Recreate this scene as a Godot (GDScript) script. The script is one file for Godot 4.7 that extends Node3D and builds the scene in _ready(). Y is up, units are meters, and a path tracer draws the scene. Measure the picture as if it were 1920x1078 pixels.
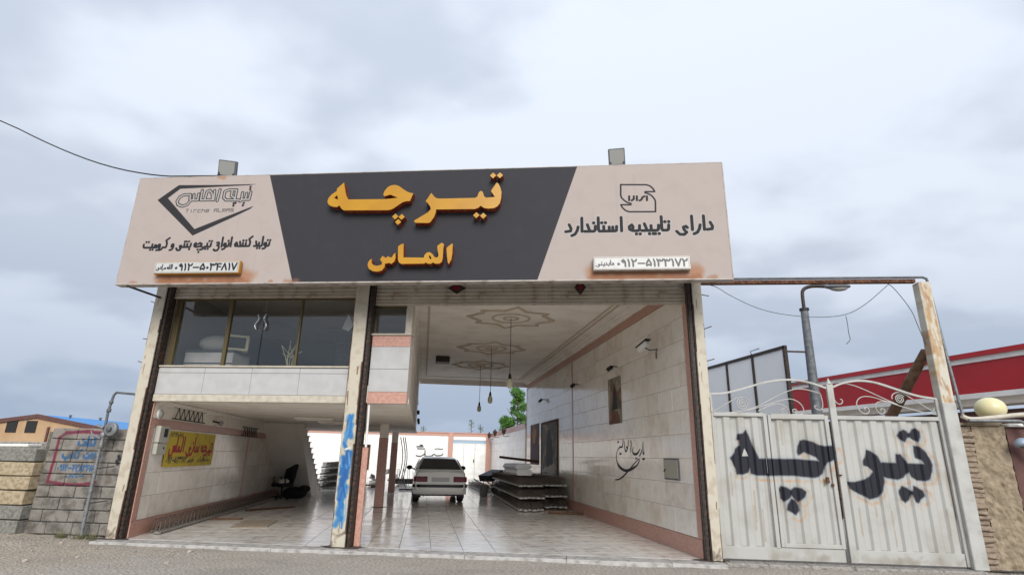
extends Node3D
# A roadside joist workshop: a two-bay hall under a long signboard, a double metal gate beside it, a block wall on the other side.
# World frame: x along the street front, y up, z towards the street. The hall runs back at an angle of 14 degrees (frame HALL: x = u, z = -depth).

const HALL_TURN := 0.243682
var HALL := Transform3D(Basis(Vector3.UP, HALL_TURN), Vector3.ZERO)
var M := {}
var taken := {}
var rng := RandomNumberGenerator.new()

const BIG_CHE=[-3.817,5.968,-3.787,5.842,-3.754,5.727,-3.707,5.642,-3.045,5.633,-2.828,5.653,-2.968,5.716,-3.029,5.698,-3.070,5.687,-3.092,5.722,-3.074,5.789,-3.023,5.861,-2.962,5.893,-2.889,5.897,-2.824,5.872,-2.747,5.814,-2.670,5.761,-2.606,5.737,-2.564,5.730,-2.615,5.587,-2.677,5.585,-2.738,5.568,-2.807,5.520,-2.875,5.466,-2.934,5.434,-2.995,5.425,-3.759,5.439,-3.804,5.465,-3.854,5.537,-3.882,5.506,-3.935,5.507,-4.001,5.525,-4.047,5.555,-4.077,5.611,-4.062,5.679,-4.016,5.745,-3.928,5.811,-3.932,5.851,-3.885,5.901]
const BIG_CHE_HOLE=[-3.964,5.678,-3.913,5.731,-3.887,5.643]
const BIG_TIR=[-2.251,5.728,-2.190,5.654,-2.158,5.629,-2.106,5.619,-1.495,5.617,-1.455,5.636,-1.428,5.723,-1.394,5.747,-1.362,5.721,-1.339,5.644,-1.303,5.615,-1.153,5.628,-1.226,5.740,-1.130,5.893,-1.099,5.870,-1.067,5.802,-1.044,5.713,-1.049,5.593,-1.069,5.506,-1.108,5.453,-1.167,5.421,-1.266,5.415,-1.337,5.431,-1.391,5.470,-1.428,5.436,-1.487,5.412,-2.150,5.420,-2.152,5.368,-2.177,5.281,-2.233,5.191,-2.262,5.175,-2.486,5.182,-2.519,5.218,-2.373,5.313,-2.285,5.371,-2.242,5.424,-2.250,5.468,-2.295,5.535,-2.339,5.575]
const BIG_ALEF=[-1.932,4.724,-1.888,4.763,-1.840,4.802,-1.830,4.775,-1.831,4.617,-1.842,4.522,-1.879,4.440,-1.898,4.470,-1.916,4.575]
const BIG_LMA=[-2.089,4.762,-2.017,4.818,-1.977,4.786,-1.986,4.707,-1.986,4.558,-1.998,4.480,-2.038,4.451,-2.104,4.451,-2.147,4.474,-2.171,4.452,-2.221,4.449,-2.264,4.471,-2.296,4.454,-2.674,4.454,-2.718,4.481,-2.739,4.534,-2.753,4.763,-2.709,4.798,-2.663,4.811,-2.649,4.567,-2.303,4.558,-2.294,4.606,-2.259,4.645,-2.209,4.653,-2.165,4.622,-2.119,4.560,-2.069,4.560,-2.059,4.603,-2.081,4.691]
const BIG_LMA_HOLE=[-2.221,4.588,-2.201,4.596,-2.172,4.544,-2.188,4.526,-2.211,4.553]
const BIG_SIN=[-2.791,4.649,-2.780,4.569,-2.795,4.499,-2.843,4.456,-2.886,4.474,-2.953,4.458,-2.952,4.405,-2.993,4.345,-3.068,4.324,-3.145,4.334,-3.216,4.374,-3.244,4.435,-3.240,4.487,-3.214,4.531,-3.186,4.548,-3.185,4.487,-3.155,4.443,-3.094,4.424,-3.027,4.437,-2.999,4.458,-3.017,4.511,-3.044,4.529,-3.008,4.599,-2.963,4.572,-2.936,4.563,-2.914,4.593,-2.878,4.571,-2.844,4.570,-2.830,4.605,-2.815,4.631]
const BIG_DOTS=[-2.846,5.304,-2.735,5.295,-2.789,5.205,-1.197,6.029,-1.080,6.028,-1.458,5.300,-1.340,5.287]
const SPRAY_CHE=[2.633,1.499,2.709,1.577,2.730,1.638,2.798,1.700,2.797,1.777,2.769,1.800,2.783,1.870,2.861,1.879,2.913,1.934,2.944,1.857,2.984,1.719,3.037,1.568,3.068,1.493,3.657,1.497,4.006,1.474,3.962,1.541,3.877,1.576,3.786,1.624,3.730,1.596,3.682,1.573,3.671,1.610,3.690,1.701,3.737,1.778,3.800,1.799,3.917,1.766,4.016,1.722,4.103,1.701,4.210,1.711,4.227,1.621,4.213,1.523,4.102,1.469,4.064,1.409,4.020,1.304,3.955,1.259,3.878,1.239,3.790,1.243,3.569,1.262,3.028,1.253,2.940,1.280,2.926,1.370,2.881,1.294,2.802,1.263,2.718,1.261,2.710,1.335]
const SPRAY_CHE_HOLE=[2.809,1.533,2.858,1.659,2.920,1.535]
const SPRAY_DOTS_A=[3.334,1.039,3.369,1.084,3.427,1.071,3.511,1.029,3.576,1.074,3.663,1.062,3.731,1.013,3.693,0.947,3.595,0.872,3.543,0.928,3.512,0.978,3.469,0.926,3.382,0.874,3.350,0.923,3.350,0.981]
const SPRAY_DOTS_B=[3.433,0.810,3.496,0.905,3.553,0.885,3.588,0.814,3.594,0.743,3.543,0.685,3.475,0.726,3.419,0.753]
const SPRAY_TIR=[4.739,1.659,4.792,1.639,4.865,1.569,4.905,1.472,5.140,1.470,5.155,1.603,5.231,1.598,5.264,1.549,5.298,1.466,5.427,1.462,5.558,1.464,5.523,1.533,5.453,1.567,5.447,1.651,5.456,1.736,5.515,1.723,5.586,1.654,5.650,1.557,5.673,1.460,5.648,1.362,5.580,1.251,5.522,1.229,5.400,1.233,5.328,1.286,5.306,1.355,5.266,1.326,5.215,1.270,5.114,1.237,4.994,1.258,4.914,1.277,4.908,1.194,4.865,1.056,4.796,0.973,4.655,0.942,4.580,0.995,4.464,1.046,4.401,1.086,4.373,1.175,4.483,1.173,4.598,1.201,4.734,1.273,4.793,1.337,4.777,1.371,4.715,1.419,4.649,1.438,4.651,1.495,4.694,1.552,4.724,1.652]
const SPRAY_DOTS_C=[5.239,1.889,5.277,1.947,5.324,1.977,5.362,1.956,5.384,1.920,5.442,1.935,5.472,1.986,5.510,2.001,5.557,1.952,5.551,1.880,5.517,1.808,5.466,1.836,5.418,1.878,5.361,1.870,5.315,1.804,5.272,1.839]
const SPRAY_DOTS_D=[5.112,1.062,5.164,1.132,5.242,1.106,5.288,1.060,5.316,1.067,5.335,1.136,5.392,1.110,5.466,1.071,5.481,1.004,5.403,0.948,5.355,0.906,5.331,0.919,5.307,1.013,5.282,1.026,5.240,0.944,5.179,0.902,5.131,0.941,5.109,1.008]
const SCRIPT=[[3.030,1.711,0.021,3.194,1.713,0.027,3.332,1.672,0.015,3.443,1.586,0.015,3.482,1.478,0.022,3.432,1.371,0.039,3.306,1.288,0.047,3.084,1.230,0.046,2.865,1.210,0.041,2.649,1.230,0.040,2.408,1.275,0.035,2.202,1.328,0.021,2.068,1.407,0.021,2.034,1.456,0.017,2.103,1.457,0.014,2.279,1.395,0.016,2.492,1.303,0.024,2.679,1.230,0.024,2.904,1.143,0.027,3.134,1.063,0.027,3.369,1.013,0.023,3.608,0.998,0.011],
[2.993,1.900,0.008,2.986,1.816,0.023,3.028,1.732,0.025,3.097,1.691,0.021],
[2.905,1.824,0.008,2.902,1.709,0.025,2.867,1.605,0.031,2.754,1.635,0.027,2.682,1.727,0.025,2.652,1.850,0.008],
[2.791,1.723,0.021,2.784,1.697,0.031,2.742,1.686,0.021],
[2.503,1.836,0.020,2.475,1.744,0.024,2.522,1.674,0.020,2.522,1.593,0.022],
[2.356,1.702,0.010,2.423,1.633,0.020,2.401,1.572,0.034,2.260,1.547,0.035,2.116,1.572,0.029,1.981,1.658,0.010],
[1.901,1.648,0.010,1.923,1.581,0.023,2.040,1.513,0.019],
[1.802,1.790,0.008,1.823,1.695,0.021,1.827,1.599,0.027,1.809,1.533,0.025,1.761,1.599,0.011],
[3.351,1.818,0.019,3.309,1.823,0.030,3.269,1.816,0.019],
[3.243,1.564,0.021,3.177,1.564,0.036,3.118,1.564,0.021],
[2.261,1.469,0.020,2.227,1.469,0.027,2.190,1.469,0.020],
[1.872,1.455,0.019,1.826,1.459,0.032,1.747,1.467,0.019]]
const LOGO_BAND=[-7.355,5.786,-7.002,6.077,-6.340,6.061,-5.504,6.056,-5.636,6.039,-6.062,6.027,-6.958,6.002,-7.161,5.819,-6.532,5.203,-5.496,5.627,-5.548,5.571,-5.843,5.417,-6.541,5.079]
const LOGO_STROKES=[[-6.581,5.887,-6.580,5.769,-6.706,5.773,-6.767,5.680,-6.853,5.653,-6.939,5.684,-6.970,5.755,-6.936,5.837,-6.864,5.877,-6.761,5.880],[-6.670,5.878,-6.660,5.771],[-6.738,5.879,-6.731,5.785],[-6.526,5.957,-6.524,5.768,-6.298,5.768,-6.318,5.880,-6.377,5.953,-6.430,5.931,-6.446,5.778],[-6.286,5.950,-6.274,5.762],[-6.186,5.960,-6.204,5.749],[-5.590,5.897,-5.601,5.757,-5.746,5.761,-5.763,5.726],[-5.665,5.875,-5.670,5.770],[-5.745,5.889,-5.743,5.772],[-5.872,5.775,-5.868,5.951,-6.015,5.955,-6.088,5.922,-6.090,5.804,-6.037,5.756,-5.789,5.750],[-5.947,5.953,-5.949,5.836,-5.874,5.787]]
const LOGO_DOTS=[-5.613,6.003,-5.611,5.956,-5.879,5.688,-5.877,5.642,-5.846,5.693,-5.690,5.690,-5.699,5.643]
const EMBLEM=[[0.959,5.868,1.381,5.856,1.443,5.832,1.491,5.780,1.514,5.725,1.358,5.729,1.357,5.707,1.407,5.690,1.462,5.653,1.504,5.589,1.516,5.551,1.508,5.361,1.076,5.370,1.021,5.394,0.972,5.445,0.948,5.499,1.113,5.495,1.114,5.520,1.055,5.537,1.000,5.583,0.962,5.628,0.952,5.679,0.959,5.868],[1.091,5.650,1.088,5.577],[1.167,5.648,1.165,5.598,1.130,5.573],[1.218,5.647,1.215,5.574],[1.343,5.644,1.308,5.626,1.289,5.582,1.257,5.570],[1.382,5.643,1.379,5.570]]


# ------------------------------------------------------------------ mesh collector
class Shape:
	var v := PackedVector3Array()
	var n := PackedVector3Array()
	var uv := PackedVector2Array()
	var col := PackedColorArray()
	var idx := PackedInt32Array()
	var tint := Color.WHITE

	func vert(p: Vector3, nn: Vector3, t := Vector2.ZERO) -> int:
		v.append(p); n.append(nn); uv.append(t); col.append(tint)
		return v.size() - 1

	func tri(a: Vector3, b: Vector3, c: Vector3, ta := Vector2.ZERO, tb := Vector2.ZERO, tc := Vector2.ZERO) -> void:
		var nn := (b - a).cross(c - a).normalized()
		var i := vert(a, nn, ta); vert(b, nn, tb); vert(c, nn, tc)
		idx.append_array([i, i + 2, i + 1])

	# corners counter-clockwise seen from outside
	func quad(a: Vector3, b: Vector3, c: Vector3, d: Vector3, ta := Vector2(0, 1), tb := Vector2(1, 1), tc := Vector2(1, 0), td := Vector2(0, 0)) -> void:
		var nn := (c - a).cross(d - b).normalized()
		var i := vert(a, nn, ta); vert(b, nn, tb); vert(c, nn, tc); vert(d, nn, td)
		idx.append_array([i, i + 2, i + 1, i, i + 3, i + 2])

	func box(c: Vector3, s: Vector3, b := Basis.IDENTITY, ch := 0.0) -> Shape:
		var h := s * 0.5
		ch = minf(ch, minf(h.x, minf(h.y, h.z)) * 0.6)
		for ax in 3:
			for sg in [-1.0, 1.0]:
				var nrm := Vector3.ZERO; nrm[ax] = sg
				var t1 := Vector3.ZERO; t1[(ax + 1) % 3] = 1.0
				var t2 := nrm.cross(t1)
				var h1: float = h[(ax + 1) % 3] - ch
				var h2: float = h[(ax + 2) % 3] - ch
				var o := nrm * h[ax]
				quad(c + b * (o - t1 * h1 - t2 * h2), c + b * (o + t1 * h1 - t2 * h2), c + b * (o + t1 * h1 + t2 * h2), c + b * (o - t1 * h1 + t2 * h2))
		if ch > 0.0:
			for ax in 3:
				var a1 := (ax + 1) % 3
				var a2 := (ax + 2) % 3
				for s1 in [-1.0, 1.0]:
					for s2 in [-1.0, 1.0]:
						var e := Vector3.ZERO; e[ax] = h[ax] - ch
						var p1 := Vector3.ZERO; p1[a1] = s1 * h[a1]; p1[a2] = s2 * (h[a2] - ch)
						var p2 := Vector3.ZERO; p2[a1] = s1 * (h[a1] - ch); p2[a2] = s2 * h[a2]
						if s1 * s2 > 0.0:
							quad(c + b * (p1 - e), c + b * (p2 - e), c + b * (p2 + e), c + b * (p1 + e))
						else:
							quad(c + b * (p2 - e), c + b * (p1 - e), c + b * (p1 + e), c + b * (p2 + e))
			for sx in [-1.0, 1.0]:
				for sy in [-1.0, 1.0]:
					for sz in [-1.0, 1.0]:
						var q := Vector3(sx, sy, sz)
						var pa := Vector3(sx * h.x, sy * (h.y - ch), sz * (h.z - ch))
						var pb := Vector3(sx * (h.x - ch), sy * h.y, sz * (h.z - ch))
						var pc := Vector3(sx * (h.x - ch), sy * (h.y - ch), sz * h.z)
						if (pb - pa).cross(pc - pa).dot(q) > 0.0: tri(c + b * pa, c + b * pb, c + b * pc)
						else: tri(c + b * pa, c + b * pc, c + b * pb)
		return self

	func bar(a: Vector3, b: Vector3, w: float, t: float, up := Vector3.UP) -> Shape:
		var d := (b - a).normalized()
		if absf(d.dot(up)) > 0.98: up = Vector3.RIGHT if absf(d.x) < 0.9 else Vector3.UP
		var x := up.cross(d).normalized()
		return box((a + b) * 0.5, Vector3(w, t, a.distance_to(b)), Basis(x, d.cross(x), d))

	func tube(pts: Array, r: float, sides := 8, radii: Array = [], caps := true) -> Shape:
		var first := v.size()
		var x := Vector3.ZERO
		for i in pts.size():
			var d: Vector3
			if i == 0: d = pts[1] - pts[0]
			elif i == pts.size() - 1: d = pts[i] - pts[i - 1]
			else: d = (pts[i + 1] - pts[i]).normalized() + (pts[i] - pts[i - 1]).normalized()
			d = d.normalized()
			if x == Vector3.ZERO: x = d.cross(Vector3.UP if absf(d.y) < 0.9 else Vector3.RIGHT).normalized()
			x = (x - d * d.dot(x)).normalized()
			var y := d.cross(x)
			var rr: float = r if radii.is_empty() else radii[i]
			for k in sides:
				var an := TAU * k / sides
				var nn := x * cos(an) + y * sin(an)
				vert(pts[i] + nn * rr, nn, Vector2(float(k) / sides, float(i)))
		for i in pts.size() - 1:
			for k in sides:
				var a := first + i * sides + k
				var b := first + i * sides + (k + 1) % sides
				idx.append_array([a, a + sides, b, b, a + sides, b + sides])
		if caps:
			for e in [0, pts.size() - 1]:
				var dd: Vector3 = ((pts[0] - pts[1]) if e == 0 else (pts[e] - pts[e - 1])).normalized()
				var c := vert(pts[e], dd)
				for k in sides:
					vert(v[first + e * sides + k], dd)
				for k in sides:
					if e == 0: idx.append_array([c, c + 1 + k, c + 1 + (k + 1) % sides])
					else: idx.append_array([c, c + 1 + (k + 1) % sides, c + 1 + k])
		return self

	# profile of (radius, y), turned about the y axis of xf
	func lathe(profile: Array, xf: Transform3D, sides := 16) -> Shape:
		var first := v.size()
		for i in profile.size():
			var p: Vector2 = profile[i]
			var d: Vector2 = (profile[mini(i + 1, profile.size() - 1)] - profile[maxi(i - 1, 0)]).normalized()
			for k in sides:
				var an := TAU * k / sides
				vert(xf * Vector3(p.x * cos(an), p.y, p.x * sin(an)), (xf.basis * Vector3(d.y * cos(an), -d.x, d.y * sin(an))).normalized())
		for i in profile.size() - 1:
			for k in sides:
				var a := first + i * sides + k
				var b := first + i * sides + (k + 1) % sides
				idx.append_array([a, b, a + sides, b, b + sides, a + sides])
		return self

	func ball(c: Vector3, r: Vector3, rings := 10, sides := 16) -> Shape:
		var first := v.size()
		for i in rings + 1:
			var t := PI * i / rings
			for k in sides:
				var p := Vector3(sin(t) * cos(TAU * k / sides), cos(t), sin(t) * sin(TAU * k / sides))
				vert(c + p * r, (p / r).normalized())
		for i in rings:
			for k in sides:
				var a := first + i * sides + k
				var b := first + i * sides + (k + 1) % sides
				idx.append_array([a, a + sides, b, b, a + sides, b + sides])
		return self

	# polygon in the xy plane of xf, pushed from z0 to z1; uvs(p) may give texture coordinates of the front
	func prism(poly: PackedVector2Array, z0: float, z1: float, xf := Transform3D.IDENTITY, front := true, sides := true, back := false) -> Shape:
		if Geometry2D.is_polygon_clockwise(poly): poly.reverse()
		var t := Geometry2D.triangulate_polygon(poly)
		for i in range(0, t.size(), 3):
			var a := poly[t[i]]; var b := poly[t[i + 1]]; var c := poly[t[i + 2]]
			if (b - a).cross(c - a) < 0.0:
				var s := b; b = c; c = s
			if front: tri(xf * Vector3(a.x, a.y, z1), xf * Vector3(b.x, b.y, z1), xf * Vector3(c.x, c.y, z1))
			if back: tri(xf * Vector3(a.x, a.y, z0), xf * Vector3(c.x, c.y, z0), xf * Vector3(b.x, b.y, z0))
		if sides:
			for i in poly.size():
				var a := poly[i]; var b := poly[(i + 1) % poly.size()]
				quad(xf * Vector3(a.x, a.y, z0), xf * Vector3(b.x, b.y, z0), xf * Vector3(b.x, b.y, z1), xf * Vector3(a.x, a.y, z1))
		return self

	func mesh() -> ArrayMesh:
		var arr := []
		arr.resize(Mesh.ARRAY_MAX)
		arr[Mesh.ARRAY_VERTEX] = v
		arr[Mesh.ARRAY_NORMAL] = n
		arr[Mesh.ARRAY_TEX_UV] = uv
		arr[Mesh.ARRAY_COLOR] = col
		arr[Mesh.ARRAY_INDEX] = idx
		var m := ArrayMesh.new()
		m.add_surface_from_arrays(Mesh.PRIMITIVE_TRIANGLES, arr)
		return m

# ------------------------------------------------------------------ a sheet of print or paint: metres in, image out
class Sheet:
	var w: int
	var h: int
	var o: Vector2      # metres at the lower left corner
	var s: float        # pixels per metre
	var img: Image
	var cov := PackedFloat32Array()
	var x0 := 1 << 20
	var y0 := 1 << 20
	var x1 := -1
	var y1 := -1

	func _init(lo: Vector2, hi: Vector2, px: float, base: Color) -> void:
		o = lo; s = px
		w = int(ceil((hi.x - lo.x) * px)); h = int(ceil((hi.y - lo.y) * px))
		img = Image.create(w, h, false, Image.FORMAT_RGBA8)
		img.fill(base)
		cov.resize(w * h)

	func px(p: Vector2) -> Vector2:
		return Vector2((p.x - o.x) * s, h - (p.y - o.y) * s)

	func stroke(pts: Array, width: float) -> void:   # pts in metres
		var r := width * s * 0.5
		for i in maxi(pts.size() - 1, 1):
			var a := px(pts[i])
			var b := px(pts[mini(i + 1, pts.size() - 1)])
			var bx0 := clampi(int(minf(a.x, b.x) - r - 1), 0, w); var bx1 := clampi(int(maxf(a.x, b.x) + r + 2), 0, w)
			var by0 := clampi(int(minf(a.y, b.y) - r - 1), 0, h); var by1 := clampi(int(maxf(a.y, b.y) + r + 2), 0, h)
			var ab := b - a
			var l2 := maxf(ab.length_squared(), 1e-6)
			for y in range(by0, by1):
				for x in range(bx0, bx1):
					var p := Vector2(x + 0.5, y + 0.5) - a
					var c := clampf(r + 0.5 - (p - ab * clampf(p.dot(ab) / l2, 0.0, 1.0)).length(), 0.0, 1.0)
					if c > cov[y * w + x]: cov[y * w + x] = c
			x0 = mini(x0, bx0); x1 = maxi(x1, bx1); y0 = mini(y0, by0); y1 = maxi(y1, by1)

	func mist(pts: PackedVector2Array, reach: float) -> void:    # closed outline, thinning with the distance from it
		var r := reach * s
		for i in pts.size():
			var a := px(pts[i])
			var b := px(pts[(i + 1) % pts.size()])
			var bx0 := clampi(int(minf(a.x, b.x) - r), 0, w); var bx1 := clampi(int(maxf(a.x, b.x) + r + 1), 0, w)
			var by0 := clampi(int(minf(a.y, b.y) - r), 0, h); var by1 := clampi(int(maxf(a.y, b.y) + r + 1), 0, h)
			var ab := b - a
			var l2 := maxf(ab.length_squared(), 1e-6)
			for y in range(by0, by1):
				for x in range(bx0, bx1):
					var p := Vector2(x + 0.5, y + 0.5) - a
					var c := 1.0 - (p - ab * clampf(p.dot(ab) / l2, 0.0, 1.0)).length() / r
					if c > cov[y * w + x]: cov[y * w + x] = c
			x0 = mini(x0, bx0); x1 = maxi(x1, bx1); y0 = mini(y0, by0); y1 = maxi(y1, by1)

	func fill(polys: Array) -> void:    # even-odd over all the outlines
		var e := []
		var lo := 1e9
		var hi := -1e9
		for q in polys:
			for i in q.size():
				var a := px(q[i]); var b := px(q[(i + 1) % q.size()])
				lo = minf(lo, a.y); hi = maxf(hi, a.y)
				if a.y != b.y: e.append([a, b])
		var sub := 4
		for y in range(clampi(int(lo), 0, h), clampi(int(hi) + 1, 0, h)):
			for k in sub:
				var yy := y + (k + 0.5) / sub
				var xs := []
				for q in e:
					if (q[0].y <= yy) != (q[1].y <= yy):
						xs.append(q[0].x + (q[1].x - q[0].x) * (yy - q[0].y) / (q[1].y - q[0].y))
				xs.sort()
				for i in range(0, xs.size() - 1, 2):
					var xa := clampf(xs[i], 0, w); var xb := clampf(xs[i + 1], 0, w)
					for x in range(int(xa), mini(int(ceil(xb)), w)):
						var c := minf(xb, x + 1.0) - maxf(xa, x)
						cov[y * w + x] = minf(1.0, cov[y * w + x] + c / sub)
					x0 = mini(x0, int(xa)); x1 = maxi(x1, mini(int(ceil(xb)) + 1, w))
			y0 = mini(y0, y); y1 = maxi(y1, y + 1)

	func ink(c: Color, grain := 0.0, noise: FastNoiseLite = null) -> void:
		for y in range(maxi(y0, 0), mini(y1, h)):
			for x in range(maxi(x0, 0), mini(x1, w)):
				var k := cov[y * w + x]
				if k <= 0.0: continue
				cov[y * w + x] = 0.0
				if noise: k *= clampf(1.0 - grain * (noise.get_noise_2d(x, y) * 0.5 + 0.5) * 2.0, 0.0, 1.0)
				img.set_pixel(x, y, img.get_pixel(x, y).lerp(c, k * c.a))
		x0 = 1 << 20; y0 = 1 << 20; x1 = -1; y1 = -1

	# soft spray, stain or rust: noise breaks the patch up; reach in metres round a segment
	func spray(a: Vector2, b: Vector2, reach: float, c: Color, noise: FastNoiseLite, bite := 0.5) -> void:
		var pa := px(a); var pb := px(b)
		var r := reach * s
		var ab := pb - pa
		var l2 := maxf(ab.length_squared(), 1e-6)
		for y in range(clampi(int(minf(pa.y, pb.y) - r), 0, h), clampi(int(maxf(pa.y, pb.y) + r) + 1, 0, h)):
			for x in range(clampi(int(minf(pa.x, pb.x) - r), 0, w), clampi(int(maxf(pa.x, pb.x) + r) + 1, 0, w)):
				var p := Vector2(x + 0.5, y + 0.5) - pa
				var d := (p - ab * clampf(p.dot(ab) / l2, 0.0, 1.0)).length() / r
				var k := clampf((1.0 - d) * 1.6 - bite * (noise.get_noise_2d(x * 1.0, y * 0.55) + 0.35), 0.0, 1.0)
				if k > 0.0: img.set_pixel(x, y, img.get_pixel(x, y).lerp(c, k * c.a))

	func speckle(noise: FastNoiseLite, dark: Color, amount: float, lo := 0.1) -> void:
		for y in h:
			for x in w:
				var k := clampf((noise.get_noise_2d(x, y) - lo) * amount, 0.0, 1.0)
				if k > 0.003: img.set_pixel(x, y, img.get_pixel(x, y).lerp(dark, k * dark.a))

	func texture() -> ImageTexture:
		img.generate_mipmaps()
		return ImageTexture.create_from_image(img)

# ------------------------------------------------------------------ Persian lettering, pen strokes in units of the alef's height; x runs to the left
const LETTERS := {
	"Y": [0.86, [[.12, .16, .2, .26, .36, .2, .32, .0, .18, -.18, .34, -.34, .6, -.32, .78, -.1]]], "z": [0.74, [[.12, .34, .14, .04, .22, 0, .74, 0], [.36, 0, .36, .3], [.58, 0, .58, .3]]],
	"a": [0.3, [[.12, 1, .12, 0]]], "A": [0.26, [[0, 0, .1, 0, .15, .12, .15, 1]]],
	"l": [0.34, [[.12, 1, .12, .12, .18, 0, .34, 0]]], "L": [0.32, [[0, 0, .32, 0], [.16, 0, .16, 1]]],
	"t": [0.36, [[.08, .38, .1, .08, .18, 0, .36, 0]]], "T": [0.36, [[0, 0, .36, 0], [.18, 0, .18, .36]]],
	"b": [1.0, [[.06, .34, .06, .1, .2, 0, .78, 0, .9, .1, .92, .36]]], "B": [1.0, [[0, 0, .78, 0, .9, .1, .92, .36]]],
	"r": [0.42, [[.06, .34, .12, .06, .26, -.2, .46, -.3]]], "R": [0.42, [[0, 0, .12, .02, .16, -.06, .28, -.22, .48, -.3]]],
	"d": [0.46, [[.2, .52, .08, .22, .12, .04, .42, 0]]], "D": [0.44, [[0, 0, .4, 0], [.22, .5, .08, .05]]],
	"v": [0.46, [[.06, .12, .12, .34, .28, .32, .32, .1, .16, .02, .06, .12, .1, -.1, .24, -.26, .46, -.3]]],
	"h": [0.42, [[0, 0, .14, 0, .34, .1, .36, .3, .2, .44, .12, .28, .2, .02]]], "e": [0.44, [[.1, .05, .06, .25, .2, .42, .36, .2, .26, .02, .1, .05]]],
	"j": [0.66, [[0, 0, .2, .06], [.56, .3, .36, .44, .08, .3, .3, .06, .66, 0]]],
	"m": [0.44, [[0, 0, .44, 0], [.1, 0, .1, .24, .26, .28, .32, .04]]],
	"s": [0.66, [[0, 0, .66, 0], [.08, 0, .08, .34], [.28, 0, .28, .3], [.5, 0, .5, .3]]],
	"S": [1.0, [[0, 0, .4, 0], [.08, 0, .08, .34], [.24, 0, .24, .3], [.42, .3, .42, 0, .46, -.28, .66, -.38, .86, -.28, .92, .06]]],
	"y": [0.8, [[0, 0, .1, 0, .2, .16, .36, .16, .32, -.04, .2, -.2, .34, -.34, .6, -.32, .76, -.12]]],
	"n": [0.62, [[.02, .05, .06, -.2, .26, -.36, .48, -.28, .58, .08]]],
	"k": [0.52, [[0, 1.05, .36, .78, .18, .42, .24, .02, .52, 0]]],
	"q": [0.44, [[0, 0, .44, 0], [.14, 0, .12, .32, .26, .38, .32, .16, .2, .02]]],
	"F": [1.04, [[0, 0, .12, .04, .12, .32, .24, .36, .3, .16, .22, 0, .8, 0, .92, .1, .94, .34]]],
	"x": [0.46, [[.36, .42, .16, .4, .1, .22, .3, .1, .1, .02, .46, 0]]],
	"X": [0.8, [[.46, .44, .26, .46, .16, .28, .4, .16, .2, .08, .12, -.14, .26, -.4, .56, -.44, .74, -.32]]],
	" ": [0.3, []], "_": [0.5, [[0, 0, .5, 0]]],
}
const FIGURES := {
	"0": [0.36, [[.14, .3, .19, .38, .24, .3, .19, .22, .14, .3]]], "1": [0.34, [[.12, .85, .2, .5, .2, 0]]],
	"2": [0.5, [[.08, .85, .18, .5, .18, 0], [.1, .8, .2, .62, .38, .64, .44, .85]]],
	"3": [0.56, [[.06, .85, .16, .5, .16, 0], [.08, .82, .18, .62, .28, .8], [.28, .8, .36, .62, .48, .66, .52, .85]]],
	"4": [0.54, [[.08, .85, .18, .5, .18, 0], [.14, .64, .28, .84, .48, .8], [.16, .46, .46, .42]]],
	"5": [0.54, [[.27, .85, .08, .32, .12, .06, .27, .22, .42, .06, .46, .32, .27, .85]]],
	"7": [0.54, [[.06, .85, .27, 0, .48, .85]]], "8": [0.54, [[.06, 0, .27, .85, .48, 0]]],
	"9": [0.48, [[.36, .6, .22, .85, .1, .66, .22, .5, .36, .6, .38, 0]]], "-": [0.66, [[.1, .36, .56, .36]]],
}

# word: letters joined by nothing, dots after a letter: ^ one above, ^^ two above, ! one below, !! two, !!! three
func persian(sh: Sheet, text: String, right: float, left: float, base: float, em: float, pen: float) -> void:
	var parts := []
	var total := 0.0
	var i := 0
	while i < text.length():
		var ch := text[i]
		var up := 0
		var dn := 0
		i += 1
		while i < text.length() and (text[i] == "^" or text[i] == "!"):
			if text[i] == "^": up += 1
			else: dn += 1
			i += 1
		parts.append([ch, up, dn])
		total += LETTERS[ch][0]
	var kx := (right - left) / total
	var x := right
	for p in parts:
		var g: Array = LETTERS[p[0]]
		for st in g[1]:
			var pts := []
			for k in range(0, st.size(), 2): pts.append(Vector2(x - st[k] * kx, base + st[k + 1] * em))
			sh.stroke(pts, pen)
		var mid: float = x - g[0] * 0.5 * kx
		for q in [[p[1], 0.62 if not p[0] in "nv" else 0.2], [p[2], -0.24 if p[0] != "j" else -0.3]]:
			var d := pen * 0.62
			var yy: float = base + q[1] * em
			if q[0] == 1: sh.stroke([Vector2(mid, yy)], pen * 1.15)
			elif q[0] >= 2:
				sh.stroke([Vector2(mid - d, yy)], pen * 1.1); sh.stroke([Vector2(mid + d, yy)], pen * 1.1)
				if q[0] == 3: sh.stroke([Vector2(mid, yy - 2.0 * d)], pen * 1.1)
		x -= g[0] * kx

func figures(sh: Sheet, text: String, left: float, right: float, base: float, em: float, pen: float) -> void:
	var total := 0.0
	for ch in text: total += FIGURES[ch][0]
	var kx := (right - left) / total
	var x := left
	for ch in text:
		for st in FIGURES[ch][1]:
			var pts := []
			for k in range(0, st.size(), 2): pts.append(Vector2(x + st[k] * kx, base + st[k + 1] * em))
			sh.stroke(pts, pen)
		x += FIGURES[ch][0] * kx

func pairs(a: Array) -> PackedVector2Array:
	var r := PackedVector2Array()
	for i in range(0, a.size(), 2): r.append(Vector2(a[i], a[i + 1]))
	return r

# ------------------------------------------------------------------ nodes
func numbered(called: String) -> String:
	if not taken.has(called):
		taken[called] = 0
		return called
	taken[called] += 1
	return "%s_%03d" % [called, taken[called]]

func metas(o: Node, label: String, category: String, group := "", kind := "") -> void:
	if label: o.set_meta("label", label)
	if category: o.set_meta("category", category)
	if group: o.set_meta("group", group)
	if kind: o.set_meta("kind", kind)

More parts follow.
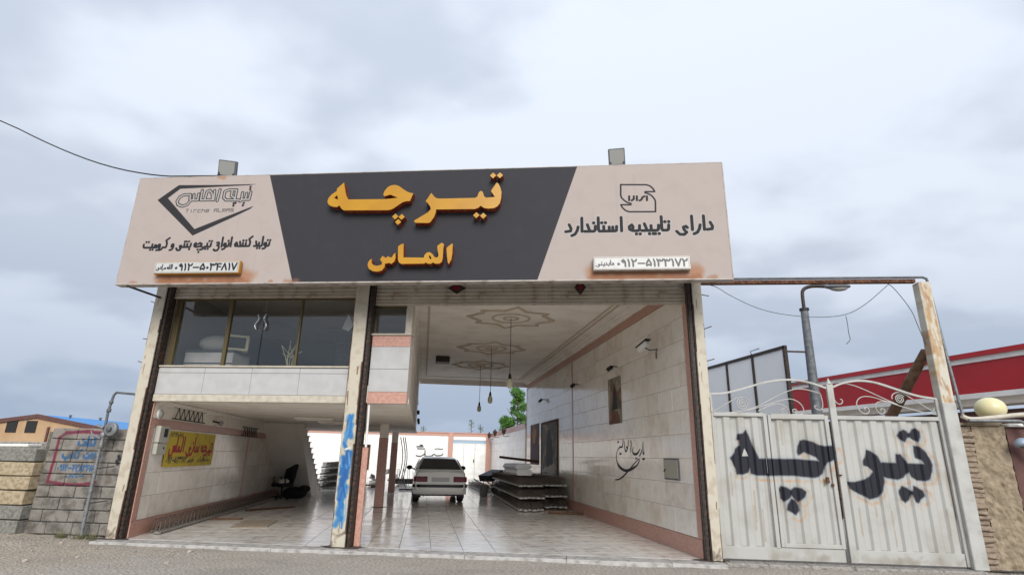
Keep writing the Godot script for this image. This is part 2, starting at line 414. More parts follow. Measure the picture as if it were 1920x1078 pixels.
func thing(called: String, label: String, category: String, xf := Transform3D.IDENTITY, group := "") -> Node3D:
	var o := Node3D.new()
	o.name = numbered(called)
	add_child(o)
	o.transform = xf
	metas(o, label, category, group)
	return o

func part(parent: Node, called: String, sh, mat: Material, xf := Transform3D.IDENTITY, label := "") -> MeshInstance3D:
	var o := MeshInstance3D.new()
	o.name = called
	o.mesh = sh.mesh() if sh is Shape else sh
	o.material_override = mat
	parent.add_child(o, true)
	o.transform = xf
	if label: o.set_meta("label", label)
	return o

func solo(called: String, label: String, category: String, sh, mat: Material, xf := Transform3D.IDENTITY, group := "", kind := "") -> MeshInstance3D:
	var o := MeshInstance3D.new()
	o.name = numbered(called)
	o.mesh = sh.mesh() if sh is Shape else sh
	o.material_override = mat
	add_child(o)
	o.transform = xf
	metas(o, label, category, group, kind)
	return o

func copy(o: Node3D, called: String, label: String, xf: Transform3D, group := "") -> Node3D:
	var c: Node3D = o.duplicate()
	c.name = numbered(called)
	add_child(c)
	c.transform = xf
	c.set_meta("label", label)
	if group: c.set_meta("group", group)
	return c

func at(x: float, y: float, z: float, turn := 0.0) -> Transform3D:
	return Transform3D(Basis(Vector3.UP, turn), Vector3(x, y, z))

# a place in the hall: u across, depth w
func hall(u: float, y: float, w: float, turn := 0.0) -> Transform3D:
	return HALL * at(u, y, -w, turn)

# ------------------------------------------------------------------ materials
func srgb(r: float, g: float, b: float) -> Color:
	return Color(r / 255.0, g / 255.0, b / 255.0)

func noise(sd: int, freq: float, oct := 5, kind := FastNoiseLite.TYPE_SIMPLEX_SMOOTH) -> FastNoiseLite:
	var f := FastNoiseLite.new()
	f.seed = sd; f.frequency = freq; f.noise_type = kind
	f.fractal_type = FastNoiseLite.FRACTAL_FBM; f.fractal_octaves = oct
	return f

func ntex(f: FastNoiseLite, ramp: Array, size := 512) -> ImageTexture:
	var raw := f.get_seamless_image(size, size)
	raw.convert(Image.FORMAT_L8)
	var bytes := raw.get_data()
	var grad := Gradient.new()
	var off := PackedFloat32Array(); var cols := PackedColorArray()
	for q in ramp:
		off.append(q[0]); cols.append(q[1])
	grad.offsets = off; grad.colors = cols
	var lut := []
	for i in 256: lut.append(grad.sample(i / 255.0))
	var outb := PackedByteArray(); outb.resize(size * size * 3)
	var lr := PackedByteArray(); var lg := PackedByteArray(); var lb := PackedByteArray()
	for c in lut:
		lr.append(int(c.r * 255)); lg.append(int(c.g * 255)); lb.append(int(c.b * 255))
	for i in bytes.size():
		var b := bytes[i]
		outb[i * 3] = lr[b]; outb[i * 3 + 1] = lg[b]; outb[i * 3 + 2] = lb[b]
	var im := Image.create_from_data(size, size, false, Image.FORMAT_RGB8, outb)
	im.generate_mipmaps()
	return ImageTexture.create_from_image(im)

func plain(c: Color, rough: float, metal := 0.0) -> StandardMaterial3D:
	var m := StandardMaterial3D.new()
	m.albedo_color = c; m.roughness = rough; m.metallic = metal
	return m

# noise-coloured, mapped in world space: metres = width of one repeat
func grained(tex: Texture2D, metres: float, rough: float, metal := 0.0, relief: Texture2D = null, depth := 0.0) -> StandardMaterial3D:
	var m := StandardMaterial3D.new()
	m.albedo_texture = tex
	m.uv1_triplanar = true; m.uv1_world_triplanar = true
	m.uv1_scale = Vector3.ONE / metres
	m.roughness = rough; m.metallic = metal
	if relief:
		m.heightmap_enabled = true; m.heightmap_texture = relief; m.heightmap_scale = depth
	return m

func make_materials() -> void:
	var fine := noise(3, 0.02, 6)
	var soft := noise(5, 0.008, 5)
	var grit := noise(9, 0.09, 4)
	var vein := noise(12, 0.006, 5)
	vein.fractal_type = FastNoiseLite.FRACTAL_RIDGED
	var hf := ntex(grit, [[0.0, Color.BLACK], [1.0, Color.WHITE]], 512)
	var hs := ntex(fine, [[0.0, Color.BLACK], [1.0, Color.WHITE]], 512)
	M.hf = hf; M.hs = hs
	# ground of worn grey-tan asphalt and dust
	M.ground = grained(ntex(noise(21, 0.045, 7), [[0.12, srgb(131, 125, 116)], [0.42, srgb(158, 151, 142)], [0.6, srgb(166, 159, 150)], [0.88, srgb(186, 179, 169)]], 1024), 2.6, 0.95, 0.0, hf, 2.4)
	M.ground.vertex_color_use_as_albedo = true
	M.gravel = plain(srgb(168, 160, 150), 0.95)
	M.gravel.vertex_color_use_as_albedo = true
	# stone and tile
	var stone_ramp := [[0.1, srgb(222, 212, 200)], [0.45, srgb(232, 225, 214)], [0.7, srgb(237, 231, 222)], [0.95, srgb(226, 215, 202)]]
	M.wall_tile = grained(ntex(vein, stone_ramp, 512), 2.3, 0.13)
	M.wall_tile.metallic_specular = 0.5
	M.wall_tile_b = grained(ntex(noise(33, 0.01, 6), [[0.2, srgb(216, 204, 190)], [0.5, srgb(227, 218, 206)], [0.8, srgb(233, 226, 216)]], 512), 1.7, 0.16)
	M.floor_tile = grained(ntex(noise(41, 0.011, 6), [[0.15, srgb(182, 174, 165)], [0.4, srgb(206, 201, 194)], [0.62, srgb(216, 212, 206)], [0.9, srgb(198, 190, 181)]], 512), 2.9, 0.14)
	M.floor_tile_b = grained(ntex(noise(43, 0.016, 6), [[0.15, srgb(172, 163, 153)], [0.45, srgb(200, 194, 186)], [0.75, srgb(212, 207, 200)]], 512), 2.1, 0.2)
	M.threshold = grained(ntex(noise(44, 0.02, 6), [[0.15, srgb(135, 132, 127)], [0.5, srgb(172, 169, 165)], [0.85, srgb(184, 181, 176)]], 512), 1.9, 0.45, 0.0, hf, 0.12)
	M.fascia_tile = grained(ntex(noise(34, 0.01, 6), [[0.2, srgb(175, 174, 171)], [0.5, srgb(179, 178, 177)], [0.8, srgb(183, 182, 180)]], 512), 1.7, 0.24)
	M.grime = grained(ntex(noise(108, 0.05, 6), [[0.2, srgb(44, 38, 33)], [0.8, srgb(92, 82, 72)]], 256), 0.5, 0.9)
	M.grout = plain(srgb(96, 90, 84), 0.95)
	M.wall_grout = plain(srgb(186, 177, 167), 0.95)
	M.pink = grained(ntex(noise(51, 0.03, 6), [[0.15, srgb(176, 131, 116)], [0.5, srgb(187, 143, 128)], [0.85, srgb(197, 156, 141)]], 512), 1.1, 0.3)
	M.plaster = grained(ntex(soft, [[0.15, srgb(226, 217, 205)], [0.5, srgb(236, 229, 219)], [0.85, srgb(240, 234, 226)]], 512), 3.7, 0.8)
	M.yard_tile = grained(ntex(noise(57, 0.008, 5), [[0.15, srgb(214, 211, 206)], [0.5, srgb(232, 230, 226)], [0.85, srgb(238, 236, 233)]], 512), 3.1, 0.35)
	# paint and metal
	var chip := noise(61, 0.018, 6)
	M.cream = grained(ntex(chip, [[0.1, srgb(172, 162, 144)], [0.5, srgb(186, 178, 163)], [0.9, srgb(193, 186, 171)]], 512), 1.4, 0.55)
	M.slat = grained(ntex(noise(63, 0.012, 6), [[0.0, srgb(104, 79, 61)], [0.2, srgb(135, 115, 97)], [0.32, srgb(168, 155, 139)], [0.7, srgb(183, 172, 156)]], 512), 1.6, 0.5)
	M.black_steel = grained(ntex(noise(65, 0.02, 6), [[0.1, srgb(20, 17, 15)], [0.6, srgb(40, 33, 28)], [0.72, srgb(84, 54, 36)], [0.9, srgb(60, 42, 32)]], 512), 0.8, 0.6)
	M.rust = grained(ntex(noise(67, 0.02, 6), [[0.1, srgb(47, 28, 19)], [0.5, srgb(83, 51, 32)], [0.85, srgb(112, 77, 52)]], 512), 0.9, 0.9, 0.0, hf, 0.1)
	M.gate_white = grained(ntex(noise(71, 0.01, 6), [[0.1, srgb(155, 153, 147)], [0.4, srgb(171, 170, 165)], [0.8, srgb(178, 178, 173)]], 512), 1.8, 0.5)
	M.galv = grained(ntex(noise(73, 0.03, 5), [[0.2, srgb(107, 108, 110)], [0.8, srgb(139, 141, 142)]], 256), 0.7, 0.5, 0.35)
	M.grey_steel = grained(ntex(noise(74, 0.02, 5), [[0.2, srgb(80, 84, 87)], [0.8, srgb(107, 110, 114)]], 256), 0.8, 0.6)
	M.lattice = plain(srgb(104, 94, 85), 0.8)
	M.board_brown = grained(ntex(noise(105, 0.02, 6), [[0.1, srgb(121, 108, 94)], [0.9, srgb(147, 137, 123)]], 256), 0.8, 0.8)
	M.concrete_pale = grained(ntex(noise(106, 0.02, 7), [[0.1, srgb(150, 146, 140)], [0.5, srgb(178, 174, 168)], [0.9, srgb(196, 192, 186)]], 512), 0.9, 0.95, 0.0, hf, 0.2)
	M.moulding = grained(ntex(noise(107, 0.02, 5), [[0.1, srgb(186, 170, 150)], [0.9, srgb(208, 194, 176)]], 256), 0.9, 0.8)
	M.dark = plain(srgb(34, 32, 32), 0.6)
	M.bronze = plain(srgb(98, 86, 58), 0.4, 0.3)
	M.chrome = plain(srgb(205, 205, 205), 0.18, 1.0)
	M.white = grained(ntex(noise(75, 0.01, 5), [[0.2, srgb(214, 212, 207)], [0.8, srgb(232, 231, 227)]], 256), 1.5, 0.5)
	M.concrete = grained(ntex(noise(81, 0.02, 7), [[0.1, srgb(104, 100, 95)], [0.5, srgb(142, 137, 131)], [0.9, srgb(166, 161, 154)]], 512), 0.9, 0.95, 0.0, hf, 0.25)
	M.concrete_dark = grained(ntex(noise(82, 0.03, 7), [[0.1, srgb(72, 66, 61)], [0.5, srgb(104, 97, 90)], [0.9, srgb(134, 126, 117)]], 512), 0.8, 0.95, 0.0, hf, 0.25)
	M.cream_block = grained(ntex(noise(83, 0.02, 7), [[0.1, srgb(131, 116, 91)], [0.5, srgb(163, 147, 120)], [0.9, srgb(176, 163, 139)]], 512), 0.9, 0.95, 0.0, hf, 0.3)
	M.grey_block = grained(ntex(noise(84, 0.02, 7), [[0.1, srgb(96, 93, 87)], [0.5, srgb(124, 122, 115)], [0.9, srgb(140, 138, 130)]], 512), 0.9, 0.95, 0.0, hf, 0.3)
	M.mortar = grained(ntex(noise(85, 0.03, 6), [[0.1, srgb(85, 81, 75)], [0.9, srgb(117, 112, 104)]], 256), 0.7, 1.0, 0.0, hf, 0.4)
	M.mud = grained(ntex(noise(86, 0.02, 8), [[0.1, srgb(116, 103, 86)], [0.4, srgb(140, 126, 106)], [0.6, srgb(148, 133, 112)], [0.9, srgb(160, 146, 126)]], 512), 1.6, 1.0, 0.0, hs, 2.5)
	M.brick = grained(ntex(noise(87, 0.03, 6), [[0.1, srgb(112, 96, 82)], [0.5, srgb(140, 124, 108)], [0.9, srgb(162, 147, 129)]], 256), 0.6, 0.95, 0.0, hf, 0.4)
	M.maroon = grained(ntex(noise(88, 0.015, 6), [[0.1, srgb(80, 53, 50)], [0.9, srgb(107, 75, 68)]], 256), 1.3, 0.8)
	M.red = grained(ntex(noise(89, 0.008, 5), [[0.1, srgb(153, 23, 31)], [0.9, srgb(177, 32, 40)]], 256), 4.0, 0.45)
	M.ochre = grained(ntex(noise(90, 0.01, 5), [[0.1, srgb(168, 138, 106)], [0.9, srgb(184, 155, 122)]], 256), 9.0, 0.9)
	M.blue_roof = plain(srgb(57, 131, 194), 0.5)
	M.board_white = grained(ntex(noise(91, 0.006, 4), [[0.1, srgb(218, 220, 223)], [0.9, srgb(228, 230, 232)]], 256), 4.0, 0.5)
	M.globe = plain(srgb(216, 207, 163), 0.35)
	M.globe.subsurf_scatter_enabled = true
	M.globe.subsurf_scatter_strength = 0.3
	# sign
	M.yellow = grained(ntex(noise(95, 0.01, 5), [[0.1, srgb(175, 124, 13)], [0.9, srgb(185, 135, 19)]], 256), 1.5, 0.3)
	M.return_red = grained(ntex(noise(96, 0.02, 5), [[0.1, srgb(101, 36, 20)], [0.6, srgb(141, 60, 34)], [0.9, srgb(162, 93, 67)]], 256), 0.5, 0.5)
	M.amber = plain(srgb(170, 119, 30), 0.4)
	M.sign_edge = grained(ntex(noise(97, 0.02, 5), [[0.1, srgb(133, 120, 109)], [0.4, srgb(163, 154, 146)], [0.9, srgb(177, 170, 164)]], 256), 1.1, 0.5)
	M.sign_back = plain(srgb(58, 57, 57), 0.8)
	# glass
	var g := StandardMaterial3D.new()
	g.transparency = BaseMaterial3D.TRANSPARENCY_ALPHA
	g.albedo_color = Color(0.2, 0.24, 0.24, 0.16); g.roughness = 0.02; g.metallic_specular = 1.0
	M.glass = g
	M.lens = plain(srgb(150, 150, 146), 0.15)
	M.bulb = plain(srgb(206, 204, 178), 0.25)
	# car
	M.car_white = plain(srgb(236, 235, 231), 0.28)
	M.car_white.clearcoat_enabled = true; M.car_white.clearcoat = 1.0; M.car_white.clearcoat_roughness = 0.06
	M.car_glass = plain(srgb(22, 25, 26), 0.05)
	M.car_glass.metallic_specular = 0.8
	M.tyre = plain(srgb(26, 26, 26), 0.85)
	M.car_trim = plain(srgb(24, 24, 26), 0.5)
	M.tail_red = plain(srgb(104, 12, 26), 0.12)
	M.plate_grey = plain(srgb(186, 186, 186), 0.5)
	# green things and wood
	M.leaf = plain(srgb(92, 138, 60), 0.6)
	M.leaf.backlight_enabled = true; M.leaf.backlight = srgb(70, 110, 30); M.leaf.vertex_color_use_as_albedo = true
	M.leaf.cull_mode = BaseMaterial3D.CULL_DISABLED
	M.weed = plain(srgb(112, 112, 78), 0.8)
	M.weed.vertex_color_use_as_albedo = true
	M.bark = grained(ntex(noise(99, 0.03, 6), [[0.1, srgb(70, 58, 46)], [0.9, srgb(108, 92, 74)]], 256), 0.6, 0.95)
	M.wood = grained(ntex(noise(101, 0.02, 6), [[0.1, srgb(72, 51, 36)], [0.5, srgb(101, 75, 56)], [0.9, srgb(125, 99, 77)]], 256), 0.8, 0.85, 0.0, hs, 0.2)
	M.fabric_black = plain(srgb(30, 29, 30), 0.85)
	M.paper = plain(srgb(222, 220, 212), 0.8)
	M.cream_plastic = plain(srgb(222, 216, 176), 0.45)
	M.bucket = grained(ntex(noise(103, 0.03, 6), [[0.1, srgb(96, 96, 94)], [0.6, srgb(138, 140, 138)], [0.9, srgb(112, 92, 76)]], 256), 0.4, 0.7)

func make_sky() -> Sky:
	var wd := 1536
	var ht := 768
	var im := Image.create(wd, ht, false, Image.FORMAT_RGBF)
	var big := noise(7, 0.7, 5)
	var mid := noise(19, 1.7, 7)
	for y in ht:
		var el := (0.5 - (y + 0.5) / ht) * PI
		var sy := sin(el)
		var cy := cos(el)
		for x in wd:
			var c: Color
			if sy > -0.03:
				var az := ((x + 0.5) / wd - 0.5) * TAU
				var dx := sin(az) * cy
				var dz := -cos(az) * cy
				var k := 1.0 / (maxf(sy, 0.0) + 0.22)
				var p := Vector3(dx * k, sy * 0.8, dz * k)
				var a := big.get_noise_3dv(p) + 0.7 * mid.get_noise_3dv(p * Vector3(1.0, 1.0, 1.25))
				var t := clampf(0.42 + a * 1.6, 0.0, 1.0)
				t = t * t * (3.0 - 2.0 * t)
				var hgt := clampf(sy, 0.0, 1.0)
				# veiled blue-grey under the cloud base, whiter where the deck is thin
				var lowc := Color(0.158, 0.205, 0.272)
				var thick := Color(0.268, 0.295, 0.340)
				var thin := Color(0.366, 0.390, 0.430)
				var deck := thick.lerp(thin, t)
				var f := clampf(hgt * 3.2, 0.0, 1.0)
				c = lowc.lerp(deck, 0.25 + 0.75 * f)
				c = Color(c.r * 0.985, c.g * 1.0, c.b * 1.03) * (0.92 + 0.3 * hgt)
			else:
				c = Color(0.2, 0.19, 0.18)
			im.set_pixel(x, y, c)
	var sm := PanoramaSkyMaterial.new()
	sm.panorama = ImageTexture.create_from_image(im)
	var sky := Sky.new()
	sky.sky_material = sm
	return sky

func _ready() -> void:
	rng.seed = 20240611
	var cam := Camera3D.new()
	cam.name = "camera"
	cam.position = Vector3(0, 1.45, 9.63)
	cam.rotation_degrees = Vector3(16.826, 5.599, 1.179)
	cam.fov = 54.34
	cam.near = 0.05
	cam.far = 900.0
	add_child(cam)
	cam.current = true
	var env := Environment.new()
	env.background_mode = Environment.BG_SKY
	env.sky = make_sky()
	env.tonemap_mode = Environment.TONE_MAPPER_LINEAR
	env.tonemap_exposure = 2.15
	env.sdfgi_enabled = true; env.ssao_enabled = true; env.ssil_enabled = true
	var we := WorldEnvironment.new()
	we.environment = env
	add_child(we)
	var sun := DirectionalLight3D.new()
	sun.name = "sun"
	sun.rotation_degrees = Vector3(-31, 15, 0)
	sun.light_energy = 0.5
	sun.light_angular_distance = 36.0
	sun.light_color = Color(1.0, 0.985, 0.96)
	sun.shadow_enabled = true
	add_child(sun)
	make_materials()
	build_ground()
	build_floor()
	build_shop()
	build_sign()
	build_gate()
	build_left_side()
	build_right_side()
	build_yard()
	build_hall_things()
	build_car()
	build_greenery()

func ground_y(x: float, z: float, f: FastNoiseLite) -> float:
	var y := -0.055 + f.get_noise_2d(x * 4.0, z * 4.0) * 0.03 + f.get_noise_2d(x * 22.0, z * 22.0) * 0.006
	# dust banked against the block wall, the street falling away from it
	var k := clampf((-7.3 - x) / 1.5, 0.0, 1.0)
	y += k * (0.055 + 0.05 * f.get_noise_2d(x * 9.0, z * 9.0)) * clampf((2.2 - absf(z - 0.2)) / 1.6, 0.0, 1.0)
	y += clampf((x - 2.5) / 0.6, 0.0, 1.0) * 0.02 * clampf((1.2 - absf(z)) / 0.8, 0.0, 1.0)
	return y

func build_ground() -> void:
	var f := noise(31, 0.12, 4)
	var xs := [-500.0, -160.0, -90.0, -60.0, -40.0, -28.0, -20.0, -16.0]
	var x := -14.0
	while x < 14.01: xs.append(x); x += 0.2
	xs.append_array([16.0, 20.0, 28.0, 40.0, 60.0, 90.0, 160.0, 500.0])
	var zs := [-700.0, -200.0, -100.0, -60.0, -36.0, -24.0, -14.0, -8.0, -4.0, -2.0]
	var z := -1.0
	while z < 10.01: zs.append(z); z += 0.2
	zs.append_array([12.0, 16.0, 24.0, 40.0, 80.0, 200.0, 500.0])
	var sh := Shape.new()
	var big := noise(77, 0.3, 4)
	for j in zs.size():
		for i in xs.size():
			var px: float = xs[i]
			var pz: float = zs[j]
			# dust on the left, greyer asphalt before the hall, dark oily patches: marks lying on the ground
			var d := clampf((-5.0 - px) / 4.0 + big.get_noise_2d(px, pz) * 1.4, 0.0, 1.0)
			var patch := clampf((big.get_noise_2d(px * 2.2 + 40.0, pz * 4.4) - 0.04) * 3.0, 0.0, 1.0)
			sh.tint = Color(0.95, 0.945, 0.93).lerp(Color(0.95, 0.90, 0.82), d).lerp(Color(0.72, 0.70, 0.68), patch * 0.5)
			var hgt := ground_y(px, pz, f)
			var nx := ground_y(px - 0.1, pz, f) - ground_y(px + 0.1, pz, f)
			var nz := ground_y(px, pz - 0.1, f) - ground_y(px, pz + 0.1, f)
			sh.vert(Vector3(px, hgt, pz), Vector3(nx * 5.0, 1.0, nz * 5.0).normalized())
	var w := xs.size()
	for j in zs.size() - 1:
		for i in w - 1:
			var a := j * w + i
			sh.idx.append_array([a, a + 1, a + w, a + 1, a + w + 1, a + w])
	solo("ground", "", "", sh, M.ground, Transform3D.IDENTITY, "", "structure")
	# loose stones
	var stone := Shape.new()
	stone.box(Vector3.ZERO, Vector3(1, 0.6, 0.8), Basis.IDENTITY, 0.22)
	var mm := MultiMesh.new()
	mm.transform_format = MultiMesh.TRANSFORM_3D
	mm.use_colors = true
	mm.mesh = stone.mesh()
	mm.instance_count = 5200
	for i in mm.instance_count:
		var p := Vector3(rng.randf_range(-12.5, 8.5), 0, rng.randf_range(0.5, 8.0))
		if i % 3 != 0: p = Vector3(rng.randf_range(-12.5, -5.0) - rng.randf() * 1.0, 0, 0.05 + absf(rng.randfn(0.0, 1.6)))
		if p.x > -7.9 and p.z < 0.55: p.z += 0.6
		var s := 0.008 + 0.018 * pow(rng.randf(), 3.0)
		if i % 28 == 0: s *= 2.6
		p.y = ground_y(p.x, p.z, f) + s * 0.15
		mm.set_instance_transform(i, Transform3D(Basis.from_euler(Vector3(rng.randf() * 0.6, rng.randf() * TAU, rng.randf() * 0.6)).scaled(Vector3(s, s, s)), p))
		var t := rng.randf_range(0.62, 1.05)
		mm.set_instance_color(i, Color(t, t * 0.97, t * 0.92))
	var mi := MultiMeshInstance3D.new()
	mi.name = "gravel"
	mi.multimesh = mm
	mi.material_override = M.gravel
	add_child(mi)
	metas(mi, "loose grey gravel scattered on the dusty street edge", "gravel", "", "stuff")

# a slab lying in the xy plane, face to +z, edges chamfered on the face: 18 triangles
func slab(w: float, h: float, t: float, ch := 0.003) -> Shape:
	var s := Shape.new()
	var a := Vector2(w, h) * 0.5
	var b := a - Vector2(ch, ch)
	var c := [Vector2(-1, -1), Vector2(1, -1), Vector2(1, 1), Vector2(-1, 1)]
	s.quad(Vector3(-b.x, -b.y, 0), Vector3(b.x, -b.y, 0), Vector3(b.x, b.y, 0), Vector3(-b.x, b.y, 0))
	for i in 4:
		var p: Vector2 = c[i]; var q: Vector2 = c[(i + 1) % 4]
		s.quad(Vector3(p.x * a.x, p.y * a.y, -ch), Vector3(q.x * a.x, q.y * a.y, -ch), Vector3(q.x * b.x, q.y * b.y, 0), Vector3(p.x * b.x, p.y * b.y, 0))
		s.quad(Vector3(p.x * a.x, p.y * a.y, -t), Vector3(q.x * a.x, q.y * a.y, -t), Vector3(q.x * a.x, q.y * a.y, -ch), Vector3(p.x * a.x, p.y * a.y, -ch))
	return s

var slab_cache := {}
func slab_mesh(w: float, h: float, t: float, ch := 0.003) -> ArrayMesh:
	var k := "%.3f %.3f %.3f" % [w, h, t]
	if not slab_cache.has(k): slab_cache[k] = slab(w, h, t, ch).mesh()
	return slab_cache[k]

# courses of stone slabs on a vertical face; xf: origin at the lower left corner, x along, y up, z out of the wall
func clad(parent: Node, called: String, xf: Transform3D, length: float, y0: float, y1: float, tile_w: float, tile_h: float, mats: Array, gap := 0.006, stagger := true) -> void:
	var rows := maxi(1, int(round((y1 - y0) / tile_h)))
	var rh := (y1 - y0) / rows
	for r in rows:
		var x := 0.0
		var first := tile_w * (fmod(r * 0.37 + 0.2, 0.8) + 0.2) if stagger else tile_w
		while x < length - 0.02:
			var w := minf(first if x == 0.0 else tile_w, length - x)
			if length - x - w < tile_w * 0.12: w = length - x
			w = snappedf(w, 0.01)
			var o := part(parent, called, slab_mesh(w - gap, rh - gap, 0.02), mats[rng.randi() % mats.size()], xf * Transform3D(Basis.from_euler(Vector3(rng.randfn(0, 0.0012), rng.randfn(0, 0.0012), 0)), Vector3(x + w * 0.5, y0 + rh * (r + 0.5), rng.randf_range(-0.0015, 0.0))))
			x += w
	return

func build_floor() -> void:
	var fl := Node3D.new()
	fl.name = "floor"
	add_child(fl)
	fl.set_meta("kind", "structure")
	# bed of mortar under the tiles: the hall and the yard behind it
	var bed := Shape.new()
	var outline := PackedVector2Array()
	for q in [[-7.3, 1.815], [2.12, -0.527], [2.12, 28.2], [-9.6, 28.2], [-9.6, 15.3], [-7.3, 15.3]]: outline.append(Vector2(q[0], q[1]))
	bed.prism(outline, -0.2, -0.005, Transform3D(Basis(Vector3(1, 0, 0), Vector3(0, 0, -1), Vector3(0, 1, 0)), Vector3.ZERO))
	part(fl, "mortar_bed", bed, M.grout, HALL)
	var pitch := 0.51
	var cells := []
	var u := -2.606 - pitch * 14
	while u < 2.1:
		var w := -0.8
		while w < 28.2:
			var poly := PackedVector2Array([Vector2(u, w), Vector2(u + pitch, w), Vector2(u + pitch, w + pitch), Vector2(u, w + pitch)])
			var g := 0.004
			var inner := PackedVector2Array([Vector2(u + g, w + g), Vector2(u + pitch - g, w + g), Vector2(u + pitch - g, w + pitch - g), Vector2(u + g, w + pitch - g)])
			var left := -7.22 if w < 15.2 else -9.55
			var lim := PackedVector2Array([Vector2(left, -left * 0.2486 + 0.004), Vector2(2.06, -2.06 * 0.2486 + 0.004), Vector2(2.06, 28.1), Vector2(left, 28.1)])
			var cut := Geometry2D.intersect_polygons(inner, lim)
			if cut.size() > 0:
				var whole: bool = cut[0].size() == 4 and absf(cut[0][0].distance_to(cut[0][2]) - (pitch - 2 * g) * 1.41421) < 0.003
				cells.append([w + absf(u + 1.5) * 0.25, cut[0], whole, Vector2(u + pitch * 0.5, w + pitch * 0.5)])
			w += pitch
		u += pitch
	cells.sort_custom(func(a, b): return a[0] < b[0])
	var lay := Basis(Vector3(1, 0, 0), Vector3(0, 0, -1), Vector3(0, 1, 0))
	var rest := Shape.new()
	for i in cells.size():
		var c: Array = cells[i]
		if i < 300:
			var mat: Material = M.floor_tile if rng.randf() < 0.7 else M.floor_tile_b
			if c[2]:
				part(fl, "tile", slab_mesh(pitch - 0.008, pitch - 0.008, 0.012, 0.002), mat, HALL * Transform3D(lay * Basis.from_euler(Vector3(rng.randfn(0, 0.0008), rng.randfn(0, 0.0008), 0)), Vector3(c[3].x, 0, -c[3].y)))
			else:
				var s := Shape.new()
				s.prism(c[1], -0.012, 0.0, Transform3D(lay, Vector3.ZERO))
				part(fl, "tile", s, mat, HALL)
		else:
			rest.prism(c[1], -0.012, 0.0, Transform3D(lay, Vector3(0, rng.randf_range(-0.0006, 0), 0)), true, true)
	var o := part(fl, "far_tiles", rest, M.floor_tile, HALL)
	o.set_meta("kind", "stuff")
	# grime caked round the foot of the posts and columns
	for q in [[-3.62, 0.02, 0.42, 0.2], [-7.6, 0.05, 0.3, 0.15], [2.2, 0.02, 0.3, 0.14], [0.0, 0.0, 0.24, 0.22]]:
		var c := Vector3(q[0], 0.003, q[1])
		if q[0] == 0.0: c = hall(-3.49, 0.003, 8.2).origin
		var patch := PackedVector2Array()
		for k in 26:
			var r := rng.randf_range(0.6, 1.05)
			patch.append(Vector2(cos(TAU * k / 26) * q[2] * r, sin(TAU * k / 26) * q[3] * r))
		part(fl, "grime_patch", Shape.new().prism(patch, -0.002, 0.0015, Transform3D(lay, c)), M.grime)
	# the sill of long marble slabs along the street
	var x := -7.75
	while x < 2.3:
		var w := minf(1.55, 2.36 - x)
		part(fl, "threshold_slab", slab_mesh(w - 0.006, 0.37, 0.16, 0.008), M.threshold, Transform3D(Basis(Vector3.RIGHT, -PI / 2) * Basis.from_euler(Vector3(rng.randfn(0, 0.002), rng.randfn(0, 0.001), 0)), Vector3(x + w * 0.5, -0.004, 0.19)))
		x += 1.55

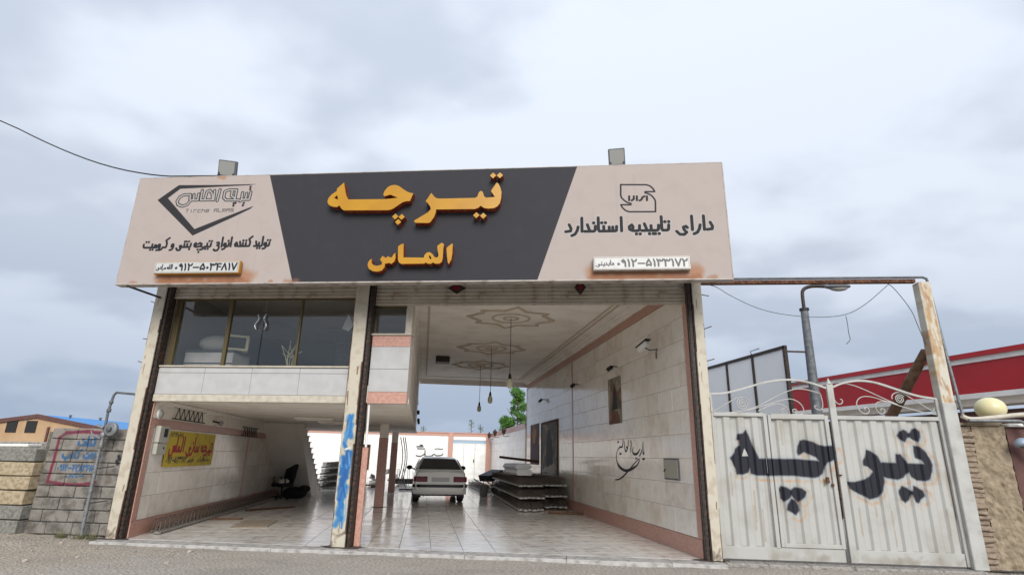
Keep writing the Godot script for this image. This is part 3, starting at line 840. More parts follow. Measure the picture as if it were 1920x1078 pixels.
# ------------------------------------------------------------------ the hall
func build_shop() -> void:
	var b := thing("workshop_building", "open two-bay workshop hall clad in white stone with an office over the narrow bay", "building")
	var faceR := func(u: float, w0: float) -> Transform3D: return HALL * Transform3D(Basis(Vector3(0, 0, 1), Vector3.UP, Vector3(-1, 0, 0)), Vector3(u, 0, -w0))
	var faceL := func(u: float, w0: float) -> Transform3D: return HALL * Transform3D(Basis(Vector3(0, 0, -1), Vector3.UP, Vector3(1, 0, 0)), Vector3(u, 0, -w0))
	# right wall: x of the cladding runs towards the street, so it starts at the far end
	var rw := part(b, "right_wall", Shape.new().box(Vector3(2.2, 2.35, -7.4), Vector3(0.26, 4.9, 15.75)), M.wall_grout, HALL)
	var fr: Transform3D = faceR.call(2.05, 15.25)
	clad(rw, "tile", HALL.inverse() * fr * at(0.1, 0, 0), 7.7, 0.28, 4.28, 0.6, 0.4, [M.wall_tile, M.wall_tile, M.wall_tile_b], 0.0045)
	clad(rw, "tile", HALL.inverse() * fr * at(7.94, 0, 0), 7.64, 0.28, 4.28, 0.6, 0.4, [M.wall_tile, M.wall_tile, M.wall_tile_b], 0.0045)
	clad(rw, "skirting_tile", HALL.inverse() * fr * at(0, 0, 0.012), 15.72, 0.0, 0.276, 0.8, 0.276, [M.pink], 0.004)
	clad(rw, "trim_tile", HALL.inverse() * fr * at(0, 0, 0.006), 15.72, 4.285, 4.48, 0.8, 0.195, [M.pink], 0.004)
	for q in [[0.0, 0.1], [7.8, 0.13], [15.58, 0.15]]:
		part(rw, "pilaster_strip", slab(q[1], 4.0, 0.025, 0.004), M.pink, HALL.inverse() * fr * at(q[0] + q[1] * 0.5, 2.28, 0.008))
	# cornice under the ceiling
	var co := Shape.new()
	for q in [[0.05, 4.53, 0.09, 0.10], [0.11, 4.575, 0.2, 0.06]]:
		co.box(Vector3(2.05 - q[0] + 0.03, q[1], -7.4), Vector3(q[2], q[3], 15.6), Basis.IDENTITY, 0.015)
	part(rw, "cornice", co, M.plaster)
	# painted devotional lettering on the slabs
	var let := Shape.new()
	var lift := 0.0035
	for st in SCRIPT:
		ribbon(let, st, HALL * Transform3D(Basis(Vector3(0, 0, -1), Vector3.UP, Vector3(-1, 0, 0)), Vector3(2.05, 0, 0)), lift)
		lift += 0.0004
	part(rw, "painted_lettering", let, plain(srgb(24, 25, 36), 0.6), HALL.inverse(), "flowing black calligraphy painted on the stone wall")

	# left wall of the narrow bay
	var lw := part(b, "left_wall", Shape.new().box(Vector3(-7.35, 2.3, -8.4), Vector3(0.26, 4.7, 13.1)), M.wall_grout, HALL)
	var fl: Transform3D = faceL.call(-7.2, 1.84)
	var inv := HALL.inverse()
	clad(lw, "tile", inv * fl * at(0.22, 0, 0), 5.78, 0.26, 1.84, 0.8, 0.4, [M.wall_tile, M.wall_tile_b, M.wall_tile_b], 0.0045)
	clad(lw, "tile", inv * fl * at(6.12, 0, 0), 7.2, 0.26, 1.84, 0.8, 0.4, [M.wall_tile, M.wall_tile_b, M.wall_tile_b], 0.0045)
	clad(lw, "skirting_tile", inv * fl * at(0, 0, 0.012), 13.3, 0.0, 0.256, 0.8, 0.256, [M.pink], 0.004)
	clad(lw, "trim_tile", inv * fl * at(0.2, 0, 0.006), 13.1, 1.845, 2.0, 0.8, 0.155, [M.pink], 0.004)
	part(lw, "pilaster_strip", slab(0.2, 2.04, 0.025, 0.004), M.pink, inv * fl * at(0.1, 1.28, 0.008))
	part(lw, "pilaster_strip", slab(0.12, 1.58, 0.025, 0.004), M.pink, inv * fl * at(6.06, 1.05, 0.008))
	part(lw, "plaster_band", Shape.new().box(Vector3(-7.205, 2.15, -8.4), Vector3(0.03, 0.3, 13.0)), M.plaster)
	var lc := Shape.new()
	lc.box(Vector3(-7.16, 2.27, -8.4), Vector3(0.1, 0.05, 13.0), Basis.IDENTITY, 0.012)
	lc.box(Vector3(-7.1, 2.29, -8.4), Vector3(0.16, 0.03, 13.0), Basis.IDENTITY, 0.01)
	part(lw, "cornice", lc, M.plaster)

	# ceiling of the tall bay with plaster mouldings
	var ce := Shape.new()
	var roof := PackedVector2Array()
	for q in [[-7.5, 1.88], [2.35, -0.56], [2.35, 15.25], [-7.5, 15.25]]: roof.append(Vector2(q[0], q[1]))
	var flat := Transform3D(Basis(Vector3(1, 0, 0), Vector3(0, 0, -1), Vector3(0, 1, 0)), Vector3.ZERO)
	ce.prism(roof, 4.6, 4.9, flat, true, true, true)
	var ceil := part(b, "ceiling", ce, M.plaster, HALL)
	var frame := Shape.new()
	for k in [[-2.38, 0.9, -2.38, 14.2], [1.62, -0.1, 1.62, 14.2], [1.5, 0.0, 1.5, 14.1], [-2.38, 14.2, 1.62, 14.2]]:
		frame.bar(Vector3(k[0], 4.595, -k[1]), Vector3(k[2], 4.595, -k[3]), 0.05, 0.025)
	part(ceil, "border_moulding", frame, M.moulding)
	var wi := 0
	for w in [3.45, 7.4, 10.8]:
		var md := Shape.new()
		for r in [0.17, 0.44]:
			var ring := []
			for i in 33: ring.append(Vector3(-0.45 + cos(TAU * i / 32) * r, 4.598, -w + sin(TAU * i / 32) * r))
			md.tube(ring, 0.03, 6, [], false)
		var star := []
		var knots := [[1.05, 0.0], [0.72, 0.42], [0.78, 0.62], [0.25, 0.7], [0.0, 1.1], [-0.25, 0.7], [-0.78, 0.62], [-0.72, 0.42], [-1.05, 0.0], [-0.72, -0.42], [-0.78, -0.62], [-0.25, -0.7], [0.0, -1.1], [0.25, -0.7], [0.78, -0.62], [0.72, -0.42], [1.05, 0.0]]
		for g in 2:
			star = []
			for q in knots: star.append(Vector3(-0.45 + q[0] * (1.0 - 0.06 * g), 4.598, -w + q[1] * (1.0 - 0.06 * g)))
			md.tube(star, 0.028, 6, [], false)
		part(ceil, "medallion", md, M.moulding)
		wi += 1
	# beam over the opening at the back, roof edge
	part(b, "back_beam", Shape.new().box(Vector3(-0.3, 4.55, -15.3), Vector3(4.7, 0.3, 0.1)), M.plaster, HALL)

	# mezzanine: slab, soffit
	var mz := PackedVector2Array()
	for q in [[-7.43, -0.03], [-2.75, -0.03]]: mz.append(Vector2(q[0], -q[1]))
	var c1 := hall(-2.66, 0, 15.2).origin
	var c2 := hall(-7.22, 0, 15.2).origin
	mz.append(Vector2(c1.x, -c1.z)); mz.append(Vector2(c2.x, -c2.z))
	var sl := Shape.new().prism(mz, 2.31, 2.6, flat, true, true, true)
	var mezz := part(b, "mezzanine_slab", sl, M.plaster)
	# street face of the mezzanine between the posts
	var ff := at(-7.43, 0, 0.0)
	part(mezz, "edge_beam", Shape.new().box(Vector3(-5.615, 2.345, -0.02), Vector3(3.62, 0.13, 0.1), Basis.IDENTITY, 0.012), M.cream)
	clad(mezz, "fascia_tile", ff, 3.63, 2.415, 2.8, 0.9, 0.39, [M.fascia_tile], 0.005, false)
	clad(mezz, "fascia_tile", ff * at(0, 0, 0), 3.63, 2.8, 2.9, 0.9, 0.1, [M.fascia_tile], 0.005, false)
	part(mezz, "fascia_backing", Shape.new().box(Vector3(-5.615, 2.66, -0.09), Vector3(3.62, 0.5, 0.14)), M.wall_grout)
	part(mezz, "window_sill", Shape.new().box(Vector3(-5.615, 2.918, -0.07), Vector3(3.62, 0.03, 0.2), Basis.IDENTITY, 0.006), M.cream)
	# the box corner beside the middle post
	var bf := at(-3.45, 0, 0.0)
	part(mezz, "corner_backing", Shape.new().box(Vector3(-3.1, 2.9, -0.11), Vector3(0.7, 1.2, 0.18)), M.wall_grout)
	clad(mezz, "band_tile", bf, 0.71, 2.29, 2.49, 0.8, 0.2, [M.pink], 0.004, false)
	clad(mezz, "corner_tile", bf, 0.71, 2.49, 3.29, 0.8, 0.4, [M.fascia_tile], 0.005, false)
	clad(mezz, "band_tile", bf, 0.71, 3.29, 3.49, 0.8, 0.2, [M.pink], 0.004, false)
	part(mezz, "corner_sill", Shape.new().box(Vector3(-3.1, 3.51, -0.08), Vector3(0.73, 0.03, 0.22), Basis.IDENTITY, 0.006), M.cream)
	part(mezz, "corner_post", Shape.new().box(Vector3(-2.81, 4.05, -0.1), Vector3(0.12, 1.05, 0.12), Basis.IDENTITY, 0.01), M.cream)
	# side of the office towards the tall bay
	var side := Shape.new()
	side.box(Vector3(-2.72, 3.46, -8.0), Vector3(0.12, 2.28, 14.4))
	var sw := part(b, "office_side_wall", side, M.plaster, HALL)
	var ledge := Shape.new()
	for q in [[2.34, 0.1, 0.05], [3.52, 0.06, 0.04], [4.5, 0.08, 0.06]]: ledge.box(Vector3(-2.65, q[0], -8.0), Vector3(q[2], q[1], 14.4), Basis.IDENTITY, 0.01)
	part(sw, "ledge", ledge, M.plaster)
	for w in [9.2, 11.2, 12.6]:
		part(sw, "wall_box", Shape.new().box(Vector3(-2.55, 2.62 if w > 9.5 else 2.75, -w), Vector3(0.09, 0.13, 0.13), Basis.IDENTITY, 0.02), M.dark)

	# office room: floor is the slab; dark walls close it
	var off := Shape.new()
	off.box(Vector3(-5.0, 3.6, -7.6), Vector3(4.5, 2.0, 0.1))
	part(b, "office_back_wall", off, plain(srgb(120, 116, 110), 0.8), HALL)
	# staircase rising towards the street along the left wall
	var stair := part(b, "staircase", stair_shape(), M.plaster, HALL)
	for i in 13:
		var y := 0.18 * (i + 1)
		var w := 14.1 - 0.345 * i
		part(stair, "step", Shape.new().box(Vector3(-6.62, y - 0.015, -(w - 0.17)), Vector3(1.16, 0.03, 0.38), Basis.IDENTITY, 0.006), M.pink)
		part(stair, "riser", Shape.new().box(Vector3(-6.63, y - 0.105, -w), Vector3(1.1, 0.148, 0.02)), M.wall_tile)
	# inner columns
	for w in [8.23, 15.05]:
		var cs := Shape.new().box(Vector3(-3.49, 0.96, -w), Vector3(0.26, 1.92, 0.26), Basis.IDENTITY, 0.012)
		var col := part(b, "column", cs, M.pink, HALL)
		part(col, "column_head", Shape.new().box(Vector3(-3.49, 2.11, -w), Vector3(0.25, 0.4, 0.25), Basis.IDENTITY, 0.01), M.plaster)

	# posts on the street
	var mid_tex := post_sheet(1)
	var cream_post := post_sheet(0)
	var mp := part(b, "post", post_shape(-3.80, -3.56, 4.62, 0.1), mid_tex, Transform3D.IDENTITY, "cream steel post daubed with blue paint")
	part(mp, "shutter_track", channel(-3.555, -3.465, 4.6), M.black_steel)
	part(mp, "stone_edging", Shape.new().box(Vector3(-3.41, 0.78, -0.06), Vector3(0.1, 1.55, 0.05), Basis.IDENTITY, 0.006), M.pink)
	part(mp, "conduit", Shape.new().tube([Vector3(-3.41, 1.56, -0.06), Vector3(-3.42, 2.3, -0.06)], 0.022, 8), M.white)
	var lp := part(b, "post", post_shape(-7.72, -7.52, 4.62, 0.1), cream_post)
	part(lp, "shutter_track", channel(-7.515, -7.435, 4.6), M.black_steel)
	var rp := part(b, "post", post_shape(2.2, 2.36, 4.5, 0.09), cream_post)
	part(rp, "shutter_track", channel(2.1, 2.195, 4.5), M.black_steel)
	# stubs of rod welded to the outer posts
	for q in [[-7.72, 4.1, -1], [-7.72, 3.42, -1], [-7.72, 2.96, -1], [2.36, 4.22, 1], [2.36, 3.6, 1], [2.36, 3.05, 1]]:
		part(rp if q[2] > 0 else lp, "rod_stub", Shape.new().tube([Vector3(q[0], q[1], 0), Vector3(q[0] + q[2] * 0.14, q[1] + rng.randf_range(-0.05, 0.06), 0.02)], 0.008, 6), M.rust)
	# rolled-up shutters: curved slats and the bottom rail
	shutter(b, -7.43, -3.81, 4.22, 5)
	shutter(b, -3.46, 2.1, 4.06, 7)
	part(b, "lintel", Shape.new().box(Vector3(-2.7, 4.68, -0.28), Vector3(10.1, 0.44, 0.3)), M.plaster)

	# office glazing
	var win := part(b, "office_window", window_frame(), M.bronze)
	for q in [[-7.3, -6.36], [-6.26, -5.64], [-5.625, -4.94], [-4.88, -3.9]]:
		part(win, "pane", Shape.new().box(Vector3((q[0] + q[1]) * 0.5, 3.575, -0.15), Vector3(q[1] - q[0], 1.27, 0.008)), M.glass)
	for x in [-5.74, -5.58]:
		var s: float = 1.0 if x < -5.65 else -1.0
		var hp := []
		for i in 13:
			var t := i / 12.0
			hp.append(Vector3(x + s * 0.03 * sin(t * TAU), 3.92 - 0.29 * t, -0.1))
		part(win, "handle", Shape.new().tube([Vector3(hp[0].x, hp[0].y, -0.146)] + hp + [Vector3(hp[12].x, hp[12].y, -0.146)], 0.012, 8), M.chrome)
	var win2 := part(b, "corner_window", Shape.new().box(Vector3(-3.46, 3.8, -0.12), Vector3(0.04, 0.54, 0.05)).box(Vector3(-3.17, 4.05, -0.12), Vector3(0.6, 0.04, 0.05)), M.bronze)
	part(win2, "pane", Shape.new().box(Vector3(-3.155, 3.775, -0.12), Vector3(0.57, 0.5, 0.008)), M.glass)

func ribbon(sh: Shape, st: Array, xf: Transform3D, lift: float) -> void:
	var p := []
	var r := []
	for i in range(0, st.size(), 3):
		p.append(Vector2(st[i], st[i + 1])); r.append(maxf(st[i + 2], 0.014) * 0.72)
	for pass_ in 2:    # two rounds of corner cutting
		var p2 := [p[0]]; var r2 := [r[0]]
		for i in p.size() - 1:
			p2.append(p[i].lerp(p[i + 1], 0.25)); p2.append(p[i].lerp(p[i + 1], 0.75))
			r2.append(lerpf(r[i], r[i + 1], 0.25)); r2.append(lerpf(r[i], r[i + 1], 0.75))
		p2.append(p[-1]); r2.append(r[-1])
		p = p2; r = r2
	var prev_l := Vector3.ZERO
	var prev_r := Vector3.ZERO
	for i in p.size():
		var d: Vector2 = (p[mini(i + 1, p.size() - 1)] - p[maxi(i - 1, 0)]).normalized()
		var nn: Vector2 = Vector2(-d.y, d.x) * r[i]
		var l := xf * Vector3(p[i].x + nn.x, p[i].y + nn.y, lift)
		var q := xf * Vector3(p[i].x - nn.x, p[i].y - nn.y, lift)
		if i > 0: sh.quad(prev_l, prev_r, q, l)
		prev_l = l; prev_r = q

func stair_shape() -> Shape:
	# saw-toothed string in the plane across u, pushed through the width of the flight; x of the polygon = depth w
	var poly := PackedVector2Array()
	poly.append(Vector2(14.1, 0))
	for i in 13:
		poly.append(Vector2(14.1 - 0.345 * i, 0.18 * (i + 1) - 0.03))
		poly.append(Vector2(14.1 - 0.345 * (i + 1), 0.18 * (i + 1) - 0.03))
	poly.append(Vector2(9.1, 2.3))
	poly.append(Vector2(12.35, 0))
	return Shape.new().prism(poly, 6.1, 7.2, Transform3D(Basis(Vector3(0, 0, -1), Vector3.UP, Vector3(-1, 0, 0)), Vector3.ZERO), true, true, true)

func post_shape(x0: float, x1: float, top: float, deep: float) -> Shape:
	var s := Shape.new()
	s.box(Vector3((x0 + x1) * 0.5, top * 0.5, 0), Vector3(x1 - x0, top, deep * 2.0), Basis.IDENTITY, 0.008)
	# texture coordinates in metres for a painted sheet: u across the post, v up
	for i in s.v.size(): s.uv[i] = Vector2(clampf((s.v[i].x - x0) / (x1 - x0), 0.01, 0.99), 1.0 - s.v[i].y / top)
	return s

func channel(x0: float, x1: float, top: float) -> Shape:
	var s := Shape.new()
	var c := (x0 + x1) * 0.5
	s.box(Vector3(c, top * 0.5, -0.09), Vector3(x1 - x0, top, 0.012))
	s.box(Vector3(x0 + 0.006, top * 0.5, 0.0), Vector3(0.008, top, 0.17))
	s.box(Vector3(x1 - 0.006, top * 0.5, 0.0), Vector3(0.008, top, 0.17))
	s.box(Vector3(c, top * 0.5, 0.06), Vector3((x1 - x0) * 0.55, top, 0.02))
	return s

# paint on a steel post: 0 plain, 1 daubed blue, 2 rust-streaked above a whitewashed foot
func post_sheet(kind: int) -> StandardMaterial3D:
	var sh := Sheet.new(Vector2(0, 0), Vector2(0.24, 4.62), 190.0, srgb(188, 180, 163) if kind < 2 else srgb(192, 186, 171))
	var f := noise(201 + kind * 7, 0.03, 5)
	var g := noise(202, 0.008, 4)
	sh.speckle(noise(205 + kind, 0.02, 5), Color(srgb(155, 140, 119), 0.6), 1.6, 0.08)
	for i in (16 if kind < 2 else 0):
		var y := rng.randf() * 4.6
		var e := 0.24 if i % 2 else 0.0
		sh.spray(Vector2(e, y), Vector2(e, y - rng.randf_range(0.2, 1.3)), 0.01 + rng.randf() * 0.018, srgb(84, 59, 43), f, 0.7)
	for i in 4:
		var y := rng.randf() * 4.4
		var x := rng.randf_range(0.03, 0.21)
		sh.spray(Vector2(x, y), Vector2(x + rng.randfn(0, 0.01), y - rng.randf_range(0.03, 0.3)), 0.008 + rng.randf() * 0.014, Color(srgb(103, 73, 50), 0.8), f, 0.9)
	if kind == 1:
		var brush := noise(231, 0.05, 4)
		for i in 26:
			var y := rng.randf_range(0.28, 2.0)
			sh.spray(Vector2(rng.randf_range(0.05, 0.19), y), Vector2(rng.randf_range(0.06, 0.19), minf(y + rng.randf_range(0.1, 0.45), 2.08)), rng.randf_range(0.03, 0.075), Color([srgb(34, 98, 160), srgb(40, 112, 174), srgb(26, 84, 146)][i % 3], 0.85), brush, 0.45)
		for i in 16:
			var y2 := rng.randf_range(0.2, 2.1)
			var x2 := rng.randf_range(0.04, 0.21)
			sh.spray(Vector2(x2, y2), Vector2(x2 + rng.randfn(0, 0.02), y2 + rng.randf_range(0.05, 0.25)), 0.03, Color(srgb(98, 150, 190), 0.6), brush, 1.0)
		sh.spray(Vector2(0.1, 1.52), Vector2(0.17, 1.54), 0.03, srgb(200, 200, 196), f, 0.3)
	if kind == 2:
		for i in 34:
			var y3 := rng.randf_range(2.5, 4.6)
			var x3 := rng.randf_range(0.02, 0.22)
			sh.spray(Vector2(x3, y3), Vector2(x3 + rng.randfn(0, 0.03), y3 - rng.randf_range(0.05, 0.4)), 0.02 + rng.randf() * 0.05, Color([srgb(163, 121, 73), srgb(140, 91, 50), srgb(176, 144, 98)][i % 3], 0.5), f, 0.85)
	for i in 5: sh.spray(Vector2(rng.randf() * 0.24, rng.randf() * 0.25), Vector2(rng.randf() * 0.24, rng.randf() * 0.2), 0.04, Color(srgb(108, 94, 80), 0.6), f, 1.0)
	var m := plain(Color.WHITE, 0.55)
	m.albedo_texture = sh.texture()
	return m

func shutter(b: Node, x0: float, x1: float, y0: float, count: int) -> void:
	var poly := PackedVector2Array()
	for i in 9:
		var t := i / 8.0
		poly.append(Vector2(0.022 * sin(t * PI), t * 0.068))
	for i in 9:
		var t := 1.0 - i / 8.0
		poly.append(Vector2(0.022 * sin(t * PI) - 0.006, t * 0.068))
	var s := Shape.new().prism(poly, 0, x1 - x0, Transform3D(Basis(Vector3(0, 0, 1), Vector3.UP, Vector3(-1, 0, 0)), Vector3.ZERO))
	var m := s.mesh()
	var curtain := part(b, "rolled_shutter", Shape.new().box(Vector3((x0 + x1) * 0.5, y0 + 0.02, -0.045), Vector3(x1 - x0, 0.05, 0.05), Basis.IDENTITY, 0.008), M.slat)
	for i in count: part(curtain, "slat", m, M.slat, at(x1, y0 + 0.048 + i * 0.07, -0.05))

func window_frame() -> Shape:
	var s := Shape.new()
	for x in [-7.36, -6.31]: s.box(Vector3(x, 3.57, -0.15), Vector3(0.1 if x < -7 else 0.07, 1.3, 0.07), Basis.IDENTITY, 0.006)
	for x in [-4.91, -3.86]: s.box(Vector3(x, 3.57, -0.15), Vector3(0.04, 1.3, 0.05), Basis.IDENTITY, 0.004)
	for y in [2.945, 4.22]: s.box(Vector3(-5.61, y, -0.15), Vector3(3.56, 0.03, 0.06), Basis.IDENTITY, 0.004)
	return s

# an outline with at most one hole, cut into plain polygons
func pieces(outer: PackedVector2Array, hole) -> Array:
	if hole == null: return [outer.duplicate()]
	var c := Vector2.ZERO
	for p in hole: c += p
	c /= hole.size()
	var r := []
	for half in [PackedVector2Array([c + Vector2(-20, -20), c + Vector2(0, -20), c + Vector2(0, 20), c + Vector2(-20, 20)]), PackedVector2Array([c + Vector2(0, -20), c + Vector2(20, -20), c + Vector2(20, 20), c + Vector2(0, 20)])]:
		for a in Geometry2D.intersect_polygons(outer, half):
			for q in Geometry2D.clip_polygons(a, hole): r.append(q)
	return r

func sign_print() -> ImageTexture:
	var lo := Vector2(-7.78, 4.19)
	var beige := srgb(167, 155, 149)
	var sh := Sheet.new(lo, Vector2(2.63, 6.23), 196.0, beige)
	var ink := srgb(17, 17, 23)
	# dark field in the middle
	sh.fill([PackedVector2Array([Vector2(-5.287, 6.24), Vector2(-4.571, 4.18), Vector2(-0.441, 4.18), Vector2(0.239, 6.24)])])
	sh.ink(srgb(39, 38, 44))
	# left: the open diamond, the outlined name, the line of Latin letters, the line of text
	sh.fill([pairs(LOGO_BAND)]); sh.ink(srgb(30, 29, 33))
	for st in LOGO_STROKES: sh.stroke(pairs(st), 0.062)
	for d in pairs(LOGO_DOTS): sh.stroke([d], 0.045)
	sh.ink(srgb(24, 23, 27))
	for st in LOGO_STROKES: sh.stroke(pairs(st), 0.03)
	sh.ink(srgb(158, 153, 150))
	latin(sh, -6.766, -5.838, 5.528, 0.062, 0.012)
	sh.ink(srgb(70, 66, 66))
	persian(sh, "t^^vlT!!D kT^T^De at^vaX t^^T!!Rj!!!h t!T^^T^y v kRvmT!!B^^", -5.08, -7.44, 4.862, 0.17, 0.037)
	sh.ink(ink)
	# right: the emblem and its line
	for i in EMBLEM.size(): sh.stroke(pairs(EMBLEM[i]), 0.026 if i == 0 else 0.034)
	sh.ink(srgb(17, 17, 22))
	persian(sh, "daraY t^^At!!T!!Dt!!h azT^^At^Dard", 2.42, 0.02, 5.03, 0.24, 0.072)
	sh.ink(srgb(174, 169, 166))
	persian(sh, "daraY t^^At!!T!!Dt!!h azT^^At^Dard", 2.42, 0.02, 5.03, 0.24, 0.05)
	sh.ink(ink)
	# orange patches under the number plates, rust and weather marks along the lower edge
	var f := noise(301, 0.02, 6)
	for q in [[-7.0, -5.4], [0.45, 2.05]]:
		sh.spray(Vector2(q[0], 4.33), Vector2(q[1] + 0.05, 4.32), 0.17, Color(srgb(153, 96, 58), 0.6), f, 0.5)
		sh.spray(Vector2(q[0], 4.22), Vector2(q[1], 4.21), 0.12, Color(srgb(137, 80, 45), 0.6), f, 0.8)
	for i in 22:
		var x := rng.randf_range(-7.7, 2.55)
		if x > -4.6 and x < -0.4: continue
		sh.spray(Vector2(x, 4.2), Vector2(x + rng.randf_range(-0.05, 0.3), 4.21), 0.05 + rng.randf() * 0.05, Color(srgb(142, 94, 64), 0.6), f, 0.8)
	sh.spray(Vector2(-6.25, 6.22), Vector2(-6.15, 6.2), 0.07, Color(srgb(157, 109, 74), 0.7), f, 0.5)
	for i in 30:
		var x2 := rng.randf_range(-7.7, 2.6)
		var y2 := rng.randf_range(4.6, 6.2)
		sh.spray(Vector2(x2, y2), Vector2(x2 + rng.randfn(0, 0.02), y2 - rng.randf_range(0.2, 0.9)), 0.03, Color(0.4, 0.38, 0.36, 0.045), f, 0.6)
	sh.speckle(noise(302, 0.012, 6), Color(0.45, 0.40, 0.38, 0.12), 0.8, 0.05)
	return sh.texture()

const ROUND := {
	"t": [[0, 1, 1, 1], [.5, 1, .5, 0]], "i": [[.5, .8, .5, 0]], "r": [[0, 0, 0, .8, .9, .8]], "c": [[1, 0, .1, 0, 0, .1, 0, .8, 1, .8]], "h": [[0, 1, 0, 0], [0, .7, .9, .7, 1, .6, 1, 0]],
	"e": [[0, .4, 1, .4, 1, .8, .1, .8, 0, .7, 0, .1, .1, 0, 1, 0]], "a": [[0, 0, 0, .8, .1, .9, 1, .9, 1, 0], [0, .45, 1, .45]], "l": [[0, 1, 0, 0, 1, 0]],
	"m": [[0, 0, 0, .8, 1, .8, 1, 0], [.5, .8, .5, 0]], "s": [[1, .85, 0, .85, 0, .45, 1, .45, 1, 0, 0, 0]],
}
func latin(sh: Sheet, x0: float, x1: float, base: float, em: float, pen: float) -> void:
	var text := "tirche almas"
	var step := (x1 - x0) / text.length()
	for i in text.length():
		if not ROUND.has(text[i]): continue
		for st in ROUND[text[i]]:
			var pts := []
			for k in range(0, st.size(), 2): pts.append(Vector2(x0 + (i + st[k] * 0.68) * step, base + st[k + 1] * em))
			sh.stroke(pts, pen)

func number_plate(b: Node, x0: float, x1: float, y0: float, y1: float, number: String, who: String, side: Material) -> void:
	var lo := Vector2(x0, y0)
	var sh := Sheet.new(lo, Vector2(x1, y1), 330.0, srgb(190, 190, 187))
	var w := x1 - x0
	sh.stroke([Vector2(x0 + 0.015, y0 + 0.015), Vector2(x1 - 0.015, y0 + 0.015), Vector2(x1 - 0.015, y1 - 0.015), Vector2(x0 + 0.015, y1 - 0.015), Vector2(x0 + 0.015, y0 + 0.015)], 0.012)
	sh.ink(srgb(148, 139, 127))
	figures(sh, number, x0 + w * 0.235, x1 - 0.03, y0 + 0.055, 0.15, 0.029)
	persian(sh, who, x0 + w * 0.215, x0 + 0.03, y0 + 0.085, 0.09, 0.017)
	sh.ink(srgb(16, 17, 24))
	sh.speckle(noise(303, 0.02, 5), Color(0.5, 0.42, 0.34, 0.3), 0.9, 0.12)
	var m := plain(Color.WHITE, 0.35)
	m.albedo_texture = sh.texture()
	var box := part(b, "number_plate", Shape.new().box(Vector3((x0 + x1) * 0.5, (y0 + y1) * 0.5, 1.055), Vector3(w, y1 - y0, 0.085), Basis.IDENTITY, 0.012), side)
	var face := Shape.new()
	face.quad(Vector3(x0 + 0.012, y0 + 0.012, 1.1005), Vector3(x1 - 0.012, y0 + 0.012, 1.1005), Vector3(x1 - 0.012, y1 - 0.012, 1.1005), Vector3(x0 + 0.012, y1 - 0.012, 1.1005))
	part(box, "printed_face", face, m)

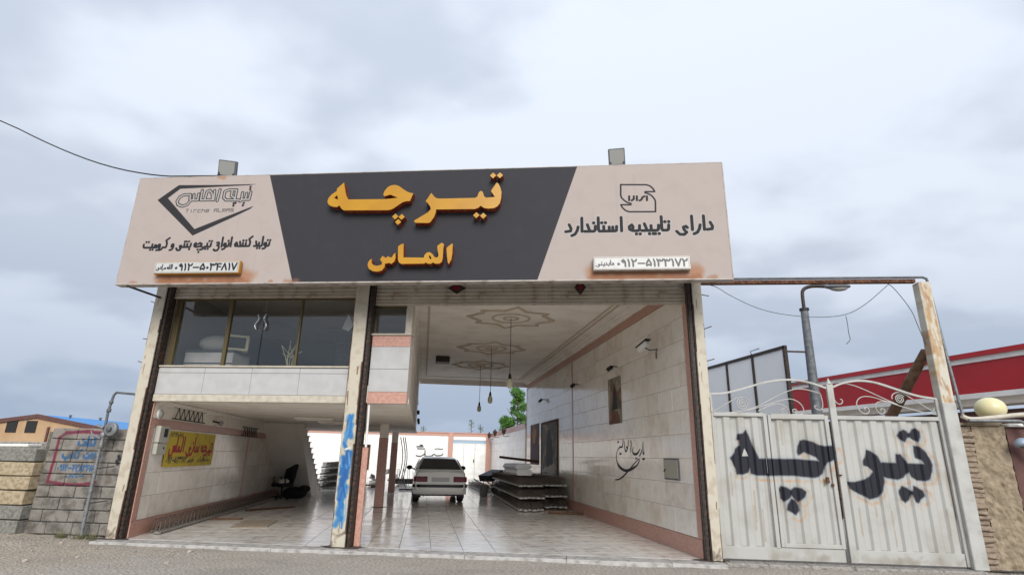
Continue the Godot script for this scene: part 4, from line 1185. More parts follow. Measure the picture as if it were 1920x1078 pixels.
func build_sign() -> void:
	var b := thing("shop_sign", "long beige and charcoal signboard with raised yellow letters above the workshop", "sign")
	var body := Shape.new().box(Vector3(-2.575, 5.21, 0.9), Vector3(10.4, 2.03, 0.17))
	part(b, "box", body, M.sign_back)
	# face: a sheet stretched over the box, not quite flat
	var face := Shape.new()
	var f := noise(311, 0.35, 3)
	var nx := 60
	var ny := 14
	for j in ny + 1:
		for i in nx + 1:
			var u := float(i) / nx
			var v := float(j) / ny
			var ed := minf(minf(u, 1.0 - u) * 12.0, minf(v, 1.0 - v) * 5.0)
			var z := 0.992 + 0.008 * clampf(ed, 0, 1) * f.get_noise_2d(u * 14.0, v * 4.0)
			face.vert(Vector3(-7.78 + 10.41 * u, 4.19 + 2.04 * v, z), Vector3(0, 0, 1), Vector2(u, 1.0 - v))
	for j in ny:
		for i in nx:
			var a := j * (nx + 1) + i
			face.idx.append_array([a, a + nx + 1, a + 1, a + 1, a + nx + 1, a + nx + 2])
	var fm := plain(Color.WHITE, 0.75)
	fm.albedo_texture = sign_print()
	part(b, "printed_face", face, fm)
	var trim := Shape.new()
	trim.box(Vector3(-2.575, 4.185, 0.925), Vector3(10.44, 0.028, 0.16), Basis.IDENTITY, 0.006)
	trim.box(Vector3(-2.575, 6.235, 0.915), Vector3(10.44, 0.02, 0.16), Basis.IDENTITY, 0.006)
	trim.box(Vector3(-7.79, 5.21, 0.915), Vector3(0.02, 2.05, 0.16), Basis.IDENTITY, 0.006)
	trim.box(Vector3(2.64, 5.21, 0.915), Vector3(0.02, 2.05, 0.16), Basis.IDENTITY, 0.006)
	part(b, "edge_trim", trim, M.sign_edge)
	# raised letters: yellow faces, dark red sides
	var glyphs := [[pairs(BIG_CHE), pairs(BIG_CHE_HOLE)], [pairs(BIG_TIR), null], [pairs(BIG_ALEF), null], [pairs(BIG_LMA), pairs(BIG_LMA_HOLE)], [pairs(BIG_SIN), null]]
	for d in pairs(BIG_DOTS):
		var r := 0.054
		glyphs.append([PackedVector2Array([d + Vector2(-r, 0), d + Vector2(0, -r), d + Vector2(r, 0), d + Vector2(0, r)]), null])
	for g in glyphs:
		var small: bool = g[0].size() == 4
		var sf := Shape.new()
		var ss := Shape.new()
		for piece in pieces(g[0], g[1]): sf.prism(piece, 1.118, 1.13, Transform3D.IDENTITY, true, false)
		for outline in [g[0], g[1]]:
			if outline == null: continue
			sf.prism(outline.duplicate(), 1.118, 1.13, Transform3D.IDENTITY, false, true)
			ss.prism(outline.duplicate(), 0.99, 1.118, Transform3D.IDENTITY, false, true)
		var l := part(b, "dot" if small else "letter", sf, M.yellow)
		part(l, "letter_side", ss, M.return_red)
	number_plate(b, -7.05, -5.5, 4.335, 4.565, "0912-5034817", "alLh mRadY", M.amber)
	number_plate(b, 0.46, 1.985, 4.315, 4.55, "0912-5133172", "xAt!Dt!!T^y", M.sign_edge)
	# steel that holds the board off the hall
	part(b, "brace", Shape.new().bar(Vector3(-7.6, 4.17, 0.96), Vector3(-7.62, 4.2, 0.1), 0.03, 0.03), M.dark)
	for x in [-7.4, -4.2, -0.6, 2.2]:
		part(b, "bracket", Shape.new().bar(Vector3(x, 6.1, 0.84), Vector3(x, 4.92, -0.6), 0.04, 0.04), M.dark)
	# two flood lamps standing on the upper edge
	flood_lamp("small floodlight tilted on the sign's upper edge above the diamond logo", Vector3(-6.19, 6.246, 0.92), 0.36, 0.3, -0.16)
	flood_lamp("square floodlight upright on the sign's upper edge above the standards emblem", Vector3(0.925, 6.246, 0.92), 0.28, 0.3, 0.06)
	# rusty red lozenges hanging under the board
	for q in [[-1.95, 0.16, 0.1, "wide rusty red lozenge lamp hanging under the charcoal part of the sign"], [0.28, 0.1, 0.14, "small dark red lozenge lamp hanging under the sign near its emblem"]]:
		var loz := PackedVector2Array([Vector2(-q[1], 0), Vector2(0, -q[2]), Vector2(q[1], 0), Vector2(0, q[2])])
		var t := thing("lozenge_lamp", q[3], "lamp", at(q[0], 4.36, 0.02), "red lozenge lamps under the sign")
		part(t, "housing", Shape.new().prism(loz, -0.02, 0.03), M.black_steel)
		var inner := PackedVector2Array()
		for p in loz: inner.append(p * 0.6)
		part(t, "lens", Shape.new().prism(inner, 0.03, 0.045), plain(srgb(110, 30, 36), 0.3))

func flood_lamp(label: String, p: Vector3, w: float, h: float, lean: float) -> void:
	var t := thing("floodlight", label, "floodlight", Transform3D(Basis(Vector3(0, 0, 1), lean), p), "floodlights on the signboard")
	var tilt := Basis(Vector3.RIGHT, 0.35)
	part(t, "bracket", Shape.new().bar(Vector3(-w * 0.4, 0, 0), Vector3(-w * 0.4, 0.12, 0), 0.02, 0.03).bar(Vector3(w * 0.4, 0, 0), Vector3(w * 0.4, 0.12, 0), 0.02, 0.03).box(Vector3(0, 0.008, 0), Vector3(w * 0.85, 0.014, 0.04)), M.dark)
	var c := Vector3(0, 0.03 + h * 0.5, 0)
	part(t, "housing", Shape.new().box(c, Vector3(w, h, 0.07), tilt, 0.012), M.grey_steel)
	var fins := Shape.new()
	for i in 6: fins.box(c + tilt * Vector3((i - 2.5) * w * 0.14, 0, -0.05), Vector3(0.012, h * 0.8, 0.035), tilt)
	part(t, "cooling_fins", fins, M.grey_steel)
	part(t, "lens", Shape.new().box(c + tilt * Vector3(0, 0, 0.036), Vector3(w * 0.86, h * 0.84, 0.006), tilt), M.lens)

# ------------------------------------------------------------------ the double gate beside the hall
func gate_paint() -> StandardMaterial3D:
	var lo := Vector2(2.3, 0.0)
	var sh := Sheet.new(lo, Vector2(5.98, 2.3), 240.0, srgb(173, 172, 167))
	var f := noise(401, 0.03, 5)
	sh.speckle(noise(402, 0.006, 6), Color(srgb(155, 152, 144), 0.8), 1.4, 0.02)
	for i in 20:
		var x := rng.randf_range(2.35, 5.9)
		sh.spray(Vector2(x, rng.randf_range(0.06, 0.14)), Vector2(x + rng.randf_range(-0.3, 0.3), 0.05), 0.05 + rng.randf() * 0.06, Color(srgb(134, 126, 112), 0.3), f, 0.9)
	for i in 20:
		var x := rng.randf_range(2.35, 5.9)
		var y := rng.randf_range(0.5, 2.1)
		sh.spray(Vector2(x, y), Vector2(x, y - rng.randf_range(0.1, 0.5)), 0.02, Color(srgb(144, 126, 100), 0.45), f, 0.7)
	var marks := [[pairs(SPRAY_CHE), pairs(SPRAY_CHE_HOLE)], [pairs(SPRAY_DOTS_A)], [pairs(SPRAY_DOTS_B)], [pairs(SPRAY_TIR)], [pairs(SPRAY_DOTS_C)], [pairs(SPRAY_DOTS_D)]]
	# thin misses of the first orange outline, sprayed a hand's breadth off the letters
	for mk in marks:
		var q: PackedVector2Array = mk[0]
		var c := Vector2.ZERO
		for p in q: c += p
		c /= q.size()
		var off := PackedVector2Array()
		for p in q: off.append(p + (p - c).normalized() * 0.05 + Vector2(0.04, -0.045))
		sh.mist(off, 0.035)
		sh.ink(Color(srgb(186, 122, 70), 0.85), 0.7, f)
		sh.mist(q, 0.08)
		sh.ink(Color(srgb(112, 130, 142), 0.45), 0.5, f)
		sh.mist(q, 0.024)
		sh.ink(Color(srgb(24, 26, 40), 0.9), 0.25, f)
	for mk in marks: sh.fill(mk)
	sh.ink(srgb(14, 15, 30))
	var m := plain(Color.WHITE, 0.7)
	m.albedo_texture = sh.texture()
	return m

func gate_uv(s: Shape, dx := 0.0) -> Shape:
	for i in s.v.size(): s.uv[i] = Vector2((s.v[i].x + dx - 2.3) / 3.68, 1.0 - s.v[i].y / 2.3)
	return s

# trapezoid sheet between x0 and x1
func ribbed(x0: float, x1: float, y0: float, y1: float, phase: float) -> Shape:
	var s := Shape.new()
	var prof := [[0.0, -0.006], [0.075, -0.006], [0.108, -0.036], [0.182, -0.036], [0.215, -0.006]]
	var pts := []
	var x := x0 - phase
	while x < x1:
		for q in prof:
			var xx: float = x + q[0]
			if xx >= x0 and xx <= x1: pts.append(Vector2(xx, q[1]))
		x += 0.225
	if pts[0].x > x0: pts.push_front(Vector2(x0, pts[0].y))
	if pts[-1].x < x1: pts.append(Vector2(x1, pts[-1].y))
	for i in pts.size() - 1:
		s.quad(Vector3(pts[i].x, y0, pts[i].y), Vector3(pts[i + 1].x, y0, pts[i + 1].y), Vector3(pts[i + 1].x, y1, pts[i + 1].y), Vector3(pts[i].x, y1, pts[i].y))
		s.quad(Vector3(pts[i + 1].x, y0, pts[i + 1].y - 0.002), Vector3(pts[i].x, y0, pts[i].y - 0.002), Vector3(pts[i].x, y1, pts[i].y - 0.002), Vector3(pts[i + 1].x, y1, pts[i + 1].y - 0.002))
	return gate_uv(s)

func curve(pts: Array) -> Array:
	var p := pts
	for k in 2:
		var q := [p[0]]
		for i in p.size() - 1:
			q.append(p[i].lerp(p[i + 1], 0.25)); q.append(p[i].lerp(p[i + 1], 0.75))
		q.append(p[-1])
		p = q
	return p

func spiral(c: Vector2, r: float, turns: float, start: float, dir := 1.0) -> Array:
	var a := []
	var n := int(turns * 14)
	for i in n + 1:
		var t := float(i) / n
		var rr := r * (1.0 - 0.86 * t)
		a.append(Vector3(c.x + cos(start + dir * t * turns * TAU) * rr, c.y + sin(start + dir * t * turns * TAU) * rr, -0.02))
	return a

func build_gate() -> void:
	var paint := gate_paint()
	var g := thing("metal_gate", "white ribbed double gate with scrolled top and black sprayed lettering", "gate", at(4.15, 0, -0.02))
	var o := at(-4.15, 0, 0.0)
	# left leaf: fixed sheet, then the wicket door
	var left := part(g, "left_leaf", gate_uv(Shape.new().box(Vector3(2.385, 1.12, 0), Vector3(0.05, 2.19, 0.05), Basis.IDENTITY, 0.006).box(Vector3(3.22, 1.2, 0.004), Vector3(0.06, 2.0, 0.05), Basis.IDENTITY, 0.006).box(Vector3(2.805, 2.185, 0), Vector3(0.79, 0.06, 0.05), Basis.IDENTITY, 0.006).box(Vector3(3.27, 0.12, 0.002), Vector3(1.82, 0.18, 0.04), Basis.IDENTITY, 0.006)), paint, o)
	part(left, "ribbed_sheet", ribbed(2.41, 3.19, 0.21, 2.155, 0.05), paint)
	var wk := part(left, "wicket_door", gate_uv(Shape.new().box(Vector3(3.285, 1.2, 0.012), Vector3(0.05, 1.97, 0.05), Basis.IDENTITY, 0.006).box(Vector3(4.165, 1.2, 0.012), Vector3(0.06, 1.97, 0.05), Basis.IDENTITY, 0.006).box(Vector3(3.725, 2.16, 0.012), Vector3(0.83, 0.08, 0.05), Basis.IDENTITY, 0.006).box(Vector3(3.725, 0.245, 0.012), Vector3(0.83, 0.06, 0.05), Basis.IDENTITY, 0.006)), paint)
	wk.position.z = 0.0
	part(left, "wicket_sheet", ribbed(3.31, 4.135, 0.27, 2.12, 0.12), paint, at(0, 0, 0.006))
	part(left, "lock", Shape.new().box(Vector3(4.06, 1.2, 0.03), Vector3(0.05, 0.09, 0.03), Basis.IDENTITY, 0.006).box(Vector3(4.13, 1.13, 0.03), Vector3(0.03, 0.04, 0.03)), M.rust)
	var right := part(g, "right_leaf", gate_uv(Shape.new().box(Vector3(4.29, 1.36, 0.008), Vector3(0.1, 2.66, 0.06), Basis.IDENTITY, 0.006).box(Vector3(5.895, 1.1, 0), Vector3(0.05, 2.14, 0.05), Basis.IDENTITY, 0.006).box(Vector3(5.1, 2.155, 0), Vector3(1.54, 0.06, 0.05), Basis.IDENTITY, 0.006).box(Vector3(5.1, 0.12, 0.002), Vector3(1.52, 0.18, 0.04), Basis.IDENTITY, 0.006)), paint, o)
	part(right, "ribbed_sheet", ribbed(4.34, 5.87, 0.21, 2.125, 0.16), paint)
	part(right, "finial", Shape.new().lathe([Vector2(0.045, 2.69), Vector2(0.03, 2.72), Vector2(0.002, 2.79)], at(4.29, 0, 0.008), 8), M.gate_white)
	part(right, "latch", Shape.new().tube([Vector3(4.2, 1.28, 0.06), Vector3(4.27, 1.28, 0.06)], 0.012, 6).tube([Vector3(4.215, 1.5, 0.045), Vector3(4.215, 0.9, 0.045)], 0.008, 6), M.rust)
	# arched top bars
	for q in [[left, [[2.36, 2.515], [2.62, 2.52], [2.95, 2.61], [3.3, 2.72], [3.67, 2.765], [3.95, 2.73], [4.25, 2.62]]], [right, [[4.34, 2.64], [4.5, 2.71], [4.75, 2.755], [5.0, 2.73], [5.3, 2.62], [5.6, 2.51], [5.9, 2.466]]]]:
		var pts := []
		for p in q[1]: pts.append(Vector3(p[0], p[1], 0))
		var cv := curve(pts)
		var s := Shape.new()
		for i in cv.size() - 1: s.bar(cv[i], cv[i + 1] + (cv[i + 1] - cv[i]) * 0.03, 0.045, 0.03)
		part(q[0], "arched_bar", s, M.gate_white)
	part(left, "end_stile", Shape.new().box(Vector3(2.385, 2.37, 0), Vector3(0.05, 0.3, 0.04), Basis.IDENTITY, 0.005), M.gate_white)
	part(right, "end_stile", Shape.new().box(Vector3(5.895, 2.32, 0), Vector3(0.05, 0.3, 0.04), Basis.IDENTITY, 0.005), M.gate_white)
	# scrollwork of thin bar
	var lx := func(a: Array) -> Array:
		var r := []
		for i in range(0, a.size(), 2): r.append(Vector3(2.305 + a[i] * 0.00118, 2.845 - a[i + 1] * 0.00118, -0.01))
		return r
	var rx := func(a: Array) -> Array:
		var r := []
		for i in range(0, a.size(), 2): r.append(Vector3(4.17 + a[i] * 0.00108, 2.93 - a[i + 1] * 0.00109, -0.01))
		return r
	for a in [[60, 545, 440, 325], [270, 535, 400, 530, 560, 495, 700, 450, 1080, 245, 1300, 185, 1560, 260], [560, 500, 700, 465, 1100, 335, 1200, 345, 1280, 400, 1315, 470, 1300, 530, 1250, 550], [700, 510, 940, 400, 1040, 420, 1110, 480, 1120, 540], [1560, 270, 1575, 400, 1560, 470, 1520, 490, 1470, 470, 1455, 430, 1490, 425]]:
		part(left, "scroll_bar", Shape.new().tube(curve(lx.call(a)), 0.0085, 6), M.gate_white)
	for q in [[510, 410, 95, 2.5, 0.4], [90, 500, 34, 1.8, 2.0], [1050, 515, 52, 2.0, 1.0], [1190, 505, 44, 1.6, 4.0]]:
		var c: Vector3 = lx.call([q[0], q[1]])[0]
		part(left, "scroll", Shape.new().tube(spiral(Vector2(c.x, c.y), q[2] * 0.00118, q[3], q[4]), 0.008, 6), M.gate_white)
	for a in [[160, 270, 300, 205, 400, 215, 560, 265, 900, 440, 1050, 510], [160, 310, 155, 420, 190, 500, 240, 520, 280, 490, 280, 450, 250, 440], [1050, 510, 830, 445, 740, 410, 620, 392, 530, 415, 475, 480, 475, 560, 530, 640, 590, 655, 640, 620, 640, 575, 600, 550, 570, 580, 590, 595], [1000, 480, 920, 470, 790, 470, 740, 510, 735, 570, 770, 640, 820, 655, 865, 620, 850, 575, 810, 570, 800, 600], [900, 465, 1050, 520, 1300, 600, 1600, 655], [990, 430, 990, 380, 1040, 340, 1100, 330, 1170, 350, 1290, 440, 1600, 655]]:
		part(right, "scroll_bar", Shape.new().tube(curve(rx.call(a)), 0.0085, 6), M.gate_white)
	for q in [[1105, 430, 70, 2.4, 0.5], [1580, 585, 42, 2.0, 2.5]]:
		var c: Vector3 = rx.call([q[0], q[1]])[0]
		part(right, "scroll", Shape.new().tube(spiral(Vector2(c.x, c.y), q[2] * 0.00108, q[3], q[4]), 0.008, 6), M.gate_white)
	# post and overhead beam
	var fr := thing("gate_frame", "rust-streaked cream gate post with a thin steel beam running to the hall", "gate post", at(6.02, 0, -0.02))
	part(fr, "post", post_shape(-0.095, 0.095, 4.4, 0.09), post_sheet(2))
	part(fr, "base_sleeve", Shape.new().box(Vector3(0, 1.2, 0.004), Vector3(0.205, 2.4, 0.19), Basis.IDENTITY, 0.01), M.gate_white)
	part(fr, "beam", Shape.new().box(Vector3(-1.88, 4.435, 0), Vector3(3.56, 0.065, 0.08), Basis.IDENTITY, 0.006), M.rust)
	# concrete strip under the gate
	var sill := Shape.new()
	var px := 2.38
	while px < 6.0:
		sill.box(Vector3(px + 0.3, -0.035, 0.05 + rng.randf_range(-0.02, 0.02)), Vector3(0.62, 0.07, 0.3), Basis(Vector3.UP, rng.randfn(0, 0.02)), 0.02)
		px += 0.61
	solo("gate_sill", "", "", sill, M.concrete, Transform3D.IDENTITY, "", "structure")
	# wires strung in the frame
	for q in [["slack grey wire sagging from the hall post to the gate beam", [2.4, 4.42, 2.624, 4.402, 2.878, 4.205, 3.387, 3.935, 4.031, 3.82, 4.68, 3.827, 5.049, 4.003, 5.495, 4.377]], ["short loose wire end dangling from the slack wire in the gate frame", [4.742, 3.846, 4.75, 3.7, 4.741, 3.542, 4.76, 3.43, 4.68, 3.361]], ["thin wire hanging along the rusty gate post", [5.5, 4.4, 5.577, 4.357, 5.806, 3.953, 5.857, 3.678, 5.928, 3.336]]]:
		var pts := []
		for i in range(0, q[1].size(), 2): pts.append(Vector3(q[1][i], q[1][i + 1], -0.05))
		solo("wire", q[0], "wire", Shape.new().tube(curve(pts), 0.0065, 5), M.grey_steel, Transform3D.IDENTITY, "wires in the gate frame")
	var pp := thing("gas_pipe", "grey pipe running along the gate beam and down beside the rusty post", "pipe", at(6.2, 0, -0.05))
	part(pp, "run", Shape.new().tube([Vector3(-3.55, 4.515, 0), Vector3(-0.12, 4.515, 0), Vector3(-0.06, 4.49, 0), Vector3(-0.05, 4.42, 0)], 0.022, 8), M.grey_steel)
	part(pp, "drop", Shape.new().tube([Vector3(-0.05, 4.42, 0), Vector3(0.0, 3.2, 0.01), Vector3(0.05, 2.19, 0.03)], 0.024, 8), M.galv)
	# the prop behind the post
	solo("timber_prop", "brown timber prop leaning from behind the gate post to the ground", "timber", Shape.new().tube([Vector3(0, 3.3, 0), Vector3(-0.12, 2.8, -0.45), Vector3(-0.78, 0.0, -3.0)], 0.09, 10, [0.075, 0.085, 0.095]), M.wood, at(5.97, -0.04, -0.16))

# ------------------------------------------------------------------ left of the hall: block walls, gas riser, far halls
func wall_paint() -> StandardMaterial3D:
	var sh := Sheet.new(Vector2(-9.7, -0.1), Vector2(-7.6, 1.9), 256.0, srgb(128, 123, 116))
	var f := noise(501, 0.02, 6)
	sh.speckle(noise(502, 0.01, 7), Color(srgb(94, 90, 84), 0.9), 2.0, -0.1)
	sh.speckle(noise(503, 0.06, 4), Color(srgb(147, 142, 134), 0.8), 1.6, 0.12)
	# thin wash of light paint behind the notice
	for i in 5: sh.spray(Vector2(-9.2, 0.95 + i * 0.17), Vector2(-8.35, 0.95 + i * 0.17), 0.14, Color(srgb(140, 133, 126), 0.35), f, 0.5)
	var red := Color(srgb(123, 37, 46), 0.9)
	var ring := [Vector2(-8.26, 1.7), Vector2(-8.7, 1.74), Vector2(-9.1, 1.71), Vector2(-9.22, 1.62), Vector2(-9.22, 1.2), Vector2(-9.24, 0.86), Vector2(-9.0, 0.83), Vector2(-8.6, 0.82), Vector2(-8.33, 0.87)]
	for i in ring.size() - 1: sh.spray(ring[i], ring[i + 1], 0.045, red, f, 0.35)
	sh.stroke(ring, 0.03)
	persian(sh, "kT^AF^", -8.46, -8.83, 1.5, 0.15, 0.045)
	persian(sh, "zq^^F^ kAd^b!", -8.32, -9.08, 1.28, 0.13, 0.045)
	figures(sh, "0912-4383457", -9.12, -8.36, 1.06, 0.11, 0.028)
	persian(sh, "zRat!y", -8.55, -8.9, 0.97, 0.08, 0.022)
	var x0 := sh.x0
	sh.ink(Color(srgb(30, 80, 133), 0.92), 0.25, noise(505, 0.05, 4))
	sh.stroke(ring, 0.034)
	sh.ink(red, 0.3, noise(506, 0.05, 4))
	for q in [[-7.98, 1.32], [-8.0, 1.24], [-7.72, 0.72], [-7.75, 0.62]]: sh.spray(Vector2(q[0], q[1]), Vector2(q[0] + 0.03, q[1] - 0.05), 0.05, srgb(37, 37, 39), f, 0.4)
	for i in 40:
		var p := Vector2(rng.randf_range(-9.6, -7.7), rng.randf_range(0.0, 1.8))
		sh.spray(p, p + Vector2(rng.randf_range(-0.2, 0.2), rng.randf_range(-0.1, 0.05)), rng.randf_range(0.03, 0.1), Color(srgb(84, 76, 68), 0.4), f, 0.9)
	var m := plain(Color.WHITE, 0.95)
	m.albedo_texture = sh.texture()
	m.heightmap_enabled = true; m.heightmap_texture = M.hf; m.heightmap_scale = 0.3
	return m

func block_shape(c: Vector3, s: Vector3, f: FastNoiseLite) -> Shape:
	var sh := Shape.new().box(c, s, Basis.from_euler(Vector3(0, rng.randfn(0, 0.008), rng.randfn(0, 0.005))), 0.012)
	for i in sh.v.size():
		sh.v[i] += Vector3(f.get_noise_3dv(sh.v[i] * 30.0), f.get_noise_3dv(sh.v[i] * 30.0 + Vector3(9, 0, 0)), f.get_noise_3dv(sh.v[i] * 30.0 + Vector3(0, 9, 0))) * 0.012
		sh.uv[i] = Vector2((sh.v[i].x + 9.7) / 2.1, 1.0 - (sh.v[i].y + 0.1) / 2.0)
	return sh

func build_left_side() -> void:
	var paint := wall_paint()
	var f := noise(511, 0.2, 3)
	var wall := thing("block_wall", "grey concrete block wall with a red-framed blue notice beside the hall post", "wall", at(-8.6, 0, -0.25))
	part(wall, "mortar_core", Shape.new().box(Vector3(-0.03, 0.87, -0.01), Vector3(1.68, 1.72, 0.15)), M.mortar)
	for r in 9:
		var x := -9.46 + (0.25 if r % 2 else 0.0) + 0.01 * r - (0.12 if r == 0 else 0.0)
		var first := true
		while x < -7.74:
			var w := minf(0.5, -7.735 - x)
			if first and r % 2 == 1:
				var hs := block_shape(Vector3(x - 0.125 + 8.6, 0.1 + r * 0.2, 0), Vector3(0.235, 0.186, 0.2), f)
				for i in hs.v.size(): hs.uv[i].x -= 8.6 / 2.1
				part(wall, "block", hs, paint)
			first = false
			if w > 0.06:
				var bs := block_shape(Vector3(x + w * 0.5 + 8.6, 0.1 + r * 0.2, 0), Vector3(w - 0.014, 0.186, 0.2), f)
				for i in bs.v.size(): bs.uv[i].x -= 8.6 / 2.1
				part(wall, "block", bs, paint)
			x += 0.5
	# the lower wall of long blocks
	var low := thing("long_block_wall", "low wall of long cream and grey blocks at the left edge", "wall", at(-10.4, 0, -0.1))
	part(low, "mortar_core", Shape.new().box(Vector3(-0.3, 0.7, -0.03), Vector3(2.4, 1.38, 0.2)), M.mortar)
	var mats := [M.grey_block, M.grey_block, M.cream_block, M.cream_block, M.cream_block, M.grey_block]
	for r in 6:
		var x := 0.96 + (0.02 * sin(r * 2.3)) + 0.006 * r
		for k in 3:
			var w: float = [1.15, 1.0, 0.9][(k + r) % 3]
			part(low, "block", block_shape(Vector3(x - w * 0.5, 0.115 + r * 0.24, 0), Vector3(w - 0.02, 0.222, 0.26), f), mats[r])
			x -= w
	solo("concrete_wall", "pale concrete wall with a white coping behind the low block wall", "wall", Shape.new().box(Vector3(0, 0.8, 0), Vector3(5.0, 1.6, 0.2), Basis.IDENTITY, 0.02), M.concrete, at(-12.45, -0.05, -1.4))
	solo("coping_slab", "white slab lying on the low block wall at the left edge", "slab", Shape.new().box(Vector3(0, 0.03, 0), Vector3(1.9, 0.055, 0.3), Basis(Vector3(0, 0, 1), 0.01), 0.015), M.paper, at(-10.6, 1.435, -0.14))
	# gas riser with its regulator and dial
	var gp := thing("gas_riser", "grey gas pipe with a round meter rising along the block wall", "pipe", at(-8.22, -0.02, 0.02))
	part(gp, "riser", Shape.new().tube([Vector3(0, 0, 0), Vector3(-0.01, 1.48, 0)], 0.033, 10), M.galv)
	part(gp, "upper_pipe", Shape.new().tube([Vector3(-0.01, 1.48, 0), Vector3(0.0, 1.85, 0), Vector3(-0.01, 2.1, 0), Vector3(0.015, 2.3, 0), Vector3(0.03, 2.4, 0), Vector3(0.07, 2.45, 0), Vector3(0.5, 2.42, -0.02)], 0.022, 8), M.grey_steel)
	part(gp, "valve", Shape.new().lathe([Vector2(0.0, 1.46), Vector2(0.045, 1.47), Vector2(0.045, 1.55), Vector2(0.028, 1.57), Vector2(0.028, 1.66), Vector2(0.05, 1.67), Vector2(0.05, 1.74), Vector2(0.0, 1.76)], Transform3D.IDENTITY, 12).tube([Vector3(-0.02, 1.64, 0.03), Vector3(-0.16, 1.7, 0.06)], 0.018, 8).tube([Vector3(-0.16, 1.7, 0.06), Vector3(-0.2, 1.76, 0.06)], 0.012, 8), M.galv)
	part(gp, "union_nut", Shape.new().lathe([Vector2(0.0, 2.1), Vector2(0.036, 2.1), Vector2(0.036, 2.16), Vector2(0.0, 2.16)], Transform3D.IDENTITY, 8).lathe([Vector2(0.0, 2.25), Vector2(0.034, 2.25), Vector2(0.034, 2.3), Vector2(0.0, 2.3)], at(0.01, 0, 0), 8), M.grey_steel)
	var reg := part(gp, "meter", Shape.new().lathe([Vector2(0.0, -0.05), Vector2(0.12, -0.05), Vector2(0.125, -0.04), Vector2(0.125, 0.0), Vector2(0.1, 0.012), Vector2(0.03, 0.02), Vector2(0.0, 0.02)], Transform3D(Basis(Vector3.RIGHT, PI / 2), Vector3(0.15, 1.8, 0.05)), 20), M.galv)
	part(reg, "cap", Shape.new().lathe([Vector2(0.0, 0.02), Vector2(0.045, 0.02), Vector2(0.04, 0.06), Vector2(0.0, 0.06)], Transform3D(Basis(Vector3.RIGHT, PI / 2), Vector3(0.15, 1.8, 0.05)), 12), M.grey_steel)
	part(reg, "spout", Shape.new().tube([Vector3(0.0, 1.82, 0.03), Vector3(-0.12, 1.86, 0.05)], 0.03, 8), M.galv)
	for y in [0.55, 1.12]: part(gp, "clip", Shape.new().bar(Vector3(-0.04, y, 0.03), Vector3(0.26, y + 0.05, -0.1), 0.012, 0.02), M.dark)
	# cable coming in from the left to the sign
	var cb := []
	for q in [[-15.6, 9.2, 2.4], [-11.176, 7.674, 0.95], [-9.838, 7.026, 0.9], [-8.607, 6.549, 0.9], [-7.475, 6.292, 0.95], [-6.837, 6.262, 0.98], [-6.32, 6.27, 0.95]]: cb.append(Vector3(q[0], q[1], q[2]))
	solo("overhead_cable", "black overhead cable drooping from the left to the signboard", "cable", Shape.new().tube(curve(cb), 0.012, 6), M.dark)
	# halls far off
	var h := thing("far_hall", "ochre gabled hall with two dark windows far behind the block walls", "building", at(-69.4, 0, -60))
	var gab := PackedVector2Array([Vector2(-18, 0), Vector2(13.4, 0), Vector2(13.4, 3.1), Vector2(0, 5.25), Vector2(-18, 2.9)])
	part(h, "wall", Shape.new().prism(gab, -18, 0), M.ochre)
	var roof := Shape.new()
	for q in [[0.0, 5.25, 13.9, 3.02], [0.0, 5.25, -18.5, 2.84]]:
		roof.bar(Vector3(q[0], q[1] + 0.12, 0.1), Vector3(q[2], q[3] + 0.12, 0.1), 0.5, 0.28, Vector3(0, 0, 1))
	part(h, "verge", roof, M.maroon)
	part(h, "roof", Shape.new().prism(PackedVector2Array([Vector2(0, 5.3), Vector2(13.9, 3.05), Vector2(13.9, 3.15), Vector2(0, 5.42)]), -18, -0.2), M.blue_roof)
	for x in [-3.4, -0.6]:
		part(h, "window", Shape.new().box(Vector3(x, 4.0, 0.05), Vector3(1.5, 1.5, 0.12)), M.dark)
	for x in [-6.4, 2.0, 7.0]: part(h, "wall_rib", Shape.new().box(Vector3(x, 2.0, 0.1), Vector3(0.25, 4.0, 0.2)), M.maroon)
	var h2 := thing("blue_roof_hall", "long low hall with a bright blue roof behind the ochre gable", "building", at(-60, 0, -74))
	part(h2, "wall", Shape.new().box(Vector3(-5.5, 1.5, 0), Vector3(38, 3.0, 9)), M.ochre)
	var rs := Shape.new()
	rs.quad(Vector3(-25.5, 4.2, 5.5), Vector3(14, 3.2, 5.5), Vector3(14, 3.9, -4), Vector3(-25.5, 6.55, -4))
	rs.quad(Vector3(-25.5, 4.1, 5.5), Vector3(-25.5, 6.45, -4), Vector3(14, 3.8, -4), Vector3(14, 3.1, 5.5))
	part(h2, "roof", rs, M.blue_roof)
	for i in 4: part(h2, "roof_vent", Shape.new().lathe([Vector2(0.0, 0), Vector2(0.14, 0), Vector2(0.14, 0.3), Vector2(0.26, 0.36), Vector2(0.2, 0.5), Vector2(0.0, 0.55)], at(-21.0 + i * 5.4, 6.1 - i * 0.36, -3.4), 10), M.grey_steel)

